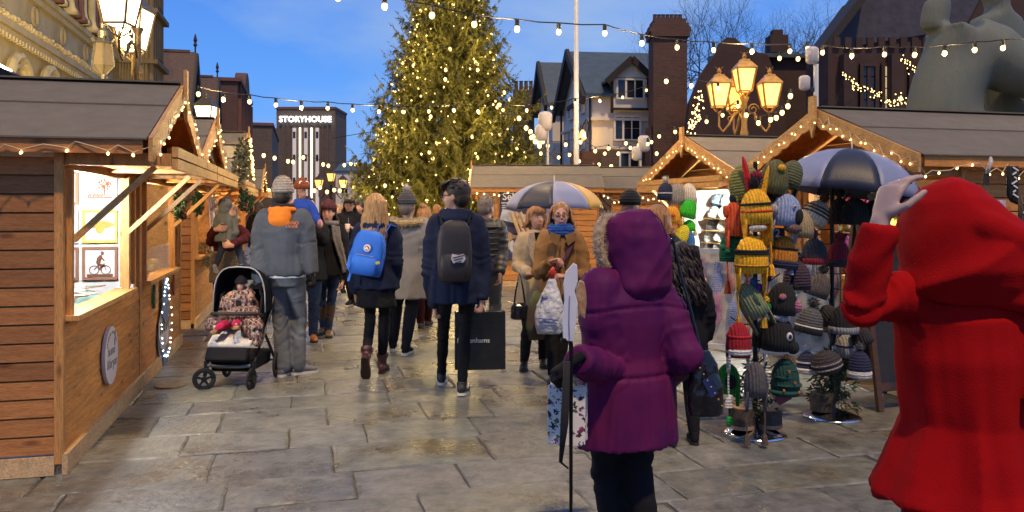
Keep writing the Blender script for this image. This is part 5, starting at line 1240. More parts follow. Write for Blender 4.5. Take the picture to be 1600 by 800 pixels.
    def beanie(q, m, pom=None, fold=True, low=1.615, bulk=.0, name='knitted_hat'):
        mb = MB(); mb.loft([(0, .022, low, .088 + bulk, .106 + bulk), (0, .022, low + .05, .089 + bulk, .107 + bulk), (0, .024, 1.69, .080 + bulk, .095 + bulk), (0, .026, 1.73, .056 + bulk, .066 + bulk), (0, .03, 1.748 + bulk, .02, .02)], 24)
        o = mb.xf(q.HM).build(name, m, q.t, True)
        if fold: MB().loft([(0, .022, low - .004, .091 + bulk, .109 + bulk), (0, .022, low + .002, .095 + bulk, .113 + bulk), (0, .022, low + .044, .095 + bulk, .113 + bulk), (0, .022, low + .05, .090 + bulk, .108 + bulk)], 24).xf(q.HM).build('turn_up', m, o, True)
        if pom:
            pm = MB(); rn = random.Random(3)
            pm.ball((0, .03, 1.775), .034, 10, 8); leaves(pm, (0, .03, 1.775), (.04, .04, .04), 160, .022, .004); pm.xf(q.HM).build('bobble', pom, o)
        return o
    def lp(q, x, y, z): return V((x, y, z)) * q.s
def strap(par, pts, w_, m, name='strap', th=.006):
    mb = MB(); pts = [V(p) for p in pts]
    for a, b in zip(pts, pts[1:]): mb.beam(a, b + (b - a).normalized() * .004, w_, th, (0, -.6, .8))
    return mb.build(name, m, par)
fur = mat('fur_trim', (.33, .24, .15), .95, 0, .4, 50, .6, 120, sheen=.4); furd = mat('fur_trim_dark', (.17, .13, .08), .95, 0, .4, 50, .6, 120, sheen=.4)
def fur_tube(par, pts, r, m, n=500, name='fur_trim'):
    mb = MB(); pts = [V(p) for p in pts]; mb.tube(pts, r * .8, 10); rn = random.Random(2)
    for i in range(n):
        k = rn.uniform(0, len(pts) - 1.01); c = pts[int(k)].lerp(pts[int(k) + 1], k % 1); d = V((rn.gauss(0, 1), rn.gauss(0, 1), rn.gauss(0, 1))).normalized(); p = c + d * r * .7; e_ = V((rn.gauss(0, 1), rn.gauss(0, 1), rn.gauss(0, 1))) * .3
        t_ = (d + e_).normalized(); w_ = t_.cross(V((.3, .5, .8))).normalized() * r * .07; mb.add([p - w_, p + w_, p + t_ * r * rn.uniform(.5, .9)], [(0, 1, 2)])
    return mb.build(name, m, par)
blackw = cloth('black_wool', (.012, .012, .015)); navyc = cloth('navy_cloth', (.014, .02, .045)); denim_k = cloth('black_denim', (.013, .014, .018)); hair_d = mat('hair_dark', (.02, .012, .008), .45, 0, .3, 90, .4, 200); hair_b = mat('hair_blonde', (.40, .23, .09), .45, 0, .6, 26, .9, 60, stretch=(3, 3, .2)); hair_g = mat('hair_grey', (.16, .13, .11), .6, 0, .35, 90, .5, 200); hair_r = mat('hair_light_brown', (.33, .16, .06), .5, 0, .65, 26, .9, 60, stretch=(3, 3, .2))

# ---- 1. woman in red coat, back to camera, left arm raised
red = cloth('red_wool_coat', (.31, .003, .005), .95, var=.18, scale=5)
a = Person('woman in bright red hooded coat with raised left hand, nearest on the right', 1528, 2.0, 1.66, pi + .12, vox=.0055, face=False, skin=skin_c, build=1.10, curl=.34,
    arms={'L': (Wp(1345, 478, 1.93), Wp(1376, 345, 1.90), (.34, .1, .93), (.9, .25, -.3)), 'R': (Wp(1700, 560, 1.9), Wp(1640, 470, 2.35), (-.2, .7, .5))}, nod=.35, hoff=(.05, -.01, -.075))
a.jacket(red, .87, .024, .048, .84, 0, 'coat', vox=.0075, waist=.012, extra=lambda x, y, z: .016 * (1 - 2.2 * abs(nz(atan2(y, x) * 2.2 + z * .5, z * 1.1, 4.4))) * min(1, max(0, (1.28 - z) / .3)) - .006 * math.exp(-((z - 1.335 + .5 * x * x) / .006) ** 2) * (y > 0) - .006 * math.exp(-((x + .015) / .005) ** 2) * (y > 0 and z < 1.33))
mb = MB().loft([(x * a.s, y * a.s, z * a.s, rx * a.s, ry * a.s) for x, y, z, rx, ry in ((.0, .01, 1.36, .21, .12), (.02, .03, 1.40, .185, .135), (.035, .035, 1.44, .158, .142), (.045, .01, 1.50, .142, .150), (.05, -.01, 1.555, .132, .148), (.055, -.02, 1.605, .105, .122), (.06, -.03, 1.64, .062, .08), (.06, -.03, 1.652, .02, .02))], 28)
for p in (((.19, -.02, 1.42), (.10, .11, 1.46), (-.02, .16, 1.44), (-.13, .12, 1.40)), ((.17, .0, 1.53), (.08, .13, 1.54), (-.02, .14, 1.50), (-.10, .10, 1.44)), ((.15, -.08, 1.385), (.06, .10, 1.385), (-.06, .15, 1.375), (-.17, .08, 1.36))): mb.tube([a.lp(*q) for q in p], [.012] + [.028] * (len(p) - 2) + [.012], 10)
bake(a.G('hood', red, mb, .007, 8, 0), lambda p, n: .019 * (1 - 2.2 * abs(nz(p.x * 6 + p.z * 8 + nz(p.x * 4, p.y * 4, 1), p.y * 3, p.z * 2 - p.x * 3))) - .004)
bm2 = MB().rings([ringf(V((x * a.s, (.150 - 1.6 * x * x) * a.s, 1.15 * a.s)), V((.0, 1, 0)), V((0, 0, 1)), .007, .022, 10) for x in [-.15 + .14 * i / 10 for i in range(11)]]).build('half_belt', red, a.t, True)
btn = mat('coat_button', (.30, .03, .02), .25, 0, .1)
for x, z, y in ((-.03, 1.15, .158), (-.105, 1.34, .145)): MB().lathe([(.0, .005), (.012, .006), (.015, .003), (.015, -.004)], n=14).xf(Matrix.Translation(a.lp(x, y, z)) @ Matrix.Rotation(-pi / 2, 4, 'X')).build('button', btn, a.t, True)
a.trousers(cloth('navy_jeans', (.02, .03, .07)), 1.0, vox=.02); a.shoes(blackw)

# ---- 2. woman in purple padded coat
pur = cloth('purple_padded_coat', (.075, .008, .095), .6, var=.22, scale=3, col2=(.135, .012, .075))
a = Person('woman in a long purple padded coat with fur-edged hood up, seen from behind', 977, 3.4, 1.51, pi + .5, vox=.009, face=False, build=1.03, yaw=.15, curl=.9,
    arms={'L': (Wp(952, 578, 3.30), Wp(900, 562, 3.02), (-.6, -.2, -.3), (.2, -.2, -.9)), 'R': (Wp(1068, 555, 3.35), Wp(1040, 590, 3.62), (-.6, .6, 0))},
    feet={'L': (V((.445, 3.44, 0)),), 'R': (V((.58, 3.36, 0)),)})
a.jacket(pur, .66, .058, .035, 1.06, 0, 'coat', vox=.0085, extra=lambda x, y, z: -.012 * math.exp(-((z - .985) / .008) ** 2) - .010 * math.exp(-((z - 1.30 + .45 * x * x) / .007) ** 2) * (y > 0) + .004 * (1 - 2 * abs(nz(atan2(y, x) * 8, z * 2, 1))) * (math.exp(-((z - .985) / .05) ** 2) + math.exp(-((z - 1.27) / .04) ** 2)))
hv = a.I.to_3x3() @ V((.05, 0, 0)); hT = Matrix.Translation(hv); mb = MB().loft([(x * a.s, y * a.s, z * a.s, rx * a.s, ry * a.s) for x, y, z, rx, ry in ((0, .02, 1.33, .15, .09), (0, .025, 1.385, .170, .125), (0, .02, 1.45, .156, .135), (0, .005, 1.53, .148, .152), (0, -.005, 1.61, .144, .155), (0, -.01, 1.68, .120, .132), (0, -.01, 1.725, .075, .088), (0, -.01, 1.745, .02, .02))], 28)
for p in (((.10, .05, 1.46), (.0, .13, 1.44), (-.10, .05, 1.47)), ((.11, .0, 1.42), (.03, .12, 1.405), (-.08, .11, 1.42))): mb.tube([a.lp(*q) for q in p], [.010, .022, .010], 10)
HR = hT @ Matrix.Rotation(.45, 4, 'Z'); mb.xf(HR); bake(a.G('hood', pur, mb, .0085, 6, 0), lambda p, n: .010 * (1 - 2.2 * abs(nz(p.x * 7 + p.z * 5, p.y * 5, p.z * 4))) + .004 * nz(p.x * 25, p.y * 25, p.z * 20) - .004)
fur_tube(a.t, [HR @ a.lp(.158 * cos(t), -.115 - .03 * sin(t), 1.555 + .145 * sin(t)) for t in [-1.45 + i * .28 for i in range(22)]], .028, fur, 1500)
MB().tube([HR @ a.lp(0, .152, 1.50), HR @ a.lp(0, .150, 1.62), HR @ a.lp(0, .118, 1.69), HR @ a.lp(0, .06, 1.738)], .003, 6).build('hood_seam', pur, a.t, True)
gl = MB(); j = a.J['L']; hand_mb(gl, j['wr'], j['hd'], j['pn'], .9, 1.1, -1, fr=.011); a.G('glove', blackw, gl, .006, 2, 0)
a.trousers(blackw, 1.08, vox=.014); a.shoes(blackw); purple_p = a

# ---- 3. young man, navy parka, black backpack
a = Person('young man in glasses and navy parka looking left, black backpack on his back', 713, 6.6, 1.765, pi, yaw=1.25, vox=.009, build=1.05,
    feet={'L': (Gp(690, 600), 0, (-.05, 1, 0)), 'R': (Gp(722, 617), .12, (.1, 1, 0))}, arms={'R': (Wp(757, 425, 6.6), Wp(752, 470, 6.52), (.0, 0, -1), (-1, 0, 0)), 'L': (Wp(672, 425, 6.6), Wp(680, 480, 6.75), (.1, .2, -1))}, curl=.9)
a.jacket(navyc, .76, .034, .0, .98, .0, 'parka', hood=True, vox=.012, disp=.02); a.trousers(denim_k, .78, .0); a.shoes(mat('trainer_black', (.012, .012, .014), .5), sole_w, soleh=.02, wide=1.05); a.hair(hair_d, front=.01); a.glasses()
for k, j in a.J.items():   # white curved flash on each trainer
    for sg in (-1, 1):
        p = j['an'] + j['td'] * .02; sd_ = V((-j['td'].y, j['td'].x, 0)) * sg
        MB().tube([p + sd_ * .042 + j['td'] * t + V((0, 0, -.035 + zz)) for t, zz in ((-.045, .03), (-.01, .0), (.02, .006), (.07, .03))], [.002, .008, .007, .002], 6).build('white_flash', white, a.t, True)
def backpack(par, o_, w_, h, d, m, name='backpack', lab='', rot=0, pocket=.45, vox=.01, squish=.12):
    mb = MB(); n = 24; rs = []
    def sup(rx, ry, z): return [V((rx * abs(cos(t)) ** .55 * (1 if cos(t) > 0 else -1), ry * abs(sin(t)) ** .55 * (1 if sin(t) > 0 else -1), z)) for t in [2 * pi * i / n for i in range(n)]]
    for z, q in ((-.5, .72), (-.485, .9), (-.3, 1.0), (0, 1.0), (.25, .96), (.4, .82), (.48, .6), (.5, .3)): rs.append([p + V((0, d * .5 * (1), 0)) for p in sup(w_ / 2 * q, d / 2 * min(1, q * 1.05), z * h)])
    mb.rings(rs); b_ = MB(); b_.rings([[p + V((0, d * .85, 0)) for p in sup(w_ * .41 * q, d * .35 * q, -h * .5 + h * pocket * z + .01)] for z, q in ((0, .7), (.06, .95), (.5, 1), (.9, .95), (1, .6))])
    t = thing(name, lab, 'backpack', o_, rot); o = mb.build('bag_body', m, t, True); r = o.modifiers.new('f', 'DISPLACE'); r.texture = tex(.12); r.strength = .02; r.texture_coords = 'LOCAL'; b_.build('front_pocket', m, t, True)
    MB().tube([(-.03, .01, h * .49), (-.025, .0, h * .49 + .05), (.025, 0, h * .49 + .05), (.03, .01, h * .49)], .007, 6).build('handle', m, t, True)
    return t
bkp = backpack(a, a.M @ a.lp(.0, .150, 1.17), .27, .48, .15, mat('backpack_black', (.014, .012, .016), .6, 0, .2, 12, .3, 120), lab='black backpack on the young man in the navy parka', rot=pi + .05)
for sg in (-1, 1): strap(bkp, [(sg * .09, .02, .2), (sg * .11, -.05, .27), (sg * .12, -.17, .24), (sg * .13, -.27, .12), (sg * .14, -.22, -.1)], .05, blackcloth)
lg = mat('label_silver', (.5, .48, .5), .4)
MB().prism([(-.07, 0), (-.05, .05), (.0, .035), (.06, .05), (.07, 0), (.05, -.05), (-.045, -.045)], 'y', .205, .212).xf(Matrix.Translation((-.03, -.012, -.05)) @ Matrix.Diagonal((.8, 1, .7, 1))).build('silver_print', lg, bkp)
for k in range(3): MB().box((-.03, .203, -.035 - k * .02), (.09 - .02 * k, .003, .006), (0, .25, 0)).build('dark_stroke', blackcloth, bkp)

# ---- 4. girl with blue backpack
a = Person('fair-haired young woman in navy jacket and black skirt, mid-step, seen from behind', 588, 7.5, 1.67, pi, vox=.010, face=False, yaw=-.1,
    feet={'L': (Gp(572, 592) + V((0, 0, .10)), 1.15, (0, 1, 0)), 'R': (Gp(597, 582), 0, (.05, 1, 0))}, arms={'L': (Wp(553, 420, 7.5), Wp(556, 458, 7.6)), 'R': (Wp(620, 410, 7.45), Wp(612, 455, 7.6))})
a.jacket(navyc, .83, .035, .02, 1.0, 0, 'jacket', hood=True); a.hair(hair_b, .30, 'long', 150, wid=1.05)
mb = MB().loft([(0, 0, .66 * a.s, .185, .145), (0, 0, .9 * a.s, .165, .12), (0, 0, 1.0 * a.s, .14, .1)], 26); a.G('skirt', blackw, mb, .013, 3, .03, .05)
a.trousers(blackw, .82, name='leggings'); a.shoes(cloth('burgundy_leather', (.05, .012, .014), .4), cloth('brown_sole', (.035, .02, .016), .8), shaft=.11, name='ankle_boot')
blue = mat('backpack_blue', (.015, .14, .62), .65, 0, .12, 8, .25, 120)
bb = backpack(a, a.M @ a.lp(.02, .150, 1.17), .30, .40, .14, blue, lab='bright blue square backpack with round badge on the fair-haired young woman', rot=pi - .18, pocket=.42)
bb.rotation_euler = (0, -.16, pi - .18)
MB().lathe([(0, .006), (.030, .006), (.034, 0)], n=22).xf(Matrix.Translation((-.01, .155, .05)) @ Matrix.Rotation(-pi / 2, 4, 'X')).build('round_badge', white, bb)
MB().lathe([(0, .009), (.020, .009), (.022, .004)], n=18).xf(Matrix.Translation((-.01, .157, .05)) @ Matrix.Rotation(-pi / 2, 4, 'X')).build('badge_centre', mat('badge_red', (.5, .06, .05), .5), bb)
MB().prism([(-.02, -.012), (.0, .014), (.012, .006), (.02, -.008)], 'y', .166, .169).xf(Matrix.Translation((-.01, 0, .05))).build('badge_animal', white, bb)
MB().box((-.13, .17, -.06), (.03, .03, .025), (0, .4, 0)).build('yellow_tag', mat('tag_yellow', (.5, .4, .08), .6), bb)
strap(bb, [(-.11, .02, .2), (-.12, -.04, .27), (-.13, -.15, .26)], .05, blue); strap(bb, [(.11, .02, .18), (.15, -.03, .10), (.19, .0, -.05), (.18, .05, -.17), (.13, .09, -.2)], .035, blue); strap(bb, [(.13, .09, -.19), (.13, .12, -.27)], .02, blue)
MB().tube([(-.08, .16, -.015), (.08, .16, -.015)], .003, 5).build('zip', mat('zip_grey', (.3, .3, .3), .4), bb)

# ---- 5. grey parka with bobble hat
gp = cloth('grey_parka', (.22, .205, .195))
a = Person('person in a pale grey parka with fur collar and grey bobble hat, walking away', 637, 8.4, 1.68, pi - .1, vox=.011, face=False, build=1.1, feet={'L': (Gp(614, 548), 0, (-.1, 1, 0)), 'R': (Gp(634, 555), 0, (.2, 1, 0))}, arms={'R': (Wp(667, 390, 8.35), Wp(660, 418, 8.6)), 'L': (Wp(607, 400, 8.4), Wp(605, 440, 8.6))}, yaw=-.2)
a.jacket(gp, .64, .055, .02, 1.1, 0, 'parka', disp=.03); a.beanie(knit('knit_grey', (.05, .05, .06)), mat('bobble_pale', (.45, .38, .33), .95, 0, .3, 60)); a.hair(hair_g)
fur_tube(a.t, [a.lp(.155 * cos(t), .05 + .125 * sin(t), 1.43 - .02 * sin(t)) for t in [-.4 + i * .27 for i in range(15)]], .042, mat('fur_gold', (.34, .25, .12), .95, 0, .4, 50), 1100, 'fur_collar')
a.trousers(cloth('dark_jeans', (.016, .017, .028)), 1.05); a.shoes(blackw, sole_w, soleh=.032)

# ---- 6. dark-coated woman with patterned boots
a = Person('woman with light brown pinned-up hair, white top and patterned brown boots behind the grey parka', 664, 10.2, 1.56, pi - .3, vox=.014, face=False, feet={'L': (Gp(657, 512), 0, (0, 1, 0)), 'R': (Gp(668, 508), 0, (.2, 1, 0))}, arms={'L': (Wp(640, 400, 10.2), Wp(645, 365, 10.0)), 'R': (Wp(684, 380, 10.2), Wp(668, 400, 10.0))})
a.jacket(blackw, .95, .03, .02, name='coat'); a.hair(hair_r, .03); MB().ball((0, .08, 1.71), (.045, .045, .045), 10, 8).xf(a.HM).build('hair_bun', hair_r, a.t, True)
MB().box(a.lp(-.14, .16, 1.0), (.06, .02, .03)).build('white_label', white, a.t)
a.trousers(cloth('maroon_trousers', (.045, .010, .012)), 1.15); a.shoes(mat('boot_patterned', (.11, .055, .03), .6, 0, .5, 40), shaft=.32, name='boot')

# ---- 7. grey-haired man in black puffer
a = Person('grey-haired man in a black quilted jacket with bare right hand hanging', 760, 9.0, 1.67, pi - .15, vox=.010, face=False, yaw=-.5, arms={'R': (Wp(784, 395, 8.95), Wp(781, 430, 8.8), (0, 0, -1), (-1, 0, 0)), 'L': (Wp(736, 395, 9), Wp(733, 435, 9))}, feet={'L': (V((-.38, 9.1, 0)),), 'R': (V((-.2, 8.95, 0)),)}, curl=.5)
a.ribbed(cloth('black_nylon', (.013, .013, .018), .45), .84, .045); a.hair(hair_g); a.trousers(cloth('grey_trousers', (.10, .095, .09)), 1.1); a.shoes(blackw)

# ---- 8. man in grey-blue jacket with orange hood lining, beanie
gj = cloth('slate_jacket', (.075, .085, .105)); org = cloth('orange_lining', (.72, .20, .025)); bean = knit('knit_oatmeal', (.30, .26, .22))
a = Person('man from behind in slate grey jacket with orange hood lining and oatmeal beanie', 443, 7.57, 1.80, pi, vox=.010, face=False, build=1.12, feet={'L': (Gp(442, 588), 0, (.2, 1, 0)), 'R': (Gp(466, 585), 0, (.75, .6, 0))}, arms={'L': (Wp(404, 395, 7.55), Wp(408, 448, 7.4)), 'R': (Wp(482, 380, 7.55), Wp(489, 430, 7.5))}, curl=.8)
a.jacket(gj, .88, .035, -.01, 1.08, .02, 'jacket', vox=.012, disp=.022); a.beanie(bean, low=1.60); a.hair(hair_d)
mb = MB(); mb.ball(a.lp(0, .115, 1.385), a.lp(.105, .05, .10), 18, 12); mb.tube([a.lp(.10 * cos(t), .03 + .10 * sin(t), 1.45) for t in [i * pi / 8 for i in range(9)]], .03, 10); a.G('orange_hood', org, mb, .010, 4, .018, .08)
MB().tube([a.lp(.078 * cos(t), .02 + .085 * sin(t), 1.475) for t in [i * pi / 8 - .2 for i in range(10)]], .03, 10).build('collar', cloth('collar_dark', (.02, .022, .03)), a.t, True)
text('NANO', .042, org, a.t, a.lp(-.115, .163, 1.335), (pi / 2, 0, pi), name='orange_print', ext=.001); text('RANGE', .034, org, a.t, a.lp(-.115, .166, 1.305), (pi / 2, 0, pi), name='orange_print', ext=.001)
jeans = cloth('grey_jeans', (.12, .125, .135), var=.2, col2=(.16, .18, .21), scale=4); a.trousers(jeans, 1.12, disp=.03, flare=.012)
MB().loft([(0, 0, .862 * a.s, .203, .146), (0, 0, .885 * a.s, .203, .146)], 24).build('shirt_hem', white, a.t)
a.shoes(cloth('trainer_grey', (.16, .16, .18)), sole_w, soleh=.024, wide=1.05); g1 = MB()
for k in 'LR': j = a.J[k]; hand_mb(g1, j['wr'], j['hd'], j['pn'], .8, 1.08, -j['sd'], fr=.012)
a.G('gloves', blackw, g1, .008, 2, 0)
slate_man = a

# ---- 10. man in dark coat carrying child (mostly hidden) + child with orange hat
a = Person('half-hidden man in dark coat, jeans and tan shoes holding a small child', 480, 9.3, 1.66, .5, vox=.013, face=False, feet={'L': (Gp(489, 533), 0, (.35, -1, 0)), 'R': (V((-2.55, 9.6, 0)), 0, (0, -1, 0))}, arms={'L': (Wp(505, 375, 9.2), Wp(480, 350, 9.0)), 'R': (Wp(455, 380, 9.3), Wp(468, 360, 9.1))})
a.jacket(blackw, .75, .04, name='coat'); a.trousers(cloth('blue_jeans', (.02, .035, .085), col2=(.04, .06, .11)), 1.1); a.shoes(cloth('tan_leather', (.28, .10, .025), .35), cloth('brown_sole', (.035, .02, .016), .8)); a.hair(hair_d)
ch = Person('small carried child in blue coat and orange striped hat with googly eyes', 472, 8.7, .98, .6, vox=.008, face=True, zoff=.80, arms={'L': (Wp(492, 340, 8.6), Wp(500, 350, 8.5)), 'R': (Wp(460, 335, 8.6), Wp(466, 345, 8.5))}, hands=(1, 0), cat='child')
ch.HM = ch.HM @ Matrix.Translation((0, 0, -.35)) @ Matrix.Diagonal((1.25, 1.25, 1.25, 1))
ch.jacket(cloth('child_blue', (.02, .06, .35)), .7, .06, name='coat'); oh = knit('knit_orange', (.45, .12, .03), (.16, .03, .015), 160)
hh = ch.beanie(oh, low=1.60, bulk=.03, fold=False)
for x in (-.045, .04): MB().ball((x, -.075, 1.69), (.03, .012, .03), 10, 8).xf(ch.HM).build('felt_eye', white, hh, True); 
for x in (-.045, .04): MB().ball((x + .005, -.088, 1.69), (.014, .006, .014), 8, 6).xf(ch.HM).build('felt_pupil', blackcloth, hh, True)
mt = MB().ball(ch.J['L']['wr'], (.035, .035, .05), 10, 8); ch.G('mitten', cloth('mitten_pink', (.42, .22, .26)), mt, .008, 2, 0); ch.trousers(cloth('child_navy', (.02, .03, .07)), 1.1)

# ---- 9. woman in maroon beanie with grey scarf
a = Person('woman facing the camera in maroon beanie, long grey scarf and tall brown boots', 513, 9.7, 1.60, .15, vox=.009, female=True, feet={'L': (Gp(513, 526), 0, (.3, -1, 0)), 'R': (Gp(505, 522), 0, (-.3, -1, 0))}, yaw=-.15, skin=skin_m, arms={'R': (Wp(488, 385, 9.6), Wp(495, 360, 9.4)), 'L': (Wp(540, 395, 9.65), Wp(535, 440, 9.6))})
a.jacket(blackw, .80, .03, .02, name='coat'); a.beanie(knit('knit_maroon', (.09, .022, .026)), low=1.625, bulk=.012, fold=False); a.hair(hair_d, .12, 'long', 60)
gs = mat('scarf_grey', (.17, .15, .145), .95, 0, .35, 7, .5, 90, stretch=(14, 14, .6)); mb = MB()
mb.tube([a.lp(.10 * cos(t), .0 + .095 * sin(t), 1.455) for t in [i * pi / 6 for i in range(13)]], .035, 8)
for x0, x1, z1 in ((.10, .26, .80), (.06, .20, .84), (.13, .23, .86)): mb.tube([a.lp(x0, -.11, 1.42), a.lp(x0 + .02, -.155, 1.25), a.lp((x0 + x1) / 2 + .02, -.155, 1.05), a.lp(x1, -.15, z1)], [(.035, .02), (.04, .02), (.045, .02), (.05, .018)], 8)
a.G('scarf', gs, mb, .010, 3, .02, .05); a.trousers(cloth('blue_jeans', (.02, .035, .085)), .92); a.shoes(cloth('brown_leather', (.075, .04, .022), .4), shaft=.36, name='boot')

# ---- 11. woman with glasses and cup
a = Person('dark-haired woman with glasses in black zipped coat holding a paper cup', 546, 13.0, 1.71, .1, vox=.012, feet={'L': (Gp(556, 478), 0, (.2, -1, 0)), 'R': (Gp(549, 477), 0, (-.2, -1, 0))}, arms={'L': (Wp(566, 372, 13), Wp(552, 357, 12.75), (-.5, 0, .3)), 'R': (Wp(530, 375, 13), Wp(534, 400, 12.9))})
a.jacket(blackw, .80, .045, .01, 1.05, .03, name='coat'); a.hair(hair_d, .14, 'long', 70, .02); a.glasses(); a.trousers(blackw, .95); a.shoes(blackw, sole_w)
MB().box(a.lp(0, -.170, 1.2), (.006, .006, .38)).build('zip', mat('zip_grey', (.3, .3, .3), .4), a.t)
t = thing('paper_cup', 'cream paper cup held by the woman with dark bobbed hair', 'cup', Wp(543, 357, 12.66)); MB().lathe([(.026, -.06), (.04, .06), (.036, .06), (.024, -.055)], n=14).build('cup', mat('cup_cream', (.65, .5, .38), .6), t, True); MB().lathe([(.042, .055), (.042, .068), (.034, .072)], n=14).build('lid', white, t)
# background heads
def bystander(label, px, Y, H, rot, coat, hairm, L=.12, **k):
    a = Person(label, px, Y, H, rot, vox=.018, face=abs(rot) < 1.5, **k); a.jacket(coat, .75, .04, vox=.02, name='coat'); a.hair(hairm, L, 'long', 40); a.trousers(blackw, 1, vox=.02); a.shoes(blackw); return a
bystander('distant woman with pale hair and cream coat left of the woman with the cup', 527, 15, 1.60, .3, cloth('cream_coat', (.45, .36, .24)), hair_b)
bystander('distant man in dark glasses just right of the woman with the cup', 562, 15.5, 1.66, -.3, blackw, hair_d, .02)
bystander('distant dark-coated walker between the slate-jacketed man and the third stall', 405, 17, 1.66, pi, blackw, hair_d, .1)
bystander('distant walker with brown hair near the big tree, left of the young man', 683, 19, 1.62, pi, cloth('brown_coat', (.08, .05, .035)), hair_r)

# ---- 13. tan coat woman with blue scarf
tan = cloth('tan_suede_coat', (.26, .135, .050)); cuff = mat('shearling', (.42, .33, .24), .95, 0, .2, 40, .5, 90)
a = Person('smiling woman with glasses, tan coat and royal blue scarf', 876, 7.4, 1.59, .05, vox=.0075, feet={'L': (Gp(872, 595), 0, (.1, -1, 0)), 'R': (V((.36, 7.25, 0)), 0, (-.1, -1, 0))}, yaw=-.05, skin=mat('skin_rosy', (.60, .30, .22), .5, 0, .08, 14, .1, 200),
    arms={'R': (Wp(842, 425, 7.3), Wp(864, 408, 7.05), (.5, -.3, .1), (0, -.5, -.8)), 'L': (Wp(914, 430, 7.3), Wp(884, 432, 7.0), (-.7, -.2, .1), (0, .3, -.9))}, curl=.8)
a.jacket(tan, .74, .032, .02, 1.06, .0, 'coat', disp=.018); a.hair(hair_r, .16, 'long', 130, .0, 1.18); a.glasses(); a.trousers(blackw, 1.0); a.shoes(cloth('black_leather', (.012, .012, .012), .3))
mb = MB()
for zz, rr, r2 in ((1.475, .088, .030), (1.445, .10, .034), (1.41, .108, .030)): mb.tube([a.lp(rr * 1.0 * cos(t), -.015 + rr * sin(t), zz + .008 * sin(3 * t)) for t in [i * pi / 8 for i in range(17)]], r2, 8)
a.G('scarf', knit('knit_royal_blue', (.008, .06, .26)), mb, .009, 3, .02, .05)
MB().box(a.lp(0, -.178, 1.1), (.035, .012, .5)).build('front_placket', tan, a.t)
for z in (1.28, 1.12): MB().lathe([(0, .006), (.013, .005), (.014, 0)], n=12).xf(Matrix.Translation(a.lp(.025, -.188, z)) @ Matrix.Rotation(pi / 2, 4, 'X')).build('button', cloth('brown_button', (.06, .03, .015), .3), a.t)
for sg in (-1, 1): MB().prism([(sg * .02, 1.40), (sg * .11, 1.43), (sg * .13, 1.36), (sg * .05, 1.30)], 'y', -.165, -.145).xf(Matrix.Diagonal((a.s, 1.05, a.s, 1))).build('collar_lapel', tan, a.t)
strap(a.t, [a.lp(.13, -.04, 1.44), a.lp(.10, -.155, 1.34), a.lp(.03, -.188, 1.2), a.lp(-.06, -.190, 1.08), a.lp(-.15, -.16, .98)], .04, cloth('maroon_leather', (.07, .012, .012), .4), 'bag_strap'); tanw = a
# ---- 14. beige coat woman behind, holding the umbrella
a = Person('older woman in beige coat with broad cream lapels, under the umbrella', 838, 7.85, 1.56, .15, vox=.009, yaw=.25, feet={'L': (Gp(848, 572), 0, (.1, -1, 0)), 'R': (V((.12, 7.9, 0)), 0, (-.1, -1, 0))}, arms={'R': (Wp(808, 415, 7.8), Wp(826, 428, 7.55), (.8, -.1, .1), (0, .3, -.9)), 'L': (Wp(868, 395, 8.0), Wp(866, 368, 8.12), (0, .3, 1), (-.2, 1, 0))}, curl=.9)
beige = cloth('beige_coat', (.42, .32, .20)); a.jacket(beige, .60, .028, .03, 1.0, 0, 'coat', disp=.016); a.hair(hair_r, .06, 'long', 70, .01); a.trousers(blackw, 1.0); a.shoes(cloth('black_leather', (.012, .012, .012), .3))
for sg in (-1, 1): MB().prism([(sg * .015, 1.02), (sg * .10, 1.20), (sg * .12, 1.34), (sg * .11, 1.44), (sg * .06, 1.44), (sg * .02, 1.25)], 'y', -.178, -.160).xf(Matrix.Diagonal((a.s, 1, a.s, 1))).build('lapel', cuff, a.t, bevel=.004)
MB().prism([(-.05, 1.44), (.05, 1.44), (.012, 1.10), (-.012, 1.10)], 'y', -.170, -.150).xf(Matrix.Diagonal((a.s, 1, a.s, 1))).build('dark_neckline', blackw, a.t)
j = a.J['R']; MB().tube([j['wr'] - (j['wr'] - j['el']).normalized() * .09, j['wr'] - (j['wr'] - j['el']).normalized() * .01], .062, 12).build('cuff', cuff, a.t, True)
umb_hold = a.M @ (a.J['L']['wr'] + a.J['L']['hd'] * .07)

# ---- 15/16/17. people behind the purple coat
a = Person('person in a black woolly hat behind the purple-coated woman, half hidden', 984, 7.2, 1.66, pi, vox=.014, face=False); a.jacket(blackw, .8, .04, name='coat', vox=.016); a.beanie(knit('knit_black', (.012, .012, .014)), fold=False, bulk=.01); a.trousers(blackw, 1, vox=.02); a.shoes(blackw)
a = Person('brown-haired person in a dark teal padded coat facing the hat stall', 1024, 6.1, 1.56, pi + .35, vox=.012, face=False, yaw=.2, arms={'R': (Wp(1056, 420, 6.0), Wp(1050, 460, 5.8))}); a.jacket(cloth('teal_coat', (.028, .05, .055)), .8, .06, .0, 1.1, name='coat'); a.hair(hair_r, .08, 'long', 60); a.trousers(blackw, 1.1, vox=.02); a.shoes(blackw)
a = Person('person with long dark curly hair and black coat beside the purple-coated woman', 1066, 5.4, 1.31, pi + .1, vox=.012, face=False, nod=.15); a.jacket(blackw, .62, .04, .02, name='coat'); a.trousers(blackw, 1.1, vox=.02); a.shoes(blackw)
curl_m = mat('hair_dark_curly', (.022, .011, .008), .5, 0, .4, 60, .4, 90); mb = MB(); mb.ball((0, .02, 1.62), (.10, .12, .11), 18, 12); rn = random.Random(9)
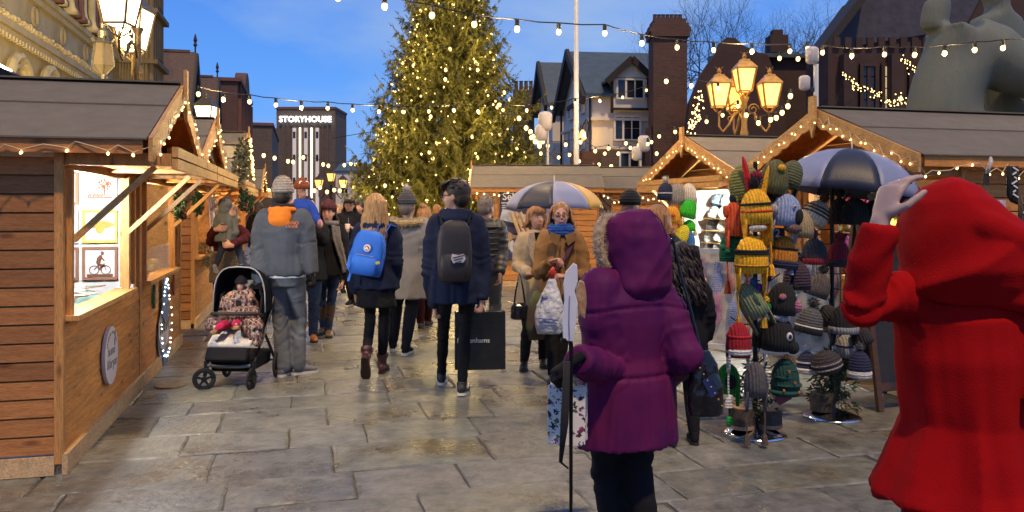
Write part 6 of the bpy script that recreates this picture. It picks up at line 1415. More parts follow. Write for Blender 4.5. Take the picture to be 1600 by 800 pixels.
for i in range(150):
    t0 = rn.uniform(-.5, pi + .5); r0 = rn.uniform(.085, .125); ph_ = rn.uniform(0, 6); pts = []
    for k in range(12): q = k / 11; rr = r0 * (.8 + .55 * q); pts.append(V((rr * 1.15 * cos(t0) + .022 * cos(ph_ + k * 1.5), .04 + rr * sin(t0) + .022 * sin(ph_ + k * 1.5), 1.68 - .50 * q * rn.uniform(.9, 1.05))))
    mb.tube(pts, [.010] * 10 + [.008, .003], 5)
mb.xf(a.HM).build('curly_hair', curl_m, a.t, True)

# ---- 18. woman holding toddler at left
a = Person('fair-haired woman in maroon sleeves and furry gilet holding a toddler', 356, 9.5, 1.60, .25, vox=.009, face=False, arms={'R': (Wp(330, 378, 9.4), Wp(338, 358, 9.0), (.9, -.1, .1), (.1, 1, 0)), 'L': (Wp(384, 372, 9.4), Wp(362, 384, 8.95), (-.9, -.1, .1), (.1, 1, 0))}, yaw=-.7)
a.jacket(cloth('maroon_jersey', (.07, .012, .018)), .95, .02, name='jumper'); mb = MB().loft([(0, 0, .74 * a.s, .21, .165), (0, 0, 1.0 * a.s, .20, .155), (0, 0, 1.12 * a.s, .18, .14)], 24); g_ = a.G('fur_gilet', furd, mb, .013, 2, .03, .05)
fm2 = MB(); leaves(fm2, (0, 0, .93), (.21, .165, .14), 700, .05, .006); fm2.build('fur_tufts', furd, g_); a.hair(hair_b, .06, 'long', 50); a.trousers(cloth('navy_jeans', (.02, .03, .07)), 1.0); a.shoes(blackw)
todd = cloth('toddler_grey_coat', (.13, .14, .13)); b2 = Person('toddler in a grey hooded padded coat held on the arm of the fair-haired woman', 352, 9.12, .80, pi - .15, vox=.007, face=False, zoff=.84, cat='child', arms={'L': (Wp(337, 362, 9.1), Wp(340, 352, 9.25)), 'R': (Wp(368, 364, 9.1), Wp(366, 352, 9.25))}, feet={'L': (Wp(337, 420, 9.15), .9), 'R': (Wp(379, 420, 9.15), .9)})
b2.jacket(todd, .72, .06, name='padded_coat', vox=.009); mb = MB(); mb.ball(b2.lp(0, .02, 1.60), b2.lp(.16, .17, .17), 18, 12); mb.ball(b2.lp(0, .05, 1.46), b2.lp(.14, .12, .08), 16, 10); b2.G('hood', todd, mb, .009, 3, .015, .06)
b2.trousers(cloth('child_jeans', (.035, .045, .08)), 1.3, vox=.009); b2.shoes(cloth('child_shoe', (.35, .33, .3)), sole_w, wide=1.3)
# ============================================================ UMBRELLAS, BAGS, PUSHCHAIR
nyl_l = mat('umbrella_pale', (.21, .235, .37), .5, 0, .1, 6, .15, 60); nyl_d = mat('umbrella_navy', (.018, .022, .04), .5, 0, .15, 6, .15, 60); nyl_lit = mat('umbrella_yellow_lit', (.50, .30, .06), .5, 0, .1, 6, .15, 60)  # the yellow panel's colour stands for light falling on the canopy
def umbrella(label, top, r, h, grip, mats, rot=0, tilt=(0, 0), n=8):
    top = V(top); t = thing('umbrella', label, 'umbrella', top, 0); T = Matrix.Rotation(tilt[0], 4, 'X') @ Matrix.Rotation(tilt[1], 4, 'Y') @ Matrix.Rotation(rot, 4, 'Z')
    def P(a, u):   # u 0 centre..1 rim, ribs at a integer multiples
        k = (a / (2 * pi / n)) % 1; sagv = sin(pi * k); rr = r * sin(u * 1.42) / sin(1.42) * (1 - .075 * sagv * u); return T @ V((rr * cos(a), rr * sin(a), -h * (1 - cos(u * 1.42)) / (1 - cos(1.42)) - .0 + .03 * h * sagv * u * u))
    for i in range(n):
        m = MB(); A, B = 7, 8; vs = []
        for b in range(B + 1):
            for a in range(A + 1): vs.append(P((i + a / A) * 2 * pi / n, b / B + .0001))
        fs = [(b * (A + 1) + a, b * (A + 1) + a + 1, (b + 1) * (A + 1) + a + 1, (b + 1) * (A + 1) + a) for b in range(B) for a in range(A)]
        m.add(vs, fs); o = m.build('canopy_panel', mats[i % len(mats)], t, True); s_ = o.modifiers.new('thick', 'SOLIDIFY'); s_.thickness = .0015
        rb = MB().tube([P(i * 2 * pi / n, b / 8) + V((0, 0, -.006)) for b in range(9)] + [P(i * 2 * pi / n, 1.0) * 1.03], .0028, 5).build('rib', black, t)
    g = V(grip) - top; tp = T @ V((0, 0, 0)); MB().tube([T @ V((0, 0, -.01)), g], .006, 6).build('shaft', chrome, t); MB().lathe([(.006, 0), (.005, .05), (.002, .06)], T @ V((0, 0, 0)), 8).build('tip', white, t); MB().tube([g + (tp - g).normalized() * .05, g - (tp - g).normalized() * .08], .014, 8).build('grip', black, t)
    return t
umbrella('open umbrella with pale blue, navy and one yellow panel over the beige-coated woman', Wp(866, 283, 8.25), .50, .28, umb_hold, [nyl_l, nyl_d, nyl_l, nyl_d, nyl_l, nyl_d, nyl_l, nyl_lit], rot=-.08)
HS2 = Gp(1300, 650)
umbrella('larger pale lilac and navy umbrella over the second hat stand at the large right stall', Wp(1331, 233, 6.1), .52, .34, HS2 + V((0.02, 0, 1.2)), [nyl_l, nyl_d, nyl_l, nyl_d, nyl_l, nyl_d, nyl_l, nyl_d], rot=.05, tilt=(0, .12))
def carrier(label, p, w_, h, d, m, rot=0, cat='bag', name='carrier_bag', handles=None, bulge=.01, taper=1.0):
    t = thing(name, label, cat, p, rot); mb = MB()
    def rr(w2, d2, z): return [V((x, y, z)) for x, y in ((-w2, -d2), (-w2 * .5, -d2 - bulge), (0, -d2 - bulge * 1.3), (w2 * .5, -d2 - bulge), (w2, -d2), (w2 - .012, 0), (w2, d2), (w2 * .5, d2 + bulge), (0, d2 + bulge * 1.3), (-w2 * .5, d2 + bulge), (-w2, d2), (-w2 + .012, 0))]
    mb.rings([rr(w_ / 2 * (1 - (1 - taper) * z), d / 2 * (1 - .25 * z), -h + h * z) for z in (0, .03, .3, .6, .85, 1)]); o = mb.build('bag_body', m, t, bevel=.003)
    if handles:
        for sg in (-1, 1): MB().tube([(-.05, sg * d * .3, -.005), (-.03, sg * d * .15, .05), (0, 0, .075), (.03, sg * d * .15, .05), (.05, sg * d * .3, -.005)], .0045, 6).build('handle', handles, t)
    return t
b = carrier('large glossy black paper shopping bag carried by the young man in the navy parka', Wp(750, 486, 6.98), .43, .49, .11, mat('glossy_black_paper', (.010, .011, .010), .25, 0, .3, 5, .35, 9, dist=.02), rot=.1, handles=white)
text('Debenhams', .058, white, b, (-.06, -.072, -.24), (pi / 2, 0, 0), ext=.0006)
# plastic bag of the tan-coated woman
pl = mat('white_plastic', (.55, .57, .62), .35, 0, .08, 9, .6, 26, dist=.03); t = thing('plastic_bag', 'knotted white plastic bag with red handles and blue print in the tan-coated woman\'s hand', 'bag', Wp(859, 430, 6.95))
mb = MB().loft([(0, 0, -.50, .05, .04), (0, 0, -.49, .10, .07), (-.005, 0, -.42, .13, .10), (0, 0, -.30, .125, .10), (.01, 0, -.18, .09, .07), (.015, 0, -.08, .045, .035), (.02, 0, -.02, .018, .016), (.02, 0, .03, .03, .02)], 24)
remesh(mb.build('bag_body', pl, t, True), .010, 2, .035, .07)
MB().tube([(.02, -.01, -.03), (.015, -.02, .02), (.03, -.03, .07)], [(.012, .02), (.016, .03), (.01, .012)], 8).build('red_handle', mat('handle_red', (.6, .04, .02), .4), t, True)
bp_ = mat('print_blue', (.06, .10, .38), .4)
for k, (x, z, w_, h, r_) in enumerate(((-.07, -.20, .012, .05, .3), (-.045, -.19, .05, .012, 0), (.03, -.2, .012, .05, 0), (.055, -.2, .012, .05, 0), (.045, -.18, .03, .01, 0), (-.02, -.36, .16, .008, .1), (-.02, -.385, .16, .008, .1))): MB().box((x, -.108 + .05 * (z > -.25), z), (w_, .006, h), (0, r_, 0)).build('blue_print', bp_, t)
gb = tag(MB().loft([(0, 0, -.42, .07, .03), (0, 0, -.3, .10, .04), (0, 0, -.1, .07, .03), (0, 0, 0, .02, .015)], 16).build('green_bag', cloth('green_purple_cloth', (.10, .16, .06), col2=(.09, .02, .05), scale=3), None, True, loc=Wp(838, 455, 7.12), rot=.3), 'sage green and maroon cloth bag behind the white plastic bag', 'bag')
# paper wrapper and pastry held by the purple-coated woman
hp_ = purple_p.M @ (purple_p.J['L']['wr'] + purple_p.J['L']['hd'] * .06)
t = thing('paper_wrapper', 'tall folded white paper sleeve held by the purple-coated woman', 'paper', Wp(889, 530, 2.93), 0)
k_ = 2.93 / F
def pxl(pts, y): return [V(((a - 889) * k_, y, -(b_ - 530) * k_)) for a, b_ in pts]
ol = [(880, 532), (878, 500), (882, 470), (880, 445), (884, 425), (896, 411), (902, 414), (903, 440), (898, 455), (903, 475), (901, 500), (896, 534)]
MB().rings([pxl(ol, y) for y in (0, .012)]).build('sleeve', mat('white_card', (.62, .64, .72), .6, 0, .04, 5, .1, 20), t, bevel=.003); MB().tube(pxl([(890, 530), (889, 500), (890, 462)], -.006), .002, 5).build('fold_line', mat('line_blue', (.25, .28, .5), .6), t)
t = thing('pastry', 'golden pizza slice showing beside the white paper sleeve', 'food', Wp(907, 470, 3.0)); k_ = 3.0 / F
MB().rings([[V(((a - 907) * k_, y, -(b_ - 470) * k_)) for a, b_ in ((901, 450), (906, 438), (913, 440), (916, 455), (917, 475), (914, 500), (906, 492), (899, 470))] for y in (0, .03)]).build('slice', mat('baked_crust', (.42, .17, .06), .6, 0, .4, 22, .6, 60, col2=(.5, .35, .22)), t, bevel=.006)
# floral tote + walking stick
fm_ = bpy.data.materials.new('floral_print'); fm_.use_nodes = True; nt = fm_.node_tree; b_ = nt.nodes['Principled BSDF']; vo = nt.nodes.new('ShaderNodeTexVoronoi'); vo.inputs['Scale'].default_value = 44; tcn = nt.nodes.new('ShaderNodeTexCoord'); nzn = nt.nodes.new('ShaderNodeTexNoise'); nzn.inputs['Scale'].default_value = 60
av = nt.nodes.new('ShaderNodeMix'); av.data_type = 'VECTOR'; av.inputs[0].default_value = .045; nt.links.new(tcn.outputs['Object'], nzn.inputs[0]); nt.links.new(tcn.outputs['Object'], av.inputs[4]); nt.links.new(nzn.outputs['Color'], av.inputs[5]); nt.links.new(av.outputs[1], vo.inputs[0])
sh = nt.nodes.new('ShaderNodeSeparateColor'); nt.links.new(vo.outputs['Color'], sh.inputs[0]); rp = nt.nodes.new('ShaderNodeValToRGB'); rp.color_ramp.interpolation = 'CONSTANT'; nt.links.new(sh.outputs[0], rp.inputs[0])
cols = [(.7, .68, .62), (.45, .30, .03), (.015, .02, .03), (.12, .03, .12), (.06, .13, .03), (.30, .02, .06), (.7, .68, .62), (.02, .02, .03)]
for i, c_ in enumerate(cols):
    e_ = rp.color_ramp.elements[i] if i < 2 else rp.color_ramp.elements.new(i / 8); e_.position = i / 8; e_.color = (*c_, 1)
th_ = nt.nodes.new('ShaderNodeMath'); th_.operation = 'LESS_THAN'; th_.inputs[1].default_value = .40; nt.links.new(vo.outputs['Distance'], th_.inputs[0]); mx_ = nt.nodes.new('ShaderNodeMix'); mx_.data_type = 'RGBA'; nt.links.new(th_.outputs[0], mx_.inputs[0]); mx_.inputs[6].default_value = (.66, .64, .6, 1); nt.links.new(rp.outputs[0], mx_.inputs[7]); nt.links.new(mx_.outputs[2], b_.inputs['Base Color']); b_.inputs['Roughness'].default_value = .7
t = carrier('white tote bag printed with colourful flowers hanging beside the purple-coated woman', Wp(887, 600, 3.12), .145, .22, .09, fm_, rot=-.2, name='tote_bag')
for sg in (-1, 1): MB().tube([(-.04, sg * .02, -.01), (-.03, sg * .015, .05), (-.0, 0, .085), (.02, sg * .015, .05), (.035, sg * .02, -.01)], (.006), 6).build('strap', fm_, t)
t = thing('walking_stick', 'thin black walking stick in the purple-coated woman\'s left hand', 'walking stick', Wp(890, 540, 2.95)); o_ = Wp(890, 540, 2.95)
MB().tube([V((-.03, -.02, .02)), V((0, 0, .03)), V((.005, 0, 0)), Wp(892, 812, 2.95) - o_, ], [.010, .011, .008, .0065], 8).build('shaft', black, t, True)
t = thing('folded_umbrella', 'slim folded black umbrella hanging with the walking stick', 'umbrella', Wp(886, 565, 2.9)); o_ = Wp(886, 565, 2.9)
MB().tube([V((0, 0, 0)), Wp(882, 660, 2.9) - o_, Wp(876, 722, 2.9) - o_], [.012, .015, .007], 10).build('rolled_canopy', blackcloth, t, True); MB().tube([Wp(876, 722, 2.9) - o_, Wp(888, 732, 2.9) - o_], .004, 6).build('strap', black, t)
# black handbags
lea = mat('black_patent_leather', (.010, .010, .014), .18, 0, .3, 8, .25, 18, dist=.02)
t = thing('handbag', 'glossy black handbag with gold studs hanging right of the purple coat', 'handbag', Wp(1102, 590, 3.35), .2)
mb = MB().loft([(0, 0, -.155, .05, .035), (0, 0, -.15, .075, .045), (0, 0, -.05, .078, .048), (-.005, 0, .06, .055, .036), (-.015, 0, .11, .03, .02)], 24); remesh(mb.build('bag_body', lea, t, True), .006, 3, .012, .05)
gold = mat('gold_stud', (.6, .4, .12), .3, .9, .1, bump=0); st_ = MB()
for i in range(7): MB().ball((-.045 + .016 * i, -.048, .05 - .026 * i), .004, 8, 6).build('stud', gold, t)
MB().box((.0, -.046, -.03), (.035, .006, .08), (0, -.5, 0)).build('blue_panel', mat('panel_blue', (.015, .03, .12), .3), t)
MB().tube([(-.015, 0, .09), (-.05, .02, .26), (-.09, .04, .42), (-.13, .03, .57)], .006, 6).build('chain_strap', lea, t)
t = thing('handbag', 'small black handbag hanging from the beige-coated woman\'s arm', 'handbag', Wp(812, 478, 7.45), .2)
mb = MB().loft([(0, 0, -.125, .06, .04), (0, 0, -.11, .085, .05), (0, 0, 0, .08, .045), (0, 0, .03, .05, .02)], 22); remesh(mb.build('bag_body', lea, t, True), .008, 2, .01, .05); MB().tube([(-.05, 0, .02), (-.035, 0, .15), (0, 0, .30), (.03, 0, .16), (.05, 0, .02)], .008, 8).build('handle', lea, t, True)

# ---- pushchair
SPX, SPY = -2.41, 7.28
t = thing('pushchair', 'black pushchair facing the camera with its hood up, by the slate-jacketed man', 'pushchair', (SPX, SPY, 0), -.06)
frame_m = mat('pushchair_frame', (.02, .02, .024), .35, .5, .1, bump=0); bcl = cloth('pushchair_fabric', (.012, .012, .015))
def wheel(x, y, r, w_=.035, rot=0):
    o = thing_ = link('wheel', None, t, (x, y, r), rot); 
    MB().tube([(0, r * .9 * cos(a), r * .9 * sin(a)) for a in [2 * pi * i / 28 for i in range(29)]], [(w_ * .45, r * .10)] * 29, 10).build('tyre', mat('tyre_rubber', (.012, .012, .012), .8), o, True)
    m = MB(); m.lathe([(.018, -w_ * .6), (.024, -w_ * .5), (.024, w_ * .5), (.018, w_ * .6)], n=12); m.xf(Matrix.Rotation(pi / 2, 4, 'Y'))
    for k in range(5): a = 2 * pi * k / 5 + .3; m.beam((0, .015 * cos(a), .015 * sin(a)), (0, r * .84 * cos(a), r * .84 * sin(a)), .018, .026, (1, 0, 0))
    m.build('rim', frame_m, o)
for x, y, r, rt in ((-.21, -.28, .085, -1.15), (.20, -.27, .085, -.1), (-.23, .26, .115, .0), (.24, .26, .115, .0)): wheel(x, y, r, .045, rt)
m = MB()
for sg in (-1, 1):
    x = sg * .205; m.tube([(x, -.27, .10), (x, -.24, .20), (x * 1.02, .02, .44), (x * 1.02, .30, .80), (x * 1.0, .44, 1.0)], .013, 8); m.tube([(sg * .235, .26, .12), (x * 1.02, .02, .44)], .013, 8); m.tube([(x, -.245, .17), (x, -.24, .235)], .024, 10)
m.tube([(-.205, .44, 1.0), (.205, .44, 1.0)], .016, 8); m.tube([(-.22, .24, .16), (.22, .24, .16)], .010, 8); m.build('chassis', frame_m, t)
MB().tube([(-.205, -.245, .20), (-.1, -.26, .19), (.1, -.26, .19), (.205, -.245, .20)], .014, 8).build('front_bar', mat('blue_grey_bar', (.16, .2, .24), .35), t, True)
MB().box((0, .02, .20), (.36, .46, .13), taper=-.06).build('basket', bcl, t, bevel=.02)
MB().rings([[V((x, y, z)) for x, y, z in ((-.19, -.27, .35), (.19, -.27, .35), (.20, -.02, .48), (-.20, -.02, .48))], [V((x, y, z + .04)) for x, y, z in ((-.19, -.27, .35), (.19, -.27, .35), (.20, -.02, .48), (-.20, -.02, .48))]]).build('footrest', mat('sheepskin', (.5, .46, .42), .9, 0, .1, 20, .6, 60), t, bevel=.015)
MB().box((0, -.30, .30), (.36, .06, .12), (-.5, 0, 0)).build('foot_panel', bcl, t, bevel=.015)
MB().box((0, .17, .66), (.36, .06, .52), (-.45, 0, 0)).build('seat_back', bcl, t, bevel=.02)
for sg in (-1, 1): MB().prism([(-.1, .46), (.2, .50), (.32, .86), (.02, .78)], 'x', sg * .185 - .012, sg * .185 + .012).build('side_wing', bcl, t, bevel=.01)
# hood: quarter-dome of fabric with pale piping
m = MB(); A, B = 14, 8; vs = []; rx, hz_ = .235, .0
def HP(a, b_): ang = pi * a / A; th = .05 + 1.45 * b_ / B; y = -.05 + .30 * sin(th * .9) ; s_ = 1 - .10 * (b_ / B) ** 2 * 1.5; up = .40 * (1 - .35 * (b_ / B) ** 2); c, sn = cos(ang), sin(ang); return V((rx * s_ * (abs(c) ** .6) * (1 if c > 0 else -1), y, .63 + up * (abs(sn) ** .62)))
for b_ in range(B + 1):
    for a_ in range(A + 1): vs.append(HP(a_, b_))
m.add(vs, [(b_ * (A + 1) + a_, b_ * (A + 1) + a_ + 1, (b_ + 1) * (A + 1) + a_ + 1, (b_ + 1) * (A + 1) + a_) for b_ in range(B) for a_ in range(A)]); m.add([HP(a_, B) for a_ in range(A + 1)], [tuple(range(A + 1))])
o = m.build('hood', bcl, t, True); s_ = o.modifiers.new('thick', 'SOLIDIFY'); s_.thickness = .008
MB().tube([HP(a_, 0) for a_ in range(A + 1)], .006, 6).build('hood_piping', mat('piping_grey', (.35, .35, .36), .5), t, True)
MB().rings([[V((x + .04, .215 + q, .86 + z * .8)) for x, z in ((-.09, .04), (.09, .04), (.085, -.02), (.04, -.06), (-.04, -.06), (-.085, -.02))] for q in (-.0, -.012)]).build('peek_window', mat('mesh_window', (.30, .25, .19), .7), t)
MB().tube([(-.20, -.02, .60), (-.19, -.16, .63), (-.1, -.23, .64), (.1, -.23, .64), (.19, -.16, .63), (.20, -.02, .60)], .017, 10).build('bumper_bar', mat('foam_grip', (.02, .022, .025), .8), t, True)
plaid = mat('plaid_wool', (.02, .018, .018), .95, 0, .3, 9, .5, 120); nt = plaid.node_tree; bb_ = nt.nodes['Principled BSDF']; tcn = nt.nodes.new('ShaderNodeTexCoord'); last = None
base = nt.nodes.new('ShaderNodeRGB'); base.outputs[0].default_value = (.025, .022, .025, 1); last = base.outputs[0]
for dr, sc_, colr, thr in (('X', 9, (.28, .22, .17), .80), ('Z', 9, (.16, .09, .07), .72), ('Y', 11, (.34, .30, .27), .88), ('X', 18, (.25, .04, .03), .93)):
    wv = nt.nodes.new('ShaderNodeTexWave'); wv.bands_direction = dr; wv.inputs['Scale'].default_value = sc_; wv.inputs['Distortion'].default_value = 2.5; nt.links.new(tcn.outputs['Object'], wv.inputs[0]); g_ = nt.nodes.new('ShaderNodeMath'); g_.operation = 'GREATER_THAN'; g_.inputs[1].default_value = thr; nt.links.new(wv.outputs[0], g_.inputs[0])
    mm = nt.nodes.new('ShaderNodeMix'); mm.data_type = 'RGBA'; nt.links.new(g_.outputs[0], mm.inputs[0]); nt.links.new(last, mm.inputs[6]); mm.inputs[7].default_value = (*colr, 1); last = mm.outputs[2]
nt.links.new(last, bb_.inputs['Base Color'])
mb = MB(); rn = random.Random(4)
for x, y, z, a_, b_, c_ in ((0, -.06, .58, .19, .14, .09), (-.15, -.12, .57, .09, .09, .07), (.16, -.14, .52, .10, .10, .09), (.02, .02, .66, .14, .12, .08), (.20, -.18, .43, .06, .07, .09), (-.20, -.15, .52, .07, .07, .05), (0, .02, .74, .13, .10, .09), (-.08, .0, .70, .10, .1, .1)): mb.ball((x, y, z), (a_, b_, c_), 16, 10, (rn.uniform(-.4, .4), rn.uniform(-.4, .4), 0))
o = tag(remesh(mb.build('blanket', plaid, None, True, loc=(SPX, SPY, 0), rot=-.06), .010, 3, .07, .06), 'dark plaid blanket bunched over the child in the pushchair', 'blanket')
pinkl = cloth('pink_leggings', (.40, .02, .07)); tanb = cloth('tan_bootie', (.26, .15, .08))
ch = Person('small child in the pushchair, pink leggings and tan boots below the blanket', 370, SPY, .80, 0, vox=.008, face=True, loc=(SPX, SPY + .0, .12), cat='child', feet={'L': (V((SPX + .055, SPY - .25, .50)), -.25), 'R': (V((SPX - .12, SPY - .26, .47)), -.2)}, hands=(0, 0))
ch.trousers(pinkl, 1.15, vox=.009); ch.shoes(tanb, cloth('gum_sole', (.25, .15, .07)), wide=1.5, soleh=.03); ch.jacket(blackw, .8, .05, vox=.012, name='coat'); ch.beanie(blackw, bulk=.02)
for k in 'LR': MB().tube([ch.J[k]['an'] + V((0, .0, -.005)), ch.J[k]['an'] + V((0, .012, .025))], .034, 12).build('furry_cuff', cuff, ch.t, True)

# ============================================================ KNITTED HATS
KM = {}
def kc(c, c2=None):
    k = tuple(round(x, 3) for x in c); 
    if k not in KM: KM[k] = knit('knit_yarn_%02d' % len(KM), c, c2, 150, 'x' if len(KM) % 3 else 'z')
    return KM[k]
CREAM, NAVY, MAR, GREY, BLK = (.62, .54, .42), (.018, .022, .06), (.20, .010, .025), (.10, .095, .10), (.012, .012, .014)
def hat(label, px, py, Y, col, w_=.20, h=.20, kind='beanie', pom=None, band=None, tilt=0, yaw=0, flap=False, tassel=None, feats=(), stripes=None, group='knitted hats on display'):
    t = thing('knitted_hat', label, 'hat', Wp(px, py, Y), (0, tilt, yaw), group); w_ *= .97; h *= .98; r = w_ / 2; m = kc(col)
    prof = [(0, 0, -h * .5, r, r * .95), (0, 0, -h * .2, r * 1.02, r * .98), (0, 0, h * .12, r * .93, r * .9), (0, 0, h * .34, r * .68, r * .66), (0, 0, h * .47, r * .32, r * .32), (0, 0, h * .5, r * .08, r * .08)]
    if kind == 'slouch': prof = [(0, 0, -h * .45, r * .72, r * .7), (0, 0, -h * .2, r * 1.05, r), (0, 0, h * .15, r * 1.0, r * .95), (0, 0, h * .4, r * .6, r * .6), (0, 0, h * .5, r * .1, r * .1)]
    o = MB().loft(prof, 22).build('crown', m, t, True)
    if band: MB().loft([(0, 0, -h * .52, r * 1.03, r * 1.0), (0, 0, -h * .51, r * 1.09, r * 1.05), (0, 0, -h * .3, r * 1.10, r * 1.06), (0, 0, -h * .27, r * 1.02, r * .98)], 22).build('band', kc(band), t, True)
    if stripes:
        for i, (zz, c) in enumerate(stripes):
            q = r * (1.035 if zz < .1 else .98 if zz < .2 else .80); MB().loft([(0, 0, h * (zz - .035), q, q * .97), (0, 0, h * zz, q * 1.025, q), (0, 0, h * (zz + .035), q * .985, q * .96)], 22).build('stripe', kc(c), t, True)
    if pom:
        pm = MB().ball((0, 0, h * .5 + r * .35), r * .36, 10, 8); leaves(pm, (0, 0, h * .5 + r * .35), (r * .42,) * 3, 170, r * .22, r * .035); pm.build('bobble', kc(pom), t)
    if flap:
        for sg in (-1, 1):
            fm = MB().rings([ringf(V((sg * r * .80, 0, z)), V((0, 1, 0)), V((1, 0, 0)), a, .012, 12) for z, a in ((-h * .35, r * .62), (-h * .65, r * .52), (-h * .85, r * .32), (-h * .98, r * .1))]).build('ear_flap', kc(flap if flap is not True else col), t, True)
            if tassel:
                MB().tube([(sg * r * .8, 0, -h * .95), (sg * r * .82, .0, -h * 1.3), (sg * r * .78, 0, -h * 1.7)], .006, 6).build('cord', kc(tassel), t); tm = MB().tube([(sg * r * .78, 0, -h * 1.66), (sg * r * .78, 0, -h * 1.74), (sg * r * .78, 0, -h * 1.98)], [.010, .018, .026], 8).build('tassel', kc(tassel), t)
    for nm, x, y, z, a, b, c, cc in feats: MB().ball((x * r, -y * r, z * h), (a * r, b * r, c * h), 12, 8).build(nm, kc(cc) if nm not in ('eye', 'pupil') else (eye_w if nm == 'eye' else blackcloth), t, True)
    return t
WH = (.6, .58, .56)
OL = (.20, .19, .045); YE = (.85, .42, .02); OR = (.70, .09, .02); BG = (.26, .33, .52); GRN = (.01, .14, .05); SAGE = (.19, .23, .12)
G1, G2 = 'knitted animal hats on the near hat stand', 'knitted bobble hats on the second hat stand'
Y1 = 5.55
hat('olive ear-flap hat with a long red strip, top left of the near hat stand', 1164, 284, Y1, OL, .23, .24, flap=True, tassel=OL, tilt=-.2, group=G1, feats=(('red_strip', -.1, 1.0, .0, .2, .12, .75, (.6, .015, .02)), ('maroon_patch', .5, .8, .1, .4, .25, .16, (.2, .01, .03)), ('purple_patch', 1.0, .1, -.2, .35, .4, .3, (.12, .04, .16))))
hat('olive ear-flap hat with a hanging yellow strip, top right of the near hat stand', 1210, 276, Y1, (.12, .115, .04), .20, .24, flap=True, tilt=.2, group=G1, feats=(('yellow_strip', -.75, .7, -.65, .22, .2, .9, YE), ('yellow_knot', .1, .95, .25, .28, .15, .10, YE)))
hat('drab green hat with a black lining behind the yellow-striped one', 1236, 272, 5.7, (.10, .11, .05), .17, .20, flap=BLK, tilt=.35, group=G1)
hat('orange-red woolly hat with round side bobbles, left of the near stand', 1152, 338, Y1, OR, .17, .27, flap=True, tassel=OR, group=G1, feats=(('ear_bobble', -1.0, .3, .12, .3, .3, .16, OR), ('ear_bobble', .9, .4, .05, .3, .3, .16, (.55, .09, .02)), ('dark_top', 0, 0, .45, .7, .7, .2, BLK)))
hat('mustard yellow ear-flap hat with black bobble and zigzag band in the middle', 1181, 322, 5.42, YE, .21, .24, flap=True, tassel=YE, group=G1, tilt=-.06, pom=BLK, stripes=((.06, BLK), (-.14, OR)), feats=(('cream_lining', -.1, .5, -.6, .6, .5, .12, CREAM),))
hat('long yellow knitted strip hat between the olive hats', 1198, 345, 5.5, YE, .09, .34, group=G1)
hat('blue-grey koala hat with fluffy ear and black nose, right of the near stand', 1228, 328, 5.5, BG, .21, .22, flap=True, tassel=(.25, .25, .34), tilt=.12, group=G1, feats=(('fluffy_ear', -1.0, .5, -.05, .36, .36, .18, (.38, .34, .34)), ('black_nose', .62, .85, -.18, .28, .2, .24, BLK), ('eye', .22, .95, .1, .11, .08, .07, WH), ('pupil', .23, 1.03, .1, .06, .04, .04, BLK), ('brown_chin', .4, .6, -.55, .6, .5, .16, (.16, .10, .08))))
hat('dark green lumpy knitted hat low on the left of the near stand', 1141, 386, 5.6, GRN, .15, .20, group=G1, feats=tuple(('lump', cos(i * 1.1) * .8, .5 + .3 * sin(i), -.4 + .13 * i, .35, .4, .12, (.012, .12, .05)) for i in range(7)))
hat('bright yellow ear-flap hat with a wide black stripe and braided cords', 1174, 397, 5.40, (.9, .45, .015), .22, .25, flap=True, tassel=(.5, .28, .02), group=G1, stripes=((.03, BLK), (.09, BLK), (-.3, (.55, .25, .01))))
hat('orange and navy hat with black straps on the right of the near stand', 1224, 393, 5.55, (.55, .20, .02), .20, .22, flap=NAVY, tassel=(.22, .22, .32), band=NAVY, group=G1, tilt=.1, stripes=((.1, BLK),))
hat('sage green hat with a rainbow-coloured mane below the yellow hats', 1172, 468, 5.45, SAGE, .18, .24, flap=True, tilt=-.5, group=G1, feats=(('mane', .85, .2, .4, .3, .3, .12, (.02, .1, .3)), ('mane', 1.0, .2, .2, .3, .3, .12, (.08, .03, .28)), ('mane', 1.05, .2, 0, .3, .3, .12, (.5, .12, .01)), ('mane', 1.0, .2, -.2, .3, .3, .12, (.6, .35, .02)), ('mane', .85, .2, -.4, .3, .3, .12, (.02, .2, .05)), ('small_ear', .3, .95, 0, .2, .15, .2, SAGE)))
hat('black cow hat with pink ears and muzzle', 1222, 466, 5.5, BLK, .20, .22, tilt=.1, group=G1, feats=(('pink_ear', -.3, .98, .08, .26, .12, .10, (.45, .16, .18)), ('pink_muzzle', .92, .5, -.2, .32, .32, .2, (.38, .14, .22)), ('black_ear', .85, .1, .4, .18, .14, .1, BLK), ('eye', .7, .75, .15, .06, .05, .04, WH)))
hat('red and white ear-flap hat with white lower half and white cords', 1154, 530, 5.38, (.32, .008, .018), .17, .23, flap=WH, tassel=WH, group=G1, stripes=((.1, (.5, .02, .03)),), feats=(('white_band', 0, .1, -.34, 1.04, 1.0, .20, WH),))
hat('black sheep hat with a white woolly tuft and one round eye', 1216, 520, 5.5, BLK, .22, .23, group=G1, feats=(('white_tuft', -.2, .3, .5, .5, .45, .12, (.42, .38, .42)), ('white_tuft', .15, .3, .44, .4, .4, .14, (.42, .38, .42)), ('eye', .4, .92, -.05, .2, .1, .13, WH), ('pupil', .42, 1.02, -.05, .1, .05, .07, BLK), ('snout', .75, .5, -.4, .4, .4, .2, BLK)))
hat('bright green hooded hat with black shadows and long green tassel', 1138, 590, 5.5, (.01, .20, .02), .16, .20, flap=True, group=G1, feats=(('black_opening', 0, .75, -.1, .55, .4, .28, BLK), ('green_bobble', .1, .0, -1.5, .3, .3, .18, (.01, .30, .04)), ('green_cord', .1, 0, -1.0, .10, .10, .45, BLK)))
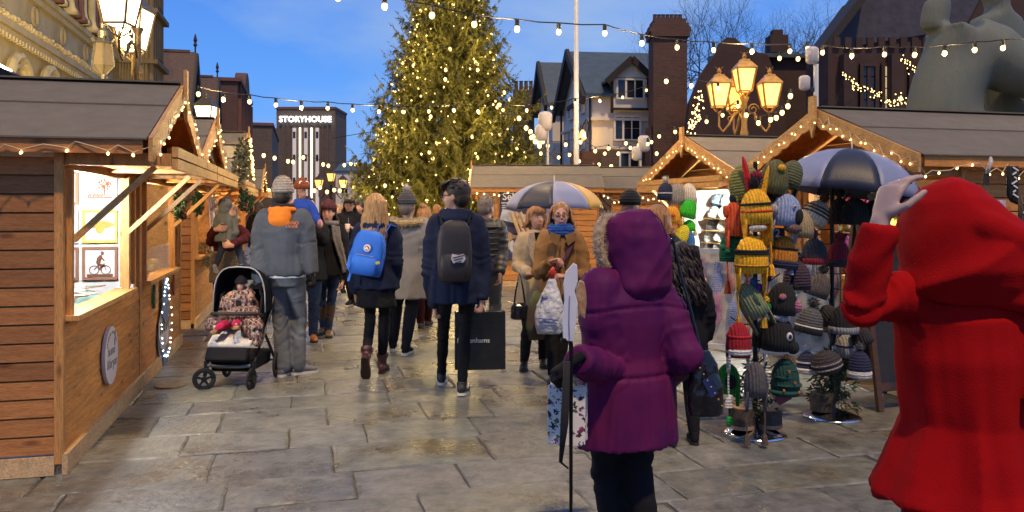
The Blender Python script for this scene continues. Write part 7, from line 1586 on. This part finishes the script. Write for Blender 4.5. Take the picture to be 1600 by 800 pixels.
hat('plain charcoal grey hat with white ear edge low on the near stand', 1181, 592, 5.3, (.085, .08, .085), .15, .22, flap=True, tassel=(.10, .07, .05), group=G1, feats=(('pale_ear', .9, .5, 0, .14, .3, .22, (.3, .28, .27)),))
hat('dark green Christmas tree hat with yellow star and orange berries', 1227, 588, 5.5, (.008, .055, .045), .19, .25, group=G1, feats=tuple([('star', 0, .3, .56, .22, .15, .07, (.6, .28, .03))] + [('ruffle', .2 * ((i % 2) - .5), .25, -.4 + .2 * i, 1.18 - .16 * i, 1.1 - .16 * i, .085, (.008, .06, .05)) for i in range(5)] + [('berry', x, 1.15 - .2 * z, z, .1, .1, .05, (.5, .15, .02)) for x, z in ((-.5, -.3), (.3, -.1), (.6, -.35), (-.1, .2))]))
tag(MB().box((0, 0, 0), (.10, .01, .06), (0, -.5, 0)).build('red_label', mat('label_maroon', (.12, .015, .04), .5), None, loc=Wp(1224, 622, 5.45)), 'maroon patterned card label hanging under the Christmas tree hat', 'label')
for px, py, c_, lb in ((1203, 300, (.03, .03, .035), 'dark hat half hidden between the olive hats'), (1196, 520, BLK, 'black hat in the middle behind the sheep hat'), (1245, 430, (.05, .03, .05), 'dark plum hat behind the cow hat'), (1250, 350, (.35, .27, .15), 'tan woolly hat behind the koala hat')):
    hat(lb, px, py, 5.72, c_, .19, .2, group=G1, pom=c_ if px % 2 else None)
Y2 = 6.0
for a in (('cream fair-isle hat with brown bobble, top of the second stand', 1276, 332, Y2, CREAM, .20, .18, dict(pom=(.05, .025, .018), tilt=.5, stripes=((-.1, (.10, .05, .03)), (.05, (.06, .03, .02)), (.18, (.10, .05, .03))))),
          ('dark brown hat under the umbrella, left', 1312, 330, 6.1, (.022, .016, .016), .17, .2, dict(pom=(.02, .014, .014))), ('wide black hat in the middle under the umbrella', 1336, 330, 6.0, BLK, .20, .2, {}),
          ('blackish hat with cream bobble at the right under the umbrella', 1366, 333, 6.05, (.02, .014, .014), .19, .2, dict(pom=CREAM)), ('maroon bobble hat with grey ribbed middle', 1272, 392, Y2, (.045, .04, .045), .19, .19, dict(pom=MAR, band=MAR)),
          ('dark maroon ribbed bobble hat right of the grey-banded one', 1310, 395, 6.1, MAR, .17, .2, dict(pom=MAR, band=(.04, .03, .035))), ('tilted brown-grey ribbed hat with dark bobble', 1279, 445, 5.95, (.09, .075, .07), .18, .18, dict(pom=(.04, .03, .03), tilt=.35)),
          ('grey ribbed hat with white stripes and black bobble', 1266, 500, 5.9, (.09, .09, .10), .19, .19, dict(pom=(.05, .05, .05), band=BLK, tilt=.2, stripes=((-.25, WH),))), ('black and tan ribbed hat beside the white-striped one', 1296, 494, 6.0, (.03, .025, .025), .16, .18, dict(band=(.2, .15, .09), tilt=-.5)),
          ('black ear-flap hat with white snowflake band and white tassels', 1318, 498, 5.9, BLK, .20, .20, dict(band=(.25, .25, .26), flap=BLK, tassel=WH)), ('small dark woollen hat hanging right of the snowflake hat', 1345, 522, 6.0, (.03, .028, .03), .14, .15, dict(tilt=-.4)),
          ('navy fair-isle hat with big white bobble, low left of the second stand', 1261, 565, 5.9, NAVY, .15, .15, dict(pom=WH, band=WH, stripes=((0, WH),), flap=False)), ('slouchy striped grey and white hat near the base', 1291, 566, 5.8, (.04, .035, .04), .21, .17, dict(kind='slouch', stripes=((-.2, (.3, .28, .28)), (.0, (.25, .2, .2)), (.22, (.3, .28, .28))), tilt=-.3)),
          ('navy bobble hat with chunky white brim, low right of the second stand', 1343, 568, 5.85, NAVY, .16, .19, dict(pom=(.08, .08, .10), band=WH)), ('white fair-isle hat hidden between the lower hats', 1322, 540, 6.1, (.3, .29, .3), .15, .17, dict(stripes=((0, NAVY),)))):
    hat(a[0], *a[1:7], group=G2, **a[7])
Y3 = 9.1
for a in (('navy and white hat with cream bobble, left end of the middle stall window', 1040, 299, Y3, NAVY, .19, .2, dict(pom=CREAM, stripes=((-.1, WH),))), ('stone grey knitted hat hanging second in the middle stall window', 1057, 303, Y3, (.3, .27, .22), .20, .24, dict(flap=True, tassel=CREAM)),
          ('cream and brown hat hanging third in the middle stall window', 1076, 303, Y3, CREAM, .19, .24, dict(flap=True, tassel=CREAM, stripes=((.2, (.3, .05, .02)),))), ('red hat with dark top, left in the lower row of the middle stall', 1035, 335, Y3, (.35, .03, .02), .17, .2, dict(band=BLK)),
          ('yellow-orange ear-flap hat in the lower row of the middle stall', 1050, 336, 9.0, (.65, .28, .02), .20, .2, dict(flap=True, tassel=CREAM, feats=(('orange_button', 0, 1, 0, .25, .2, .12, (.6, .12, .02)),))), ('vivid green hat in the lower row of the middle stall', 1076, 326, 9.0, (.03, .45, .02), .19, .21, dict(tilt=.3)),
          ('small vivid green hat under the bigger green one', 1077, 352, 9.0, (.03, .5, .02), .14, .13, {}), ('yellow scarf-like hat low in the middle stall window', 1066, 366, 8.95, (.6, .5, .03), .16, .22, dict(tilt=.4)), ('blue hat low in the middle stall window', 1079, 376, 8.95, (.04, .15, .4), .10, .22, {})):
    hat(a[0], *a[1:7], group='hats hanging in the middle stall window', **a[7])
# wool stock inside middle stall
M5 = Matrix.Translation(PR2) @ Matrix.Rotation(RR, 4, 'Z')
rn = random.Random(12); ORD = ['first', 'second', 'third', 'fourth', 'fifth', 'sixth', 'seventh', 'eighth', 'ninth']
for i in range(30):
    r_, c_ = divmod(i, 6); z = 1.0 + r_ * .165; col = rn.choice([(.55, .55, .53), (.62, .6, .55), (.35, .36, .38), (.12, .12, .13), (.6, .62, .6), (.16, .2, .4)]) if r_ < 3 else rn.choice([(.2, .3, .5), (.5, .5, .48), (.25, .4, .35), (.6, .6, .58)])
    p = M5 @ V((-.30 - .03 * r_, -.85 + c_ * .29 + rn.uniform(-.03, .03), z))
    t = thing('knitted_hat', 'knitted hat on the %s shelf in the middle stall window, %s from the left' % (('bottom', 'second', 'third', 'fourth', 'top')[r_], ORD[c_]), 'hat', p, (0, rn.uniform(-.3, .3), rn.uniform(-1, 1)), 'knitted hats stacked inside the middle stall'); m = kc(col)
    MB().loft([(0, 0, -.07, .10, .10), (0, 0, 0, .105, .10), (0, 0, .06, .07, .07), (0, 0, .085, .02, .02)], 16).build('crown', m, t, True); MB().loft([(0, 0, -.08, .10, .10), (0, 0, -.075, .112, .11), (0, 0, -.03, .112, .11), (0, 0, -.02, .10, .10)], 16).build('band', m, t, True)
for sh_ in range(4): tag(MB().box((0, 0, 0), (.3, 1.9, .012)).build('shelf', wpale, None, loc=M5 @ V((-.38, -.05, .91 + sh_ * .165 * 1.0)), rot=RR), ('bottom', 'second', 'third', 'top')[sh_] + ' shelf of knitted hats inside the middle right stall', 'shelf')
g = MB(); leaves(g, (0, 0, 0), (.07, .6, .05), 620, .06, .012); tag(g.build('garland', mat('garland_green', (.03, .12, .02), .7, 0, .4, 20), None, loc=M5 @ V((.10, -.05, .93)), rot=RR), 'green garland along the counter of the middle right stall', 'garland')
# large right stall window stock: dark hats + coloured goods
M6 = Matrix.Translation(PR1) @ Matrix.Rotation(RR, 4, 'Z')
for i in range(36):
    r_, c_ = divmod(i, 9); col = rn.choice([(.02, .016, .016), (.012, .012, .014), (.25, .2, .12), (.05, .3, .45), (.10, .008, .016), (.35, .32, .28), (.4, .3, .05), (.03, .2, .05), (.25, .05, .25)])
    p = M6 @ V((-.25 - .04 * r_, -.72 + c_ * .2 + rn.uniform(-.02, .02), 1.02 + r_ * .2)); t = thing('knitted_hat', 'woolly hat on the %s shelf inside the large right stall, %s from the left' % (('bottom', 'second', 'third', 'top')[r_], ORD[c_]), 'hat', p, (0, rn.uniform(-.3, .3), 0), 'woolly hats crowded inside the large right stall'); m = kc(col)
    MB().loft([(0, 0, -.09, .09, .09), (0, 0, 0, .095, .09), (0, 0, .06, .065, .065), (0, 0, .09, .02, .02)], 14).build('crown', m, t, True); MB().loft([(0, 0, -.10, .09, .09), (0, 0, -.095, .10, .10), (0, 0, -.05, .10, .10), (0, 0, -.04, .09, .09)], 14).build('band', m, t, True)
for sh_ in range(4): tag(MB().box((0, 0, 0), (.25, 1.9, .012)).build('shelf', wpale, None, loc=M6 @ V((-.34, .1, .905 + sh_ * .2)), rot=RR), ('bottom', 'second', 'third', 'top')[sh_] + ' shelf of woolly hats inside the large right stall', 'shelf')
# ---- hat stands
grn2 = mat('fir_sprig', (.015, .035, .018), .8, 0, .4, 30)
def hat_stand(label, g, h, arms, logs=True):
    t = thing('hat_stand', label, 'display stand', g, 0, 'hat display stands'); MB().lathe([(.005, .055), (.05, .052), (.13, .034), (.19, .014), (.21, .004), (.21, 0)], n=36).build('base', chrome, t, True); MB().lathe([(.016, .03), (.016, h), (.01, h + .01)], n=10).build('pole', black, t)
    for a, z, r_ in arms: MB().tube([(0, 0, z), (r_ * .6 * cos(a), r_ * .6 * sin(a), z), (r_ * cos(a), r_ * sin(a), z + .05)], .005, 6).build('arm', black, t)
    return t
A1 = [(k * 1.05, .45 + .1 * k, .17) for k in range(14)]
hs1 = hat_stand('near hat stand on a round chrome base in front of the large right stall', Gp(1180, 677), 1.86, A1); hs2 = hat_stand('second hat stand, chrome base wrapped with fir sprigs', HS2, 1.75, [(k * 1.05, .4 + .11 * k, .16) for k in range(12)])
lg_m = mat('bark_log', (.06, .045, .035), .9, 0, .4, 14, .8, 40); cut_m = mat('cut_wood', (.32, .20, .12), .8, 0, .2, 20)
for i, (dx_, dy_, r_, h_) in enumerate(((-.10, -.02, .085, .14), (.10, .0, .08, .12))):
    t = thing('log', ('left', 'right')[i] + ' cut log slice weighing down the near hat stand', 'log', Gp(1180, 677) + V((dx_, dy_, .045)), 0, 'log slices on the hat stand bases'); MB().lathe([(r_, 0), (r_ * 1.03, h_ * .4), (r_ * .98, h_)], n=18).build('bark', lg_m, t); MB().lathe([(r_ * .9, h_ + .001), (r_ * .9, h_ + .006)], n=18).build('cut_face', cut_m, t); MB().lathe([(r_ * 1.04, .0), (r_ * 1.05, .025)], n=18).build('cut_band', cut_m, t)
t = thing('log', 'dark log slice under the fir sprigs of the second hat stand', 'log', HS2 + V((-.07, 0, .045)), 0, 'log slices on the hat stand bases'); MB().lathe([(.09, 0), (.092, .06), (.088, .13)], n=18).build('bark', lg_m, t)
for lb, g, z0, z1, r_, n_ in (('dark fir sprigs round the foot of the near hat stand', Gp(1180, 677), .15, .45, .09, 500), ('fir sprigs wound round the lower pole of the second hat stand', HS2, .10, .42, .13, 900)):
    m = MB()
    for k in range(8): q = k / 7; leaves(m, (.05 * cos(k * 2), .05 * sin(k * 2), z0 + (z1 - z0) * q), (r_ * (1.2 - .6 * q), r_ * (1.2 - .6 * q), .06), n_ // 8, .05, .007)
    tag(m.build('fir_sprigs', grn2, None, loc=g), lb, 'greenery')
# ---- price sign on the stand
t = thing('price_sign', 'dark purple price sign reading £12 among the hats of the near stand', 'sign', Wp(1208, 370, 5.55), .1); MB().box((0, 0, 0), (.16, .01, .12)).build('board', mat('sign_purple_dark', (.05, .02, .08), .5), t); text('£12', .075, white, t, (-.01, -.008, .022), (pi / 2, 0, 0), ext=.001, bold=.001); text('worth', .035, white, t, (.01, -.008, -.03), (pi / 2, 0, 0), ext=.001)
# ---- clear-plastic covered rack of gloves
RA, RB = Wp(1084, 528, 7.5), Wp(1312, 528, 6.85); RA.z = RB.z = 0; d_ = (RB - RA); ln = d_.length; t = thing('glove_rack', 'rack of colourful gloves behind wrinkled clear plastic below the stall windows', 'rack', RA, atan2(d_.y, d_.x)); z0, z1 = .32, 1.17
m = MB(); 
for x in (0, ln / 2, ln): m.tube([(x, .03, 0), (x, .03, z1)], .012, 8)
m.tube([(0, .03, z1), (ln, .03, z1)], .014, 8); m.tube([(0, .03, z0), (ln, .03, z0)], .010, 8); m.build('frame', chrome, t)
MB().box((ln / 2, -.01, z0 - .015), (ln, .03, .045)).build('white_hem', white, t); MB().box((ln / 2, -.01, z1 - .01), (ln, .03, .05)).build('top_hem', mat('hem_grey', (.5, .5, .5), .5), t)
bk = MB().box((ln / 2, .09, (z0 + z1) / 2), (ln, .01, z1 - z0)).build('backing', mat('backing_pale', (.6, .58, .52), .8, 0, .3, 8), t)
gcol = [(.6, .15, .35), (.15, .25, .7), (.8, .22, .05), (.08, .12, .3), (.3, .2, .35), (.5, .4, .3), (.12, .25, .2), (.02, .02, .03), (.5, .1, .08), (.25, .25, .28)]
for i in range(18):
    x = .06 + (ln - .12) * (i % 9) / 8; z = z1 - .14 - .34 * (i // 9) - rn.uniform(0, .1); MB().rings([ringf(V((x, .055, z + dz_)), V((1, 0, 0)), V((0, 1, 0)), a, .018, 10) for dz_, a in ((.10, .03), (.02, .034), (-.03, .045), (-.12, .045), (-.17, .03), (-.2, .008))]).build('glove', kc(gcol[i % 10]), t, True)
    MB().tube([(x, .05, z + .1), (x, .03, z1 + .0)], .003, 5).build('hook', whitewire, t)
cp = mat('clear_plastic_sheet', (.9, .92, .93), .10, alpha=.24, var=.02, scale=5, bump=.9, bscale=7, dist=.05)
NX, NZ = 44, 16; vs = [(ln * i / NX, -.03 + .022 * sin(i * .9 + 2.1 * sin(k * .55)) + .012 * sin(i * 2.3 + k * 1.7), z0 + (z1 - z0) * k / NZ) for k in range(NZ + 1) for i in range(NX + 1)]
MB().add(vs, [(k * (NX + 1) + i, k * (NX + 1) + i + 1, (k + 1) * (NX + 1) + i + 1, (k + 1) * (NX + 1) + i) for k in range(NZ) for i in range(NX)]).build('plastic_sheet', cp, t, True)
# ---- A-board
t = thing('a_board', 'dark wooden A-board standing between the second hat stand and the red-coated woman', 'sign', Gp(1378, 628), .35); brd = mat('board_dark_wood', (.07, .032, .016), .6, 0, .25, 5, .3, 40, stretch=(1, 1, 5))
for sg in (-1, 1):
    P_ = Matrix.Rotation(sg * -.15, 4, 'X'); T_ = Matrix.Translation((0, sg * .24, 0))
    MB().box((0, 0, .72), (.46, .02, 1.15)).xf(T_ @ P_.inverted() if False else T_ @ Matrix.Rotation(sg * .15, 4, 'X')).build('board', mat('chalkboard', (.02, .017, .017), .6, 0, .2, 5), t)
    for x in (-.25, .25): MB().box((x, 0, .72), (.05, .035, 1.44)).xf(T_ @ Matrix.Rotation(sg * .15, 4, 'X')).build('leg', brd, t, bevel=.003)
    for z in (1.36, .18): MB().box((0, 0, z), (.45, .03, .06)).xf(T_ @ Matrix.Rotation(sg * .15, 4, 'X')).build('rail', brd, t)
# purple round stall sign with curly gold C
t = thing('round_shop_sign', 'round purple sign with white lettering hanging behind the red-coated woman\'s hand', 'sign', Wp(1424, 318, 5.95), 0); MB().lathe([(.0, .012), (.125, .012), (.13, 0), (.0, 0)], n=30).xf(Matrix.Rotation(pi / 2, 4, 'X')).build('disc', mat('sign_purple', (.07, .02, .18), .5), t)
text('Cl', .12, mat('gold_letter', (.5, .38, .10), .5), t, (-.02, -.018, -.01), (pi / 2, 0, 0), ext=.001, bold=.002); text('knits', .045, white, t, (-.02, -.018, .07), (pi / 2, 0, 0), ext=.001)
# blue patch goods
t = thing('blue_scarf_bundle', 'bright blue knitted bundle hanging left of the A-board', 'scarf', Wp(1382, 392, 6.35)); MB().rings([ringf(V((0, 0, z)), V((1, 0, 0)), V((0, 1, 0)), a, .04, 12) for z, a in ((.12, .03), (.06, .05), (-.06, .06), (-.14, .04))]).build('bundle', kc((.02, .3, .6)), t, True)
# socks and curved horn on the right wall
sk = [(1582, 285, 'black sock with white skull pattern on the plank wall at the right edge', BLK), (1600, 330, 'brown patterned sock at the right edge of the picture', (.10, .06, .04)), (1562, 338, 'pale lilac knitted mitten beside the socks', (.35, .32, .48))]
for i, (px, py, lb, c) in enumerate(sk):
    t = thing('sock', lb, 'sock', Wp(px, py, 5.55), .25, 'socks on the right wall'); MB().rings([ringf(V((x, 0, z)), V((1, 0, 0)), V((0, 1, 0)), a, .018, 12) for x, z, a in ((0, .11, .05), (0, .0, .048), (.0, -.09, .045), (.03, -.13, .05), (.06, -.15, .02))]).build('sock_body', kc(c), t, True)
    if i < 2:
        for k in range(7): MB().box((.005 * (-1) ** k, -.021, .09 - .03 * k), (.05 - .012 * (k % 3), .004, .010), (0, .5 * (-1) ** k, 0)).build('white_motif', white, t)
t = thing('horn_hook', 'curved pale horn-shaped hook on the right plank wall', 'hook', Wp(1541, 262, 5.5)); MB().tube([(.03, 0, .07), (.02, -.02, .04), (.0, -.03, .0), (-.005, -.02, -.04)], [.008, .014, .014, .012], 10).build('horn', mat('horn_pale', (.5, .42, .38), .4), t, True); MB().box((-.005, -.01, -.08), (.025, .03, .08)).build('bracket', timber, t)
